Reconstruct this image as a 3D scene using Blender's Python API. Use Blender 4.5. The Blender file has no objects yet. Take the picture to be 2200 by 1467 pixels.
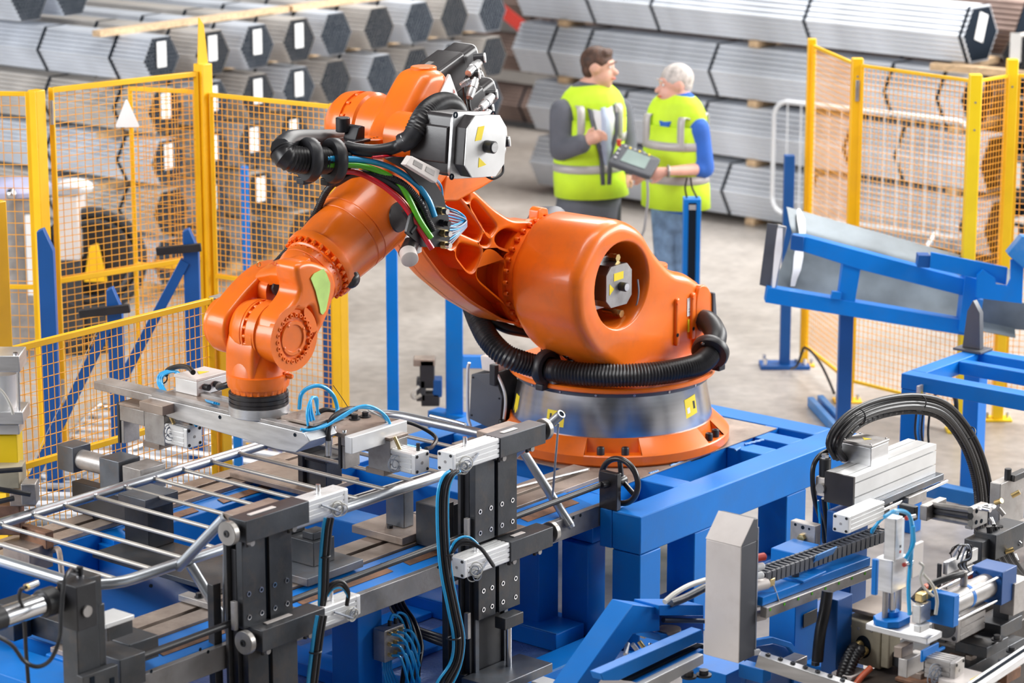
import bpy, bmesh, math, random
from mathutils import Vector, Matrix
from mathutils.geometry import tessellate_polygon
random.seed(7)
R = math.radians
C = bpy.context.scene.collection
scn = bpy.context.scene

# ------------------------------------------------------------------ camera
FPX = 5900.0; CH = 4.1
TH = math.atan((733.5 + 700) / FPX)
cd = bpy.data.cameras.new('camera'); cam = bpy.data.objects.new('camera', cd); C.objects.link(cam)
cam.location = (0, 0, CH); cam.rotation_euler = (math.pi / 2 - TH, 0, 0)
cd.sensor_width = 36.0; cd.lens = FPX / 2200 * 36
cd.clip_start = 0.5; cd.clip_end = 200
cd.dof.use_dof = True; cd.dof.focus_distance = 11.4; cd.dof.aperture_fstop = 2.6
scn.camera = cam
# ------------------------------------------------------------------ light
scn.view_settings.view_transform = 'Standard'; scn.view_settings.look = 'None'
scn.view_settings.gamma = 1; scn.view_settings.use_curve_mapping = False
scn.view_settings.exposure = 0.1
w = bpy.data.worlds.new('daylight_hall'); scn.world = w; w.use_nodes = True
bg = w.node_tree.nodes['Background']; bg.inputs[0].default_value = (0.86, 0.93, 1.0, 1); bg.inputs[1].default_value = 1.0

def area(name, loc, target, sx, sy, power, col):
    l = bpy.data.lights.new(name, 'AREA'); l.shape = 'RECTANGLE'; l.size = sx; l.size_y = sy
    l.energy = power; l.color = col
    o = bpy.data.objects.new(name, l); C.objects.link(o); o.location = loc
    o.rotation_euler = (Vector(target) - Vector(loc)).to_track_quat('-Z', 'Y').to_euler()
    return o
area('window_light', (-9.0, 8.5, 4.6), (0.3, 12.4, 0.8), 8.0, 3.4, 800, (0.98, 0.99, 1.0))
area('window_light', (9.6, 15.0, 4.8), (0.6, 13.0, 0.8), 11.0, 3.4, 1500, (1.0, 0.99, 0.97))
area('roof_light', (3.0, 20.5, 8.2), (2.0, 19.5, 0.5), 10.0, 3.0, 1350, (1.0, 0.98, 0.95))
area('roof_light', (0.5, 11.0, 8.2), (0.2, 12.6, 0.0), 7.0, 1.6, 330, (1.0, 0.98, 0.95))

# ------------------------------------------------------------------ space helpers
_c, _s = math.cos(TH), math.sin(TH)
def ray(x, y):
    u = x - 1100; v = y - 733.5
    return (u, FPX * _c - v * _s, -FPX * _s - v * _c)
def P(x, y, z):                      # point of the scene on the horizontal plane z
    d = ray(x, y); t = (z - CH) / d[2]; return Vector((d[0] * t, d[1] * t, z))
def PY(x, y, Y):                     # point on the upright plane at depth Y
    d = ray(x, y); t = Y / d[1]; return Vector((d[0] * t, Y, CH + d[2] * t))
ANG = R(39.4)
VA = Vector((math.sin(ANG), math.cos(ANG), 0)); VB = Vector((-VA.y, VA.x, 0)); VZ = Vector((0, 0, 1))
OO = P(1322, 936, .62)
MAB = Matrix(((VA.x, VB.x, 0, OO.x), (VA.y, VB.y, 0, OO.y), (0, 0, 1, 0), (0, 0, 0, 1)))
def W(a, b, z): return MAB @ Vector((a, b, z))
MINV = MAB.inverted()
def LB(x, y, b):                     # (a, z) of the machine-frame plane b
    d = Vector(ray(x, y)); k = OO.dot(VB) + b; k -= OO.z * VB.z; t = k / d.dot(VB)
    p = MINV @ Vector((d.x * t, d.y * t, CH + d.z * t)); return (p.x, p.z)
def LA(x, y, a):                     # (b, z) of the machine-frame plane a
    d = Vector(ray(x, y)); k = OO.dot(VA) + a; t = k / d.dot(VA)
    p = MINV @ Vector((d.x * t, d.y * t, CH + d.z * t)); return (p.y, p.z)
def LZ(x, y, z):
    p = MINV @ P(x, y, z); return (p.x, p.y)

# ------------------------------------------------------------------ materials
def mat(name, col, rough=.5, metal=0., var=.06, scale=6., bump=0., bscale=60., coat=0., spec=.5, dirt=None, dirt_amt=0., stretch=None, rvar=.08):
    m = bpy.data.materials.new(name); m.use_nodes = True; nt = m.node_tree; N = nt.nodes; L = nt.links
    b = N['Principled BSDF']; b.inputs['Metallic'].default_value = metal
    b.inputs['Specular IOR Level'].default_value = spec
    b.inputs['Coat Weight'].default_value = coat; b.inputs['Coat Roughness'].default_value = .12
    tc = N.new('ShaderNodeTexCoord'); mp = N.new('ShaderNodeMapping'); L.new(tc.outputs['Object'], mp.inputs[0])
    if stretch: mp.inputs['Scale'].default_value = stretch
    n1 = N.new('ShaderNodeTexNoise'); n1.inputs['Scale'].default_value = scale; n1.inputs['Detail'].default_value = 6
    L.new(mp.outputs[0], n1.inputs['Vector'])
    cr = N.new('ShaderNodeValToRGB'); L.new(n1.outputs[0], cr.inputs[0])
    lo = [max(0, c * (1 - var * 2)) for c in col]; hi = [min(1, c * (1 + var * 2)) for c in col]
    cr.color_ramp.elements[0].position = .3; cr.color_ramp.elements[1].position = .7
    cr.color_ramp.elements[0].color = (*lo, 1); cr.color_ramp.elements[1].color = (*hi, 1)
    out = cr.outputs[0]
    if dirt:
        n2 = N.new('ShaderNodeTexNoise'); n2.inputs['Scale'].default_value = scale * 2.3; n2.inputs['Detail'].default_value = 8
        n2.inputs['Roughness'].default_value = .65; L.new(mp.outputs[0], n2.inputs['Vector'])
        r2 = N.new('ShaderNodeValToRGB'); r2.color_ramp.elements[0].position = .48; r2.color_ramp.elements[1].position = .72
        r2.color_ramp.elements[1].color = (dirt_amt,) * 3 + (1,); L.new(n2.outputs[0], r2.inputs[0])
        mx = N.new('ShaderNodeMix'); mx.data_type = 'RGBA'; L.new(r2.outputs[0], mx.inputs[0]); L.new(out, mx.inputs[6])
        mx.inputs[7].default_value = (*dirt, 1); out = mx.outputs[2]
    L.new(out, b.inputs['Base Color'])
    mr = N.new('ShaderNodeMapRange'); L.new(n1.outputs[0], mr.inputs[0])
    mr.inputs[3].default_value = max(.02, rough - rvar); mr.inputs[4].default_value = min(1, rough + rvar); L.new(mr.outputs[0], b.inputs['Roughness'])
    if bump:
        n3 = N.new('ShaderNodeTexNoise'); n3.inputs['Scale'].default_value = bscale; L.new(mp.outputs[0], n3.inputs['Vector'])
        bp = N.new('ShaderNodeBump'); bp.inputs['Strength'].default_value = bump; bp.inputs['Distance'].default_value = .01
        L.new(n3.outputs[0], bp.inputs['Height']); L.new(bp.outputs[0], b.inputs['Normal'])
    return m
M = dict(
 orange=mat('orange_paint', (.92, .175, .006), .36, 0, .05, 4, .02, 90, .35, dirt=(.42, .12, .05), dirt_amt=.25),
 orange_in=mat('orange_cavity_shade', (.72, .085, .01), .42, 0, .05, 4),  # deeper orange puts the shade of the recesses into the colour
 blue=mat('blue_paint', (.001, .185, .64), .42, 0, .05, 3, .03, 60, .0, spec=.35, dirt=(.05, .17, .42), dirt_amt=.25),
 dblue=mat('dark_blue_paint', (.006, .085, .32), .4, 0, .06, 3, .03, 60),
 lblue=mat('pale_blue_paint', (.03, .22, .58), .38, 0, .06, 3, .03, 60, dirt=(.3, .4, .55), dirt_amt=.4),
 yellow=mat('yellow_paint', (.95, .52, .004), .4, 0, .04, 5, .02, 60, .15),
 wire=mat('amber_wire_coating', (.9, .4, .03), .4, 0, .05, 5),
 yellow2=mat('lemon_paint', (.95, .66, .01), .38, 0, .03, 5),
 black=mat('black_plastic', (.022, .022, .026), .42, 0, .2, 8, .02, 120),
 motor=mat('motor_black_enamel', (.03, .026, .028), .33, 0, .15, 6, .02, 120, .2),
 rubber=mat('black_rubber', (.016, .015, .017), .36, 0, .2, 8),
 dsteel=mat('dark_machined_steel', (.068, .072, .08), .42, .55, .18, 5, .04, 80, dirt=(.16, .12, .09), dirt_amt=.4),
 bsteel=mat('blued_steel_block', (.15, .165, .19), .4, .6, .15, 7, .03, 80, dirt=(.2, .15, .12), dirt_amt=.45),
 brown=mat('oily_brown_steel', (.36, .29, .245), .42, .35, .15, 4, .04, 50, dirt=(.12, .08, .06), dirt_amt=.55),
 rust=mat('rusty_steel', (.24, .12, .07), .6, .2, .25, 8, .1, 60, dirt=(.08, .06, .05), dirt_amt=.8),
 bar=mat('bright_flat_steel', (.26, .255, .26), .38, .7, .14, 6, .03, 80, dirt=(.2, .17, .15), dirt_amt=.5),
 galv=mat('galvanised_tube', (.5, .525, .56), .33, .8, .08, 4),
 rung=mat('galvanised_rod', (.5, .465, .42), .42, .35, .06, 9),
 tubeg=mat('pale_galvanised_tube', (.74, .78, .85), .45, .3, .07, 2.5, .02, 30),
 sheetm=mat('mottled_zinc_sheet', (.16, .19, .215), .42, .45, .2, 3, .05, 8, rvar=.12),
 oil=mat('oily_dark_casting', (.055, .045, .04), .45, .3, .2, 5, .1, 40, dirt=(.12, .08, .06), dirt_amt=.5),
 tubew=mat('warm_galvanised_tube', (.66, .62, .58), .5, .35, .1, 2.5, .02, 30),
 tuber=mat('rust_tinted_tube', (.3, .215, .185), .5, .35, .15, 3, .02, 30),
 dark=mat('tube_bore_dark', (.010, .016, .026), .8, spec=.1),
 alu=mat('brushed_aluminium', (.66, .66, .67), .34, .7, .08, 7, .02, 60, stretch=(1, 1, 6)),
 aluw=mat('satin_aluminium', (.82, .82, .82), .38, .35, .04, 7),
 alud=mat('dull_aluminium', (.42, .4, .39), .42, .6, .12, 7, .03, 60, dirt=(.2, .16, .13), dirt_amt=.4),
 chrome=mat('polished_steel', (.74, .74, .76), .2, 1, .03, 7, rvar=.03),
 disc=mat('turned_steel_disc', (.36, .34, .32), .38, .8, .1, 12),
 cone=mat('brushed_steel_skirt', (.5, .51, .54), .24, 1, .03, 3, stretch=(1, 1, 18), rvar=.03),
 white=mat('white_label', (.86, .87, .88), .5, 0, .02),
 grey=mat('grey_plastic', (.42, .42, .44), .5),
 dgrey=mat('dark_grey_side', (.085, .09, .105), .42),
 lgrey=mat('pale_grey_panel', (.72, .66, .63), .45, .1, .05, 3, dirt=(.5, .42, .38), dirt_amt=.3),
 beige=mat('khaki_painted_casting', (.42, .37, .27), .5, 0, .1, 5, .05, 50, dirt=(.2, .17, .12), dirt_amt=.4),
 brass=mat('brass_fitting', (.75, .56, .25), .3, .85, .08),
 hblue=mat('blue_air_hose', (.025, .42, .85), .22, 0, .03, coat=.4),
 hgreen=mat('green_hose', (.11, .52, .02), .22, 0, .03, coat=.4),
 hred=mat('red_hose', (.7, .012, .03), .24, 0, .03, coat=.4),
 hclear=mat('clear_pale_hose', (.62, .6, .55), .3, 0, .04),
 hgrey=mat('grey_cable', (.3, .33, .4), .4, 0, .04),
 horange=mat('orange_rubber_hose', (.6, .11, .04), .4, 0, .05),
 stick=mat('yellow_warning_sticker', (.93, .72, .02), .5, 0, .03),
 ink=mat('black_print', (.02, .02, .02), .5),
 inkr=mat('red_print', (.6, .06, .02), .5),
 paper=mat('lime_paper', (.56, .82, .22), .6, 0, .05, 20),
 wood=mat('pale_pine', (.66, .47, .29), .7, 0, .12, 3, .08, 40, stretch=(2, 14, 14)),
 hiviz=mat('lime_high_visibility_fabric', (.62, .9, .03), .65, 0, .06, 5, .12, 18),
 refl=mat('silver_reflective_tape', (.52, .5, .49), .4, .1, .05),
 suit=mat('charcoal_suit_cloth', (.11, .115, .14), .8, 0, .08, 9, .1, 30),
 trous=mat('black_trouser_cloth', (.016, .018, .019), .8, 0, .08, 9, .1, 30),
 polo=mat('royal_blue_cotton', (.03, .14, .58), .75, 0, .06, 9, .1, 20),
 shirt=mat('white_shirt_cotton', (.85, .86, .9), .7),
 tie=mat('pale_blue_tie', (.45, .52, .7), .5),
 jeans=mat('faded_denim', (.17, .27, .42), .8, 0, .2, 12, .12, 40),
 skin=mat('skin', (.72, .4, .3), .5, 0, .05, 14),
 skin2=mat('pink_skin', (.78, .42, .33), .5, 0, .05, 14),
 hairb=mat('brown_hair', (.075, .035, .022), .6, 0, .3, 30, .4, 120),
 hairg=mat('short_grey_hair', (.55, .5, .47), .6, 0, .15, 30, .4, 120),
 screen=mat('grey_green_screen', (.3, .38, .36), .2),
 redb=mat('oxide_red_paint', (.42, .03, .02), .5),
 barrierw=mat('white_galvanised', (.8, .82, .86), .4, .2, .03),
 bluefilm=mat('blue_sheet_plastic', (.4, .42, .75), .35, 0, .1),
)

def floor_mat():
    m = bpy.data.materials.new('polished_concrete'); m.use_nodes = True; nt = m.node_tree; N = nt.nodes; L = nt.links; b = N['Principled BSDF']
    tc = N.new('ShaderNodeTexCoord')
    n1 = N.new('ShaderNodeTexNoise'); n1.inputs['Scale'].default_value = .9; n1.inputs['Detail'].default_value = 9; n1.inputs['Roughness'].default_value = .62
    L.new(tc.outputs['Object'], n1.inputs[0])
    cr = N.new('ShaderNodeValToRGB'); L.new(n1.outputs[0], cr.inputs[0]); e = cr.color_ramp.elements
    e[0].position = .3; e[0].color = (.27, .235, .205, 1); e[1].position = .7; e[1].color = (.46, .42, .385, 1)
    n2 = N.new('ShaderNodeTexNoise'); n2.inputs['Scale'].default_value = 14; n2.inputs['Detail'].default_value = 7; L.new(tc.outputs['Object'], n2.inputs[0])
    mx = N.new('ShaderNodeMix'); mx.data_type = 'RGBA'; mx.blend_type = 'OVERLAY'; mx.inputs[0].default_value = .35
    L.new(cr.outputs[0], mx.inputs[6]); L.new(n2.outputs[0], mx.inputs[7]); L.new(mx.outputs[2], b.inputs['Base Color'])
    mr = N.new('ShaderNodeMapRange'); L.new(n1.outputs[0], mr.inputs[0]); mr.inputs[3].default_value = .2; mr.inputs[4].default_value = .48
    L.new(mr.outputs[0], b.inputs['Roughness']); b.inputs['Specular IOR Level'].default_value = .6
    return m
M['floor'] = floor_mat()

# ------------------------------------------------------------------ mesh builder
def frame_from(d, up=(0, 0, 1)):
    d = Vector(d).normalized(); up = Vector(up)
    if abs(d.dot(up)) > .98: up = Vector((1, 0, 0)) if abs(d.x) < .9 else Vector((0, 1, 0))
    x = up.cross(d).normalized(); y = d.cross(x); return x, y, d
def spline(pts, k=6, closed=False):
    pts = [Vector(p) for p in pts]; n = len(pts); out = []
    rng = n if closed else n - 1
    for i in range(rng):
        p1 = pts[i]; p2 = pts[(i + 1) % n]
        p0 = pts[(i - 1) % n] if (closed or i > 0) else p1 * 2 - p2
        p3 = pts[(i + 2) % n] if (closed or i + 2 < n) else p2 * 2 - p1
        for j in range(k):
            t = j / k; t2 = t * t; t3 = t2 * t
            out.append(.5 * ((2 * p1) + (p2 - p0) * t + (2 * p0 - 5 * p1 + 4 * p2 - p3) * t2 + (3 * p1 - p0 - 3 * p2 + p3) * t3))
    if not closed: out.append(pts[-1])
    return out
def rpoly(pts, r, k=4):              # polygon with rounded corners
    out = []; n = len(pts)
    for i in range(n):
        p = Vector(pts[i]); a = Vector(pts[i - 1]); b = Vector(pts[(i + 1) % n])
        rr = r[i] if isinstance(r, (list, tuple)) else r
        da = (a - p); db = (b - p); la = min(rr, da.length * .48); lb = min(rr, db.length * .48)
        q0 = p + da.normalized() * la; q1 = p + db.normalized() * lb
        for j in range(k + 1):
            t = j / k; out.append(q0 * (1 - t) ** 2 + p * 2 * t * (1 - t) + q1 * t * t)
    return out
def circ(cx, cy, r, n=32, ry=None): return [Vector((cx + r * math.cos(2 * math.pi * i / n), cy + (ry or r) * math.sin(2 * math.pi * i / n))) for i in range(n)]
def area2(p): return sum(p[i - 1].x * p[i].y - p[i].x * p[i - 1].y for i in range(len(p)))
def inset(poly, d):
    n = len(poly); out = []
    for i in range(n):
        e1 = (poly[i] - poly[i - 1]); e2 = (poly[(i + 1) % n] - poly[i])
        if e1.length < 1e-9: e1 = e2
        if e2.length < 1e-9: e2 = e1
        n1 = Vector((-e1.y, e1.x)).normalized(); n2 = Vector((-e2.y, e2.x)).normalized()
        nn = n1 + n2
        if nn.length < 1e-6: nn = n1
        nn.normalize(); k = 1 / max(.5, nn.dot(n1)); out.append(poly[i] + nn * d * k)
    return out
AX = {'b': lambda u, v, w: Vector((u, w, v)), 'a': lambda u, v, w: Vector((w, u, v)), 'z': lambda u, v, w: Vector((u, v, w))}

class MB:
    def __init__(s, M=None): s.v = []; s.f = []; s.M = M
    def add(s, vs, fs):
        o = len(s.v)
        s.v += [(s.M @ Vector(p)) if s.M is not None else Vector(p) for p in vs]
        s.f += [tuple(i + o for i in f) for f in fs]; return s
    def box(s, c, d, rz=0, Rm=None):
        c = Vector(c); h = Vector(d) / 2; Rm = Rm or Matrix.Rotation(rz, 3, 'Z')
        vs = [c + Rm @ Vector((x * h.x, y * h.y, z * h.z)) for x in (-1, 1) for y in (-1, 1) for z in (-1, 1)]
        return s.add(vs, [(0, 1, 3, 2), (4, 6, 7, 5), (0, 4, 5, 1), (2, 3, 7, 6), (0, 2, 6, 4), (1, 5, 7, 3)])
    def bx(s, x0, x1, y0, y1, z0, z1): return s.box(((x0 + x1) / 2, (y0 + y1) / 2, (z0 + z1) / 2), (abs(x1 - x0), abs(y1 - y0), abs(z1 - z0)))
    def bar(s, p, q, wd, ht, up=(0, 0, 1)):
        p = Vector(p); q = Vector(q); x, y, d = frame_from(q - p, up)
        vs = [o + x * sx * wd / 2 + y * sy * ht / 2 for o in (p, q) for sx in (-1, 1) for sy in (-1, 1)]
        return s.add(vs, [(0, 1, 3, 2), (4, 6, 7, 5), (0, 4, 5, 1), (2, 3, 7, 6), (0, 2, 6, 4), (1, 5, 7, 3)])
    def lathe(s, p, d, prof, n=32, cap=True, ang=2 * math.pi, start=0):
        p = Vector(p); x, y, d = frame_from(d); vs = []; fs = []; m = len(prof); full = abs(ang - 2 * math.pi) < 1e-6
        cnt = n if full else n + 1
        for i in range(cnt):
            a = start + ang * i / n; e = x * math.cos(a) + y * math.sin(a)
            for t, r in prof: vs.append(p + d * t + e * r)
        for i in range(n if full else n):
            j = (i + 1) % cnt
            for k in range(m - 1):
                fs.append((i * m + k, j * m + k, j * m + k + 1, i * m + k + 1))
        if cap and full:
            if prof[0][1] > 1e-6: fs.append(tuple(i * m for i in range(n))[::-1])
            if prof[-1][1] > 1e-6: fs.append(tuple(i * m + m - 1 for i in range(n)))
        return s.add(vs, fs)
    def cyl(s, p, q, r, r2=None, n=24, cap=True, ch=0):
        p = Vector(p); q = Vector(q); L = (q - p).length; r2 = r if r2 is None else r2
        if ch: prof = [(0, r - ch), (ch, r), (L - ch, r2), (L, r2 - ch)]
        else: prof = [(0, r), (L, r2)]
        return s.lathe(p, q - p, prof, n, cap)
    def pipe(s, p, q, ro, ri, n=20):
        p = Vector(p); q = Vector(q); L = (q - p).length
        return s.lathe(p, q - p, [(L * .5, ri), (0, ri), (0, ro), (L, ro), (L, ri), (L * .5, ri)], n, False)
    def tube(s, pts, r, n=10, k=6, smooth=True, cap=True, rib=0, pitch=.012, radii=None):
        P_ = spline(pts, k) if smooth and len(pts) > 2 else [Vector(p) for p in pts]
        if rib:
            L = sum((P_[i + 1] - P_[i]).length for i in range(len(P_) - 1)); st = pitch / 2; cnt = max(2, int(L / st)); Q = []; i = 0; acc = 0
            for j in range(cnt + 1):
                tgt = min(L - 1e-6, L * j / cnt)
                while i < len(P_) - 2 and acc + (P_[i + 1] - P_[i]).length < tgt: acc += (P_[i + 1] - P_[i]).length; i += 1
                seg = (P_[i + 1] - P_[i]); Q.append(P_[i] + seg * ((tgt - acc) / max(seg.length, 1e-9)))
            P_ = Q
        m = len(P_); vs = []; fs = []; x = None
        for i in range(m):
            d = (P_[min(i + 1, m - 1)] - P_[max(i - 1, 0)])
            if d.length < 1e-9: d = Vector((0, 0, 1))
            d.normalize()
            if x is None: x, y, _ = frame_from(d)
            else:
                x = (x - d * x.dot(d)); x = x.normalized() if x.length > 1e-6 else frame_from(d)[0]; y = d.cross(x)
            rr = r if not rib else (r if i % 2 else r - rib)
            if radii: rr = radii[0] + (radii[1] - radii[0]) * i / (m - 1)
            for j in range(n):
                a = 2 * math.pi * j / n; vs.append(P_[i] + x * rr * math.cos(a) + y * rr * math.sin(a))
        for i in range(m - 1):
            for j in range(n): fs.append((i * n + j, i * n + (j + 1) % n, (i + 1) * n + (j + 1) % n, (i + 1) * n + j))
        if cap: fs.append(tuple(range(n))[::-1]); fs.append(tuple((m - 1) * n + j for j in range(n)))
        return s.add(vs, fs)
    def torus(s, c, d, Rr, r, n=32, m=10):
        c = Vector(c); x, y, d = frame_from(d); pts = []
        vs = []; fs = []
        for i in range(n):
            a = 2 * math.pi * i / n; e = x * math.cos(a) + y * math.sin(a)
            for j in range(m):
                b = 2 * math.pi * j / m; vs.append(c + e * (Rr + r * math.cos(b)) + d * r * math.sin(b))
        for i in range(n):
            for j in range(m): fs.append((i * m + j, ((i + 1) % n) * m + j, ((i + 1) % n) * m + (j + 1) % m, i * m + (j + 1) % m))
        return s.add(vs, fs)
    def sphere(s, c, r, n=16, sc=(1, 1, 1)):
        c = Vector(c); vs = []; fs = []; m = n // 2
        for i in range(m + 1):
            th = math.pi * i / m
            for j in range(n):
                a = 2 * math.pi * j / n
                vs.append(c + Vector((r * sc[0] * math.sin(th) * math.cos(a), r * sc[1] * math.sin(th) * math.sin(a), r * sc[2] * math.cos(th))))
        for i in range(m):
            for j in range(n): fs.append((i * n + j, (i + 1) * n + j, (i + 1) * n + (j + 1) % n, i * n + (j + 1) % n))
        return s.add(vs, fs)
    def prism(s, poly, w0, w1, ax='b', r=0, r1=None, holes=(), K=4, cap0=True, cap1=True, hs=1.):
        fn = AX[ax] if isinstance(ax, str) else ax
        r1 = r if r1 is None else r1
        loops = [[Vector((p[0], p[1])) for p in poly]] + [[Vector((p[0], p[1])) for p in h] for h in holes]
        for i, lp in enumerate(loops):
            ccw = area2(lp) > 0
            if (i == 0) != ccw: lp.reverse()
        rings = []; sg = 1 if w1 > w0 else -1
        def add_r(rad, wb, dirn):
            seq = []
            for k in range(K + 1):
                a = math.pi / 2 * k / K; seq.append((rad * (1 - math.sin(a)), wb + dirn * rad * (1 - math.cos(a))))
            return seq
        secs = (add_r(r, w0, sg) if r else [(0, w0)]) + ((add_r(r1, w1, -sg))[::-1] if r1 else [(0, w1)])
        vs = []; fs = []; per = sum(len(l) for l in loops)
        for off, ww in secs:
            for li, lp in enumerate(loops):
                q = inset(lp, off * (hs if li else 1)) if off > 1e-9 else lp
                vs += [fn(p.x, p.y, ww) for p in q]
        for k in range(len(secs) - 1):
            o = 0
            for lp in loops:
                n = len(lp)
                for i in range(n):
                    j = (i + 1) % n; a0 = k * per + o
                    fs.append((a0 + i, a0 + j, a0 + per + j, a0 + per + i))
                o += n
        for ci, (off, ww) in enumerate((secs[0], secs[-1])):
            if (ci == 0 and not cap0) or (ci == 1 and not cap1): continue
            base = 0 if ci == 0 else (len(secs) - 1) * per
            tl = [[Vector((p.x, p.y, 0)) for p in (inset(lp, off * (hs if li else 1)) if off > 1e-9 else lp)] for li, lp in enumerate(loops)]
            for t in tessellate_polygon(tl): fs.append(tuple(base + i for i in (t if ci else t[::-1])))
        return s.add(vs, fs)
    def bolt(s, p, d, r, h, n=10):
        p = Vector(p); d = Vector(d).normalized()
        s.lathe(p, d, [(0, r), (h * .85, r), (h, r * .85), (h, r * .45), (h * .5, r * .42), (h * .5, 0)], n)
        return s
    def hexnut(s, p, d, r, h): return s.lathe(p, d, [(0, r), (h, r), (h, r * .5)], 6)
    def build(s, name, m, parent=None, bevel=0, label=None, kind=None, seg=2, smooth=38, cat=None, group=None):
        me = bpy.data.meshes.new(name); o = bpy.data.objects.new(name, me)
        org = Vector((0, 0, 0))
        if parent is not None: org = WL(parent)
        elif s.v:
            xs = [p.x for p in s.v]; ys = [p.y for p in s.v]; zs = [p.z for p in s.v]
            org = Vector(((min(xs) + max(xs)) / 2, (min(ys) + max(ys)) / 2, min(zs)))
            o.location = org
        me.from_pydata([tuple(p - org) for p in s.v], [], s.f); me.update()
        bmm = bmesh.new(); bmm.from_mesh(me); bmesh.ops.recalc_face_normals(bmm, faces=bmm.faces); bmm.to_mesh(me); bmm.free()
        me.shade_smooth(); me.set_sharp_from_angle(angle=R(smooth))
        me.materials.append(M[m] if isinstance(m, str) else m)
        C.objects.link(o)
        if parent is not None: o.parent = parent
        if bevel:
            md = o.modifiers.new('bevel', 'BEVEL'); md.width = bevel; md.segments = seg; md.limit_method = 'ANGLE'; md.angle_limit = R(40)
        if label: o['label'] = label
        if kind: o['kind'] = kind
        if cat: o['category'] = cat
        if group: o['group'] = group
        return o
def WL(o):
    v = Vector(o.location)
    while o.parent: o = o.parent; v = v + Vector(o.location)
    return v
def thing(name, label, cat, loc=(0, 0, 0), group=None):
    o = bpy.data.objects.new(name, None); C.objects.link(o); o.empty_display_size = .1
    o.location = loc; o['label'] = label; o['category'] = cat
    if group: o['group'] = group
    return o
def dup(root, delta, label=None, group=None, mats=None):
    def cp(o, par):
        c = o.copy(); C.objects.link(c)
        if par is not None: c.parent = par
        for ch in list(o.children): cp(ch, c)
        return c
    r = cp(root, None); r.location = Vector(root.location) + Vector(delta)
    if label: r['label'] = label
    if group: r['group'] = group
    return r
def text_mb(body, size, fn, depth=.0006):
    cu = bpy.data.curves.new('t', 'FONT'); cu.body = body; cu.size = size; cu.align_x = 'CENTER'; cu.align_y = 'CENTER'
    ob = bpy.data.objects.new('t', cu); me = bpy.data.meshes.new_from_object(ob)
    mb = MB(); mb.v = [fn(v.co.x, v.co.y) for v in me.vertices]; mb.f = [tuple(p.vertices) for p in me.polygons]
    bpy.data.objects.remove(ob); bpy.data.curves.remove(cu); bpy.data.meshes.remove(me); return mb
# ================================================================== SETTING
def struct(name, mb, m, **k): o = mb.build(name, m, None, **k); o['kind'] = 'structure'; return o
fl = MB(); fl.bx(-14, 14, -8, 40, -.2, 0); struct('floor', fl, 'floor')
M['roofc'] = mat('dark_roof_sheeting', (.16, .165, .17), .7, .1, .05, 1)
ce = MB(); ce.bx(-14, 14, -8, 40, 9, 9.2); struct('ceiling', ce, 'roofc')
wf = MB(); wf.bx(-14, 14, -8.2, -8, 0, 9); struct('wall_front', wf, 'roofc')
for sd, x in (('left', -14.2), ('right', 14)):
    w_ = MB(); w_.bx(x, x + .2, -8, 40, 0, 1.4); w_.bx(x, x + .2, -8, 40, 6.2, 9)
    for k in range(9): w_.bx(x, x + .2, -8 + k * 6 - .15, -8 + k * 6 + .15, 1.4, 6.2)
    struct('wall_' + sd, w_, 'roofc')
wl = MB(); wl.bx(-14, 14, 40, 40.3, 0, 9)
M['wallc'] = mat('pale_grey_cladding', (.34, .35, .37), .6, .1, .05, 1)
struct('wall_back', wl, 'wallc')
for i, x in enumerate((-6.5, -.9, 4.6, 9.8)):
    t = MB(); t.bx(x - .11, x + .11, 39.6, 39.95, 0, 9); struct('trim_%d' % (i + 1), t, 'redb')

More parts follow.
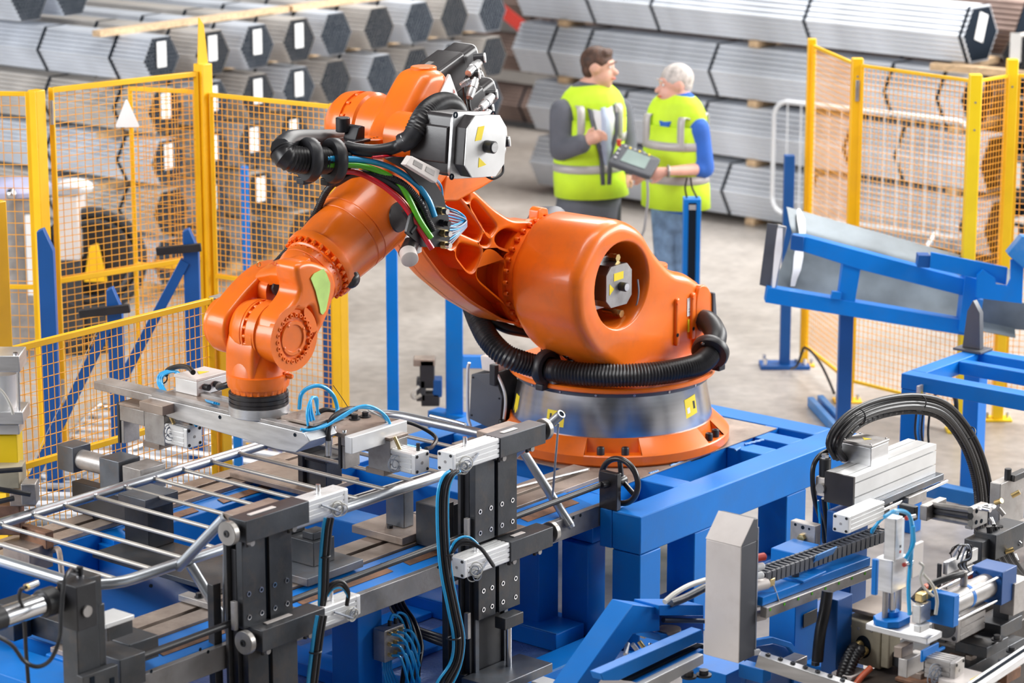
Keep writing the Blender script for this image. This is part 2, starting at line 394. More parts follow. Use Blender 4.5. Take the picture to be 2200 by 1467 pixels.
# ------------------------------------------------------------------ hexagonal tube bundles
def hexpos(n, d):                                   # tube centres, flat side up
    out = []
    for q in range(-n + 1, n):
        for r in range(-n + 1, n):
            if abs(q + r) <= n - 1: out.append(((q + r / 2) * d, r * d * .866, max(abs(q), abs(r), abs(q + r))))
    return out
def make_bundle(label, n, d, length, axis, pos, tone, tie_at, group=None, individual=True, tag=None, tie=True):
    """pos = middle of the near end's underside; axis = horizontal unit vector away from that end"""
    ax = Vector(axis); side = Vector((ax.y, -ax.x, 0)); h = (n - 1) * d * .866 + d / 2
    root = thing('tube_bundle', label, 'tube bundle', pos, group); base = Vector(pos) + Vector((0, 0, h))
    core = MB(); me_tube = None; rr = random.Random(n * 7 + int(length * 10))
    for (x, z, ring) in hexpos(n, d):
        off = base + side * x + Vector((0, 0, z)); j = rr.uniform(-.0016, -.0008)
        if ring == n - 1 and individual:
            if me_tube is None:
                t = MB(); t.M = None; r = d / 2
                t.lathe((0, 0, 0), ax, [(.1, r * .8), (0, r * .8), (0, r), (length, r), (length, r * .8), (length - .1, r * .8)], 10, False)
                me_tube = t.build('tube', tone, root); me_tube.location = off + ax * j - Vector(pos)
                # geometry was stored relative to the bundle's origin: shift it back
                for v in me_tube.data.vertices: v.co += Vector(pos)
            else:
                o = me_tube.copy(); C.objects.link(o); o.location = off + ax * j - Vector(pos)
        else:
            r = d / 2
            core.lathe(off + ax * j, ax, [(.004, r * .965), (0, r * .965), (0, r * .98), (length, r * .98)], 8 if not individual else 6, False)
    core.build('inner_tubes', tone, root, kind='stuff')
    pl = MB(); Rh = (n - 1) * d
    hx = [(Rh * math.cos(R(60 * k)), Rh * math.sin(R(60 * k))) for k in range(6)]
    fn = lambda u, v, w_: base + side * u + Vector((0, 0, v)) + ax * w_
    pl.prism([Vector(p) * 1.03 for p in hx], .0, length, fn); pl.build('bore_shade', 'dark', root)  # solid dark core: shade of the hollow tube ends put into its colour
    if tie:
        Ro = Rh + d * .62; out = [Vector((Ro * math.cos(R(60 * k)), Ro * math.sin(R(60 * k)))) for k in range(6)]
        inn = [p * .985 for p in out]
        for ty in tie_at:
            s_ = MB(); s_.prism(out, ty, ty + .025, fn, holes=[inn]); s_.build('strap', 'dark', root)
    if tag is not None:
        c = MB(); cx, cz, tw, th_ = tag
        c.prism([Vector((cx - tw / 2, cz - th_ / 2)), Vector((cx + tw / 2, cz - th_ / 2)), Vector((cx + tw / 2, cz + th_ / 2)), Vector((cx - tw / 2, cz + th_ / 2))], -.012, -.009, fn)
        c.build('tag_card', 'white', root)
    return root
def end_cards(root_pos, L_, k):
    pass
def bundle_h(n, d): return 2 * (n - 1) * d * .866 + d

# left racks: ends face the machine, tubes run away to the left
dl = .031; nl = 6; hl = bundle_h(nl, dl); bat = .04; pit = hl + bat
endp = P(352, 128, 1.63); AXL = Vector((-.80, .60, 0)).normalized(); rowz = [1.63 - hl / 2 - pit * k for k in range(4, -1, -1)]
proto = {}; words = ['bottom', 'second', 'third', 'fourth', 'top']
ordn = ['first', 'second', 'third', 'fourth', 'fifth', 'sixth', 'seventh', 'eighth', 'ninth']
for k in range(5):
    for i in range(9):
        if k == 0 and i > 5: continue
        if k == 1 and i > 7: continue
        has = (k >= 3 and i < 4) or (k == 2 and i in (0, 1, 2, 3)) or (k == 1 and i in (1, 2))
        tone = 'tubeg' if (i + k) % 2 == 0 else 'tubew'  # warm half carries the battens' beige reflection in its colour
        key = (has, tone)
        off = VA * (.425 * i) + AXL * random.uniform(-.03, .06)
        pos = Vector((endp.x, endp.y, rowz[k])) + off
        lab = '%s %s tube bundle, left stack, %s row, %s from the left' % ('tagged' if has else 'plain', 'grey' if tone == 'tubeg' else 'warm-lit', words[k], ordn[i])
        if key not in proto:
            proto[key] = (make_bundle(lab, nl, dl, 4.6, AXL, pos, tone, (.3, .98, 2.6), 'tube bundles in the left stack', individual=False,
                                      tag=(-.01, .035, .085, .17) if has else None), pos)
        else:
            r0, p0 = proto[key]
            dup(r0, pos - p0, lab)
# battens between and over the rows
bn = 0
for k in range(5):
    for q, (i0, i1) in enumerate(((-.6, 3.6), (3.7, 8.7))):
        for e in (.35, 2.6):
            a0 = Vector((endp.x, endp.y, 0)) + VA * (.425 * i0) + AXL * e; a1 = Vector((endp.x, endp.y, 0)) + VA * (.425 * i1) + AXL * e
            z = rowz[k] + hl + bat / 2 - .001
            m = MB(); m.bar(a0 + VZ * z, a1 + VZ * z, .075, bat)
            m.build('timber_batten', 'wood', None, cat='batten', label='pine batten over %s row of the left tube stack, %s end, %s half' % (words[k], 'near' if e < 1 else 'far', 'left' if q == 0 else 'right'), group='battens of the left tube stack')
for k in range(1):
    for e in (.35, 2.6):
        a0 = Vector((endp.x, endp.y, 0)) + VA * (-.3) + AXL * e; a1 = a0 + VA * 2.6; z = rowz[0] - bat / 2
        m = MB(); m.bx(-1, 1, 0, 0, 0, 0); m = MB(); m.bar(a0 + VZ * (rowz[0] / 2), a1 + VZ * (rowz[0] / 2), .09, rowz[0]); m.build('floor_bearer', 'wood', None, cat='batten', label='pine bearer on the floor under the left tube stack, %s one' % ('near' if e < 1 else 'far'))
# a further pile on top, far left
for i in range(2):
    pos = P(66 + 95 * i, 18 - 5 * i, 2.15) + Vector((0, 0, -hl / 2)); pos.z = rowz[4] + hl + bat + .005
    pos = P(66 + 92 * i, 45 - 12 * i, pos.z)
    r0, p0 = proto[(False, 'tubeg')]
    dup(r0, pos - p0, '%s grey tube bundle lying on top of the left stack in the picture corner' % ('left' if i == 0 else 'right'))

# right rack: four long bundles one above another, seen from the side
dr = .0415; nr = 6; hr = bundle_h(nr, dr); pr = .455
f1 = P(1150, 408, 0); f2 = P(1670, 492, 0); AXR = (f2 - f1).normalized(); SR = Vector((-AXR.y, AXR.x, 0))
if SR.y < 0: SR = -SR
lens = [6.0, 6.0, 6.0, 6.0]; starts = [.03, 0.0, -.16, -.14]
rrow = ['bottom', 'second', 'third', 'top']
r_proto = None
def rbundle(k, back, tone, ties, L_, st, lab, tag=None):
    pos = f1 + AXR * st + SR * (back * .47 + .12); pos.z = .05 + pr * k
    return make_bundle(lab, nr, dr, L_, AXR, pos, tone, ties, 'tube bundles in the right stack', individual=True, tag=tag)
tie_sets = [(1.38, 1.95, 2.75, 4.1), (.95, 1.75, 3.1, 3.55), (.38, .75, 2.0, 3.6, 4.05), (.75, 1.4, 2.85, 4.2)]
LR = (P(2095, 560, 0) - P(1150, 408, 0)).length
for k in range(4):
    rbundle(k, 0, 'tubeg', tie_sets[k], LR + .10 - .02 * k, starts[k], 'long pale galvanised tube bundle of the right stack, %s one, side in view' % rrow[k])
for k in range(4):  # added row, coloured dark so the gaps between the front bundles read dark
    pos = f1 + AXR * (.1 + .03 * k) + SR * .66; pos.z = .05 + pr * k
    make_bundle('added dark tube bundle darkening the gaps behind the right stack, %s one' % rrow[k], nr, dr, LR - .2, AXR, pos, 'tuber', (1.5, 3.), 'added dark bundles behind the right stack', individual=False)
for k in range(4):
    for q in (.12, .87):
        for e in ((.3, 2.2, 4.0) if k else (.3, 2.2, 4.0)):
            if q > .5: continue
            c0 = f1 + AXR * e - SR * .02; c1 = c0 + SR * .5; z = pr * k + .025
            m = MB(); m.bar(c0 + VZ * z, c1 + VZ * z, .09, .05)
            m.build('timber_bearer', 'wood', None, bevel=.003, cat='batten', label='short pine bearer %s of the right stack, %s one' % (['on the floor under the bottom bundle', 'under the second bundle', 'under the third bundle', 'under the top bundle'][k], {.3: 'left', 2.2: 'middle', 4.0: 'right'}[e]), group='bearers of the right stack')
for k in (2, 3):
    e_ = f1 + AXR * (starts[k] + LR + .10 - .02 * k + .004) + SR * .12; e_.z = .05 + pr * k + hr * .62
    m = MB(); m.box(e_, (.11, .003, .2), Rm=Matrix((SR, AXR, VZ)).transposed() @ Matrix.Rotation(R(18), 3, 'Y')); m.build('tag_card', 'white', None, cat='tag', label='white tag card on the right end face of the %s bundle' % ['', '', 'third', 'top'][k])
# neighbouring pile whose dark tube ends show at the right margin
for k, (x, y) in enumerate(((2160, 330), (2160, 215))):
    for i in range(2):
        pos = f1 + AXR * (LR + .12) + SR * (.05 + .5 * i); pos.z = .05 + pr * (k + 2) - .06
        make_bundle('%s dark-ended tube bundle at the right margin, %s row' % ('front' if i == 0 else 'rear', ['lower', 'upper'][k]), 6, .031, 3.2, SR, pos + SR * .0 + AXR * (.2 + .4 * i) - SR * (.05 + .5 * i), 'tubew', (.5, 2.), 'dark-ended bundles at the right margin', individual=False, tag=(-.05 + .1 * i, .06, .09, .2))
for k in range(2):
    pos = f1 + AXR * (LR + .32) ; pos.z = .05 + pr * k - .02
    make_bundle('tagged dark-ended tube bundle at the right margin, %s row' % ['floor', 'second'][k], 6, .031, 3.2, SR, pos, 'tubew', (.5, 2.), 'dark-ended bundles at the right margin', individual=False, tag=(0, .03, .08, .18))
m = MB(); m.bar(f1 + AXR * (LR - .35) + VZ * (pr * 3 + .02) - SR * .1, f1 + AXR * (LR + 1.2) + VZ * (pr * 3 + .02) + SR * .1, .09, .05)
m.build('timber_batten', 'wood', None, cat='batten', label='pine batten poking out beneath the top bundle near the right margin')
# rusty pile in the gap between the two stacks
g1 = P(1000, 262, 0)
for k in range(5):
    for i in range(1):
        pos = g1 + AXR * (-1.4 + .05 * k) + SR * (.5 * i + .2); pos.z = .05 + .47 * k
        make_bundle('rust-tinted tube bundle behind the robot between both stacks, %s layer' % ['bottom', 'second', 'third', 'fourth', 'top'][k], 6, .034, 5.2, AXR, pos, 'tuber', (1.1, 2.05, 2.3), 'rust-tinted bundles', individual=False)
m = MB(); m.bx(-.01, .01, 0, .01, 0, .01)
m = MB(); q0 = PY(1020, -25, 24.2); q1 = PY(1140, 72, 24.2); m.bar(q0 + (q0 - q1) * 2, q1 + (q1 - q0) * .3, .1, .1)
m.build('wall_brace', 'redb', None, cat='steel brace', label='oxide red diagonal steel brace between the two tube stacks')

# ================================================================== MESH FENCES
def wires(m, p0, p1, z0, z1, dx, dz, r=.0022):
    d = (p1 - p0); L = d.length; u = d.normalized(); nx = max(1, int(round(L / dx))); nz = max(1, int(round((z1 - z0) / dz)))
    for i in range(1, nx):
        q = p0 + u * (L * i / nx); m.tube([q + VZ * z0, q + VZ * z1], r, 5, smooth=False, cap=False)
    for j in range(1, nz):
        z = z0 + (z1 - z0) * j / nz; m.tube([p0 + VZ * z, p1 + VZ * z], r, 5, smooth=False, cap=False)
def panel(name, label, p0, p1, z0, z1, mid=None, dx=.034, dz=.034, fr=.022, wr=.0021, wm='wire', fm='yellow', group=None, extra=None):
    p0 = Vector((p0[0], p0[1], 0)); p1 = Vector((p1[0], p1[1], 0))
    t = thing('mesh_fence' if name == 'mesh_panel' else name, label, 'fence', (p0.x, p0.y, 0), group)
    for z in (z0, z1) + ((mid,) if mid else ()):
        f = MB(); f.bar(p0 + VZ * z, p1 + VZ * z, fr, fr); f.build('rail', fm, t, bevel=.002)
    for p in (p0, p1):
        f = MB(); f.bar(p + VZ * (z0 - fr / 2), p + VZ * (z1 + fr / 2), fr, fr, up=(1, 0, 0)); f.build('stile', fm, t, bevel=.002)
    w_ = MB(); wires(w_, p0, p1, z0, z1, dx, dz, wr); w_.build('wire_mesh', wm, t, kind='stuff')
    return t
def fpost(label, p, h, wd=.06, m='yellow', holes=(), foot=True, z0=0, rz=0., cap=None):
    t = thing('fence_post', label, 'post', (p[0], p[1], 0))
    b = MB(); b.box((p[0], p[1], (h + z0) / 2), (wd, wd, h - z0), rz); b.build('upright', m, t, bevel=.004)
    if foot:
        b = MB(); b.box((p[0], p[1], .006), (wd * 2.6, wd * 1.8, .012), rz); b.build('base_plate', m, t, bevel=.002)
        for sx in (-1, 1):
            b = MB(); q = Vector((p[0] + sx * wd * .95, p[1], .012)); b.cyl(q, q + VZ * .03, .009, n=8); b.build('anchor_bolt', 'galv', t)
    if cap:
        b = MB(); b.box((p[0], p[1], h + .006), (wd * 1.05, wd * 1.05, .012), rz); b.build('end_cap', cap, t, bevel=.002)
    for hz in holes:
        for sy in (-1,):
            b = MB(); q = Vector((p[0], p[1] - wd / 2 - .002, hz)); b.cyl(q, q + Vector((0, .004, 0)), .006, n=8); b.build('bolt_head', 'galv', t)
    return t
aA = -ANG
# left side
f73 = P(78, 193, 2.1); f437 = P(437, 194, 2.0); f722 = P(724, 222, 2.0); f277 = P(279, 178, 2.02)
fpost('yellow gate post on the left with hinge, in front of the pale machine', f73, 2.1, .062, rz=aA, holes=(1.9, 1.8))
fpost('tall yellow post rising above the left fence with a slanted top', f437, 2.14, .07, rz=aA, holes=(1.9, 1.95, 1.2))
k = C.objects['fence_post.001'] if 'fence_post.001' in C.objects else None
m = MB(); q = Vector((f437.x, f437.y, 2.14)); m.prism([Vector((-.035, 0)), Vector((.035, 0)), Vector((.012, .2)), Vector((-.02, .24))], -.004, .004, lambda u, v, w_: q + VA * u + VZ * v + VB * w_); m.build('slanted_fin', 'yellow', k)
fpost('yellow fence post behind the robot elbow at the end of the left mesh', f722, 2.0, .062, rz=aA, holes=(1.9,))
d1 = (f437 - f73).normalized()
g0 = f73 + d1 * .085
panel('mesh_gate', 'yellow mesh gate with a white triangle sign beside the left gate post', g0, f437 - d1 * .045, .12, 2.09, 1.12, fr=.026, dx=.045, dz=.034)
hg = C.objects['mesh_gate']
for z in (1.93, .5):
    m = MB(); q = f73.copy(); q.z = z; m.cyl(q + d1 * .06 - VB * .03, q + d1 * .06 - VB * .03 + VZ * .12, .011, n=10); m.build('hinge', 'alud', hg)
m = MB(); q = P(222, 245, 1.9); tq = g0 + d1 * ((Vector((q.x, q.y, 0)) - Vector((g0.x, g0.y, 0))).dot(d1)); nb = Vector((d1.y, -d1.x, 0)); tq.z = 1.86
m.prism(rpoly([(-.075, 0), (.075, 0), (0, .15)], .015), 0, .004, lambda u, v, w_: tq + d1 * u + VZ * v + nb * (w_ + .012)); m.build('triangle_sign', 'white', hg, label='blank white triangular sign')
panel('mesh_panel', 'bright-lit yellow mesh leaf standing at an angle left of the tall post', f277, f437 - (f437 - f277).normalized() * .05, .12, 1.99, 1.05, fr=.022, dx=.034, dz=.05)
panel('mesh_panel', 'yellow mesh panel between the tall post and the post behind the robot elbow', f437 + (f722 - f437).normalized() * .05, f722 - (f722 - f437).normalized() * .045, .12, 1.98, 1.02, fr=.022, dx=.034, dz=.034)
e0 = f73 - Vector((.75, -.05, 0))
panel('mesh_panel', 'yellow mesh panel at the left margin beyond the gate post', e0, f73 - Vector((.045, 0, 0)), .12, 2.08, 1.1, fr=.022, dx=.045, dz=.06)
# near low fence
n0 = P(14, 754, 1.36); n1 = P(452, 646, 1.36)
dn = (n1 - n0).normalized()
panel('mesh_panel', 'low near yellow mesh panel in front of the blue racks on the left', n0 + dn * .02, n1, .08, 1.36, .845, dx=.034, dz=.052, fr=.026, wr=.0021, fm='yellow')
fpost('yellow post with a steel cap at the right end of the low near fence', n1 + dn * .055, 1.36, .062, m='yellow', rz=aA, cap='alud', holes=())
fpost('tall yellow post cut by the left margin at the start of the low fence', n0 - dn * .03, 2.0, .07, rz=aA)
# right side
r1 = Vector((1.779, 16.25, 0)); r2 = Vector((1.945, 15.4, 0)); r3 = Vector((2.505, 14.76, 0)); r4 = Vector((2.745, 15.0, 0)); r5 = Vector((3.5, 14.7, 0))
fpost('yellow fence post right of the workers, leftmost of the right fence', r1, 2.0, .05, holes=(.5, .1))
fpost('orange-yellow gate post with a steel catch, second of the right fence', r2, 2.0, .062, m='yellow', holes=(1.9,))
fpost('broad lemon yellow post behind the tilted blue frame, second from the right', r3, 2.0, .066, m='yellow2', holes=(1.7, 1.85))
fpost('lemon yellow post at the right, rightmost of the fence posts', r4, 2.05, .06, m='yellow2', holes=(1.9,))
def rp(lab, a, b, **k):
    d = (b - a).normalized(); return panel('mesh_panel', lab, a + d * .04, b - d * .04, .13, 1.96, .62, fr=.018, **k)
rp('narrow yellow mesh panel seen edge-on between the two leftmost posts of the right fence', r1, r2, dx=.04, dz=.034)
rp('yellow mesh panel between gate post and broad post at the right', r2, r3, dx=.034, dz=.034)
rp('narrow yellow mesh panel between the two rightmost posts', r3, r4, dx=.026, dz=.034)
rp('yellow mesh panel running off the right margin', r4, r5, dx=.034, dz=.034)
gp = C.objects['fence_post.006'] if 'fence_post.006' in C.objects else None
m = MB(); q = r2 + Vector((0, -.036, 1.82)); m.box(q, (.02, .012, .12)); m.build('gate_catch', 'alud', gp, bevel=.003)

# white crowd barrier behind the right fence
def crowd_barrier(lab, q0, q1, z0, z1, mt='barrierw', step=.105, r=.017, group=None):
    d = (q1 - q0).normalized(); L = (q1 - q0).length
    t = thing('crowd_barrier', lab, 'barrier', (q0.x, q0.y, 0), group)
    rc = .12; pts = []
    for (c0, c1, s_) in (((rc, z0 + rc), 180, 1), ((L - rc, z0 + rc), 270, 1), ((L - rc, z1 - rc), 0, 1), ((rc, z1 - rc), 90, 1)):
        for k in range(7):
            a = R(c1 + 15 * k); pts.append(q0 + d * (c0[0] + rc * math.cos(a)) + VZ * (c0[1] + rc * math.sin(a)))
    pts.append(pts[0]); m = MB(); m.tube(pts, r, 8, smooth=False); m.build('outer_tube', mt, t)
    n = int((L - .12) / step)
    for i in range(1, n):
        q = q0 + d * (L * i / n); m = MB(); m.tube([q + VZ * z0, q + VZ * z1], r * .38, 6, smooth=False); m.build('rung', mt, t)
    nrm = Vector((-d.y, d.x, 0))
    for e in (.25, L - .25):
        q = q0 + d * e; m = MB(); m.tube([q + nrm * .3, q + nrm * .04 + VZ * z0, q + VZ * (z0 + .01), q - nrm * .04 + VZ * z0, q - nrm * .3], r * .9, 8, k=3); m.build('foot', mt, t)
    return t
crowd_barrier('white tubular crowd barrier standing behind the right fence', P(1657, 512, 0), P(2075, 574, 0), .2, 1.04)
m = MB(); q0 = P(1835, 478, 0); q1 = P(2200, 520, 0)
m.bar(q0 + VZ * .06, q1 + VZ * .06, .1, .12); m.build('floor_beam', 'barrierw', None, bevel=.01, cat='beam', label='white beam on the floor behind the right mesh fence')
# ================================================================== ROBOT
def H(x, y, b): q = LB(x, y, b); return Vector((q[0], b, q[1]))
def pz(pts, b, sx=1., sy=1., ox=0., oy=0.): return [Vector(LB(ox + x / sx, oy + y / sy, b)) for x, y in pts]
RCx, RCy = LZ(1314, 938, .62)
rob = thing('industrial_robot', 'large orange six-axis industrial robot arm on a bare steel cone base', 'robot', W(RCx, RCy, .62))
def rc(z): return Vector((RCx, RCy, z))
def mk(): return MB(MAB)
# base casting
m = mk(); DEG = math.pi / 180
pockets = [(-66, -38), (2, 20), (118, 136), (-150, -130)]
cur = -150
segs = []
allp = sorted(pockets)
for i, (p0, p1) in enumerate(allp):
    nx = allp[(i + 1) % len(allp)][0] + (360 if i == len(allp) - 1 else 0)
    segs.append((p0, p1, True)); segs.append((p1, nx, False))
for a0, a1, pk in segs:
    prof = [(0, .3), (0, .535), (.012, .55), (.05, .55), (.055, .545), (.055, .488), (.118, .476), (.118, .3)] if pk else [(0, .3), (0, .535), (.012, .55), (.05, .55), (.062, .54), (.118, .478), (.118, .3)]
    m.lathe(rc(.625), (0, 0, 1), prof, max(3, int((a1 - a0) / 6)), False, (a1 - a0) * DEG, a0 * DEG)
    if pk:                                            # side walls of the pocket
        for aa in (a0, a1):
            e = Vector((math.sin(aa * DEG), -math.cos(aa * DEG), 0)); b0 = rc(.625)
            m.add([b0 + e * .54 + VZ * .05, b0 + e * .488 + VZ * .05, b0 + e * .478 + VZ * .118], [(0, 1, 2)])
base = m.build('base_casting', 'orange', rob)
for p0, p1 in pockets:
    for f in (.28, .72):
        aa = (p0 + (p1 - p0) * f) * DEG; e = Vector((math.sin(aa), -math.cos(aa), 0)); q = rc(.68) + e * .517
        b = mk(); b.bolt(q, VZ, .018, .035, 14); b.build('bolt', 'black', base)
m = mk(); m.lathe(rc(.61), (0, 0, 1), [(0, .3), (0, .52), (.016, .52), (.016, .3)], 48, False); m.build('base_shim', 'rubber', rob)
m = mk(); m.lathe(rc(.735), (0, 0, 1), [(0, .468), (.012, .47), (.185, .437), (.2, .435)], 72, False); cone = m.build('cone_skirt', 'cone', rob, label='brushed bare steel cone')
m = mk(); m.lathe(rc(.928), (0, 0, 1), [(0, .438), (0, .452), (.022, .456), (.022, .43)], 72, False); m.build('rim_band', 'dgrey', cone)
m = mk(); m.lathe(rc(.949), (0, 0, 1), [(0, .3), (0, .472), (.006, .48), (.018, .48), (.024, .474), (.024, .1)], 72, False); disc_ = m.build('turntable_disc', 'orange', rob)
for k in range(14):
    aa = R(-150 + k * 22); e = Vector((math.sin(aa), -math.cos(aa), 0)); b = mk(); b.bolt(rc(.938) + e * .452, e, .006, .006, 8); b.build('rim_screw', 'chrome', cone)
def cone_patch(a0, a1, z0, z1, mt, nm, off=.0012, tilt=0):
    p = mk(); rr = lambda z: .4702 - (z - .735) * (.035 / .2) + off
    zs = [z0, z1]; vs = []; fs = []; n = 8
    for i in range(n + 1):
        f = i / n; aa = R(a0 + (a1 - a0) * f); e = Vector((math.sin(aa), -math.cos(aa), 0)); dz = tilt * f
        for z in zs: vs.append(rc(0) + e * rr(z + dz) + VZ * (z + dz))
    for i in range(n): fs.append((2 * i, 2 * i + 2, 2 * i + 3, 2 * i + 1))
    p.add(vs, fs); return p.build(nm, mt, cone)
cone_patch(-93, -81, .775, .845, 'stick', 'warning_sticker'); cone_patch(-132, -124, .765, .85, 'stick', 'warning_sticker'); cone_patch(-5, 6, .795, .88, 'stick', 'warning_sticker', tilt=.012)
cone_patch(-3.5, -1, .815, .84, 'white', 'sticker_print', .0018, .003); cone_patch(2.5, 4.5, .83, .865, 'ink', 'sticker_print', .0018)
cone_patch(-91, -89.5, .8, .83, 'ink', 'sticker_print', .0018)

# ---- rotating column
CA, CZ = -.363, 1.438
col = [(-.655, 1.44), (-.63, 1.31), (-.52, 1.16), (-.33, 1.03), (-.29, .975), (.36, .975), (.375, 1.06), (.352, 1.27), (.30, 1.345), (.2, 1.40), (.07, 1.445), (-.06, 1.55), (-.16, 1.66), (-.28, 1.722), (-.38, 1.735), (-.5, 1.70), (-.6, 1.6), (-.645, 1.52)]
outl = [Vector((p.x, p.y)) for p in spline([Vector((x, z, 0)) for x, z in col[:4]], 4)][:-1] + [Vector(p) for p in col[3:8]] + [Vector((p.x, p.y)) for p in spline([Vector((x, z, 0)) for x, z in col[8:] + col[:1]], 4)][:-1]
hole = [Vector((CA + .035 + (.185 if math.cos(t) < 0 else .2) * math.cos(t) , CZ + .0 + .19 * math.sin(t))) for t in [2 * math.pi * i / 44 for i in range(44)]]
m = mk(); m.prism(outl, .125, -.275, 'b', .06, .055, holes=[hole], K=6, hs=.28); colm = m.build('rotating_column', 'orange', rob)
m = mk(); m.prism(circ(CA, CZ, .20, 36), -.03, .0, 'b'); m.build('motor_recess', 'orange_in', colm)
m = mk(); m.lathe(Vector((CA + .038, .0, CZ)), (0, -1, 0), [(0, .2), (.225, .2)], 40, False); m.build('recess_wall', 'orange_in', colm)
# rear flare of the column, ribs, plates
m = mk(); m.prism(rpoly([(-.24, .975), (.4, .975), (.4, 1.0), (-.2, 1.0)], .01), .2, -.36, 'b', .01); m.build('column_foot', 'orange', colm)
for (x, y0, y1, wd) in ((1453, 640, 742, .028), (1487, 628, 728, .034)):
    p0 = H(x, y0, -.276); p1 = H(x, y1, -.276); m = mk()
    m.prism(rpoly([(p0.x - wd / 2, p1.z), (p0.x + wd / 2, p1.z), (p0.x + wd / 2, p0.z), (p0.x - wd / 2, p0.z)], wd * .48), -.262, -.29, 'b', 0, .008); rb = m.build('raised_rib', 'orange', colm)
    b = mk(); q = H(x + 3, y0 + 10, -.29); b.cyl(q, q + Vector((0, -.006, 0)), .010, n=12); b.build('plug', 'orange', rb)
    b = mk(); q = H(x + 3, y1 - 22, -.291); b.cyl(q, q + Vector((0, -.001, 0)), .009, n=12); b.build('hole', 'dark', rb)
def decal(parent, x0, y0, x1, y1, b, mt, nm='label_plate', th=.0012, r=.002):
    q0 = H(x0, y1, b); q1 = H(x1, y0, b); mm = mk(); mm.prism(rpoly([(q0.x, q0.z), (q1.x, q0.z), (q1.x, q1.z), (q0.x, q1.z)], r), b, b - th, 'b'); return mm.build(nm, mt, parent)
dl_ = decal(colm, 1476, 637, 1491, 680, -.2765, 'white', 'rating_label'); decal(colm, 1477, 682, 1492, 714, -.2765, 'stick', 'warning_sticker')
decal(dl_, 1479, 662, 1488, 664, -.2783, 'ink', 'print_line', .0004); decal(dl_, 1486, 641, 1489, 652, -.2783, 'ink', 'print_line', .0004); decal(dl_, 1479, 669, 1485, 670, -.2783, 'ink', 'print_line', .0004)
m = mk(); q = [(.225, 1.02), (.372, 1.03), (.378, 1.09), (.36, 1.27), (.318, 1.33), (.255, 1.345), (.23, 1.28)]
m.prism(rpoly(q, .03), -.262, -.292, 'b', 0, .008); m.build('rear_side_plate', 'orange', colm)
m = mk(); m.prism(rpoly([(.36, 1.03), (.39, 1.03), (.395, 1.1), (.37, 1.29), (.35, 1.29)], .008), .12, -.30, 'b', .004); m.build('rear_cover', 'dgrey', colm)
m = mk(); m.cyl(Vector((.2, -.07, 1.40)), Vector((.2, -.07, 1.425)), .06, n=28, ch=.004); m.build('lifting_boss', 'orange', colm)
m = mk(); m.cyl(H(1262, 492, -.07) - VZ * .03, H(1262, 492, -.07) + VZ * .026, .088, n=32, ch=.004); m.build('top_boss', 'orange', colm)
# tape on the barrel's crown
def crown(a0, a1, b0, b1, off, mt, nm, R_=.297):
    p = mk(); vs = []; fs = []; n = 8
    for i in range(n + 1):
        t = R(a0 + (a1 - a0) * i / n); j = .004 * math.sin(i * 2.1)
        for b in (b0 + j, b1 - j): vs.append(Vector((CA + (R_ + off) * math.sin(t), b, CZ + (R_ + off) * math.cos(t))))
    for i in range(n): fs.append((2 * i, 2 * i + 2, 2 * i + 3, 2 * i + 1))
    p.add(vs, fs); return p.build(nm, mt, colm)
crown(18, 40, -.12, -.19, .003, 'alu', 'silver_tape'); crown(14, 19, -.1, -.2, .003, 'paper', 'lime_tape_end'); crown(38, 43, -.13, -.2, .002, 'paper', 'lime_tape_end')
# shoulder motor inside the opening
mo = H(1290, 618, -.1)
ax_ = lambda u, v, w_: Vector((u, w_, v))
m = mk(); sq = rpoly([(mo.x - .105, mo.z - .10), (mo.x + .105, mo.z - .10), (mo.x + .105, mo.z + .10), (mo.x - .105, mo.z + .10)], .02)
mx_, mz_ = CA + .01, CZ - .0
sq = rpoly([(mx_ - .12, mz_ - .12), (mx_ + .12, mz_ - .12), (mx_ + .12, mz_ + .12), (mx_ - .12, mz_ + .12)], .02)
m.prism(sq, .0, -.16, 'b', 0, .006); smot = m.build('shoulder_motor', 'motor', rob)
m = mk(); pl_ = rpoly([(mx_ - .125, mz_ - .118), (mx_ + .115, mz_ - .118), (mx_ + .115, mz_ + .118), (mx_ - .125, mz_ + .118)], .02); m.prism(pl_, -.16, -.172, 'b', 0, .002); m.build('end_flange', 'alu', smot)
def octo(cx, cz, r, ch): return [Vector(p) for p in ((cx - r, cz - r + ch), (cx - r + ch, cz - r), (cx + r - ch, cz - r), (cx + r, cz - r + ch), (cx + r, cz + r - ch), (cx + r - ch, cz + r), (cx - r + ch, cz + r), (cx - r, cz + r - ch))]
m = mk(); m.prism(octo(mx_ + .02, mz_, .095, .036), -.172, -.262, 'b', 0, .004); enc = m.build('encoder_cap', 'motor', smot)
m = mk(); m.prism(octo(mx_ + .02, mz_, .094, .036), -.2625, -.266, 'b', 0); fc = m.build('face_plate', 'alud', smot, bevel=.001)
m = mk(); q = Vector((mx_ + .03, -.266, mz_ - .005)); m.cyl(q, q + Vector((0, -.035, 0)), .021, n=20, ch=.003); kb = m.build('shaft_cap', 'black', smot)
m = mk(); q2 = q + Vector((0, -.0352, 0)); m.cyl(q2, q2 + Vector((0, -.002, 0)), .017, n=20); m.build('cap_disc', 'alu', kb)
m = mk(); m.prism([Vector(p) for p in ((mx_ - .02, mz_ + .025), (mx_ + .05, mz_ + .028), (mx_ + .05, mz_ + .062), (mx_ - .02, mz_ + .06))], -.2665, -.2675, 'b'); m.build('warning_sticker', 'stick', fc)
m = mk(); m.prism([Vector(p) for p in ((mx_ - .052, mz_ - .035), (mx_ - .018, mz_ - .01), (mx_ - .052, mz_ + .018))], -.2665, -.2675, 'b'); m.build('warning_triangle', 'stick', fc)
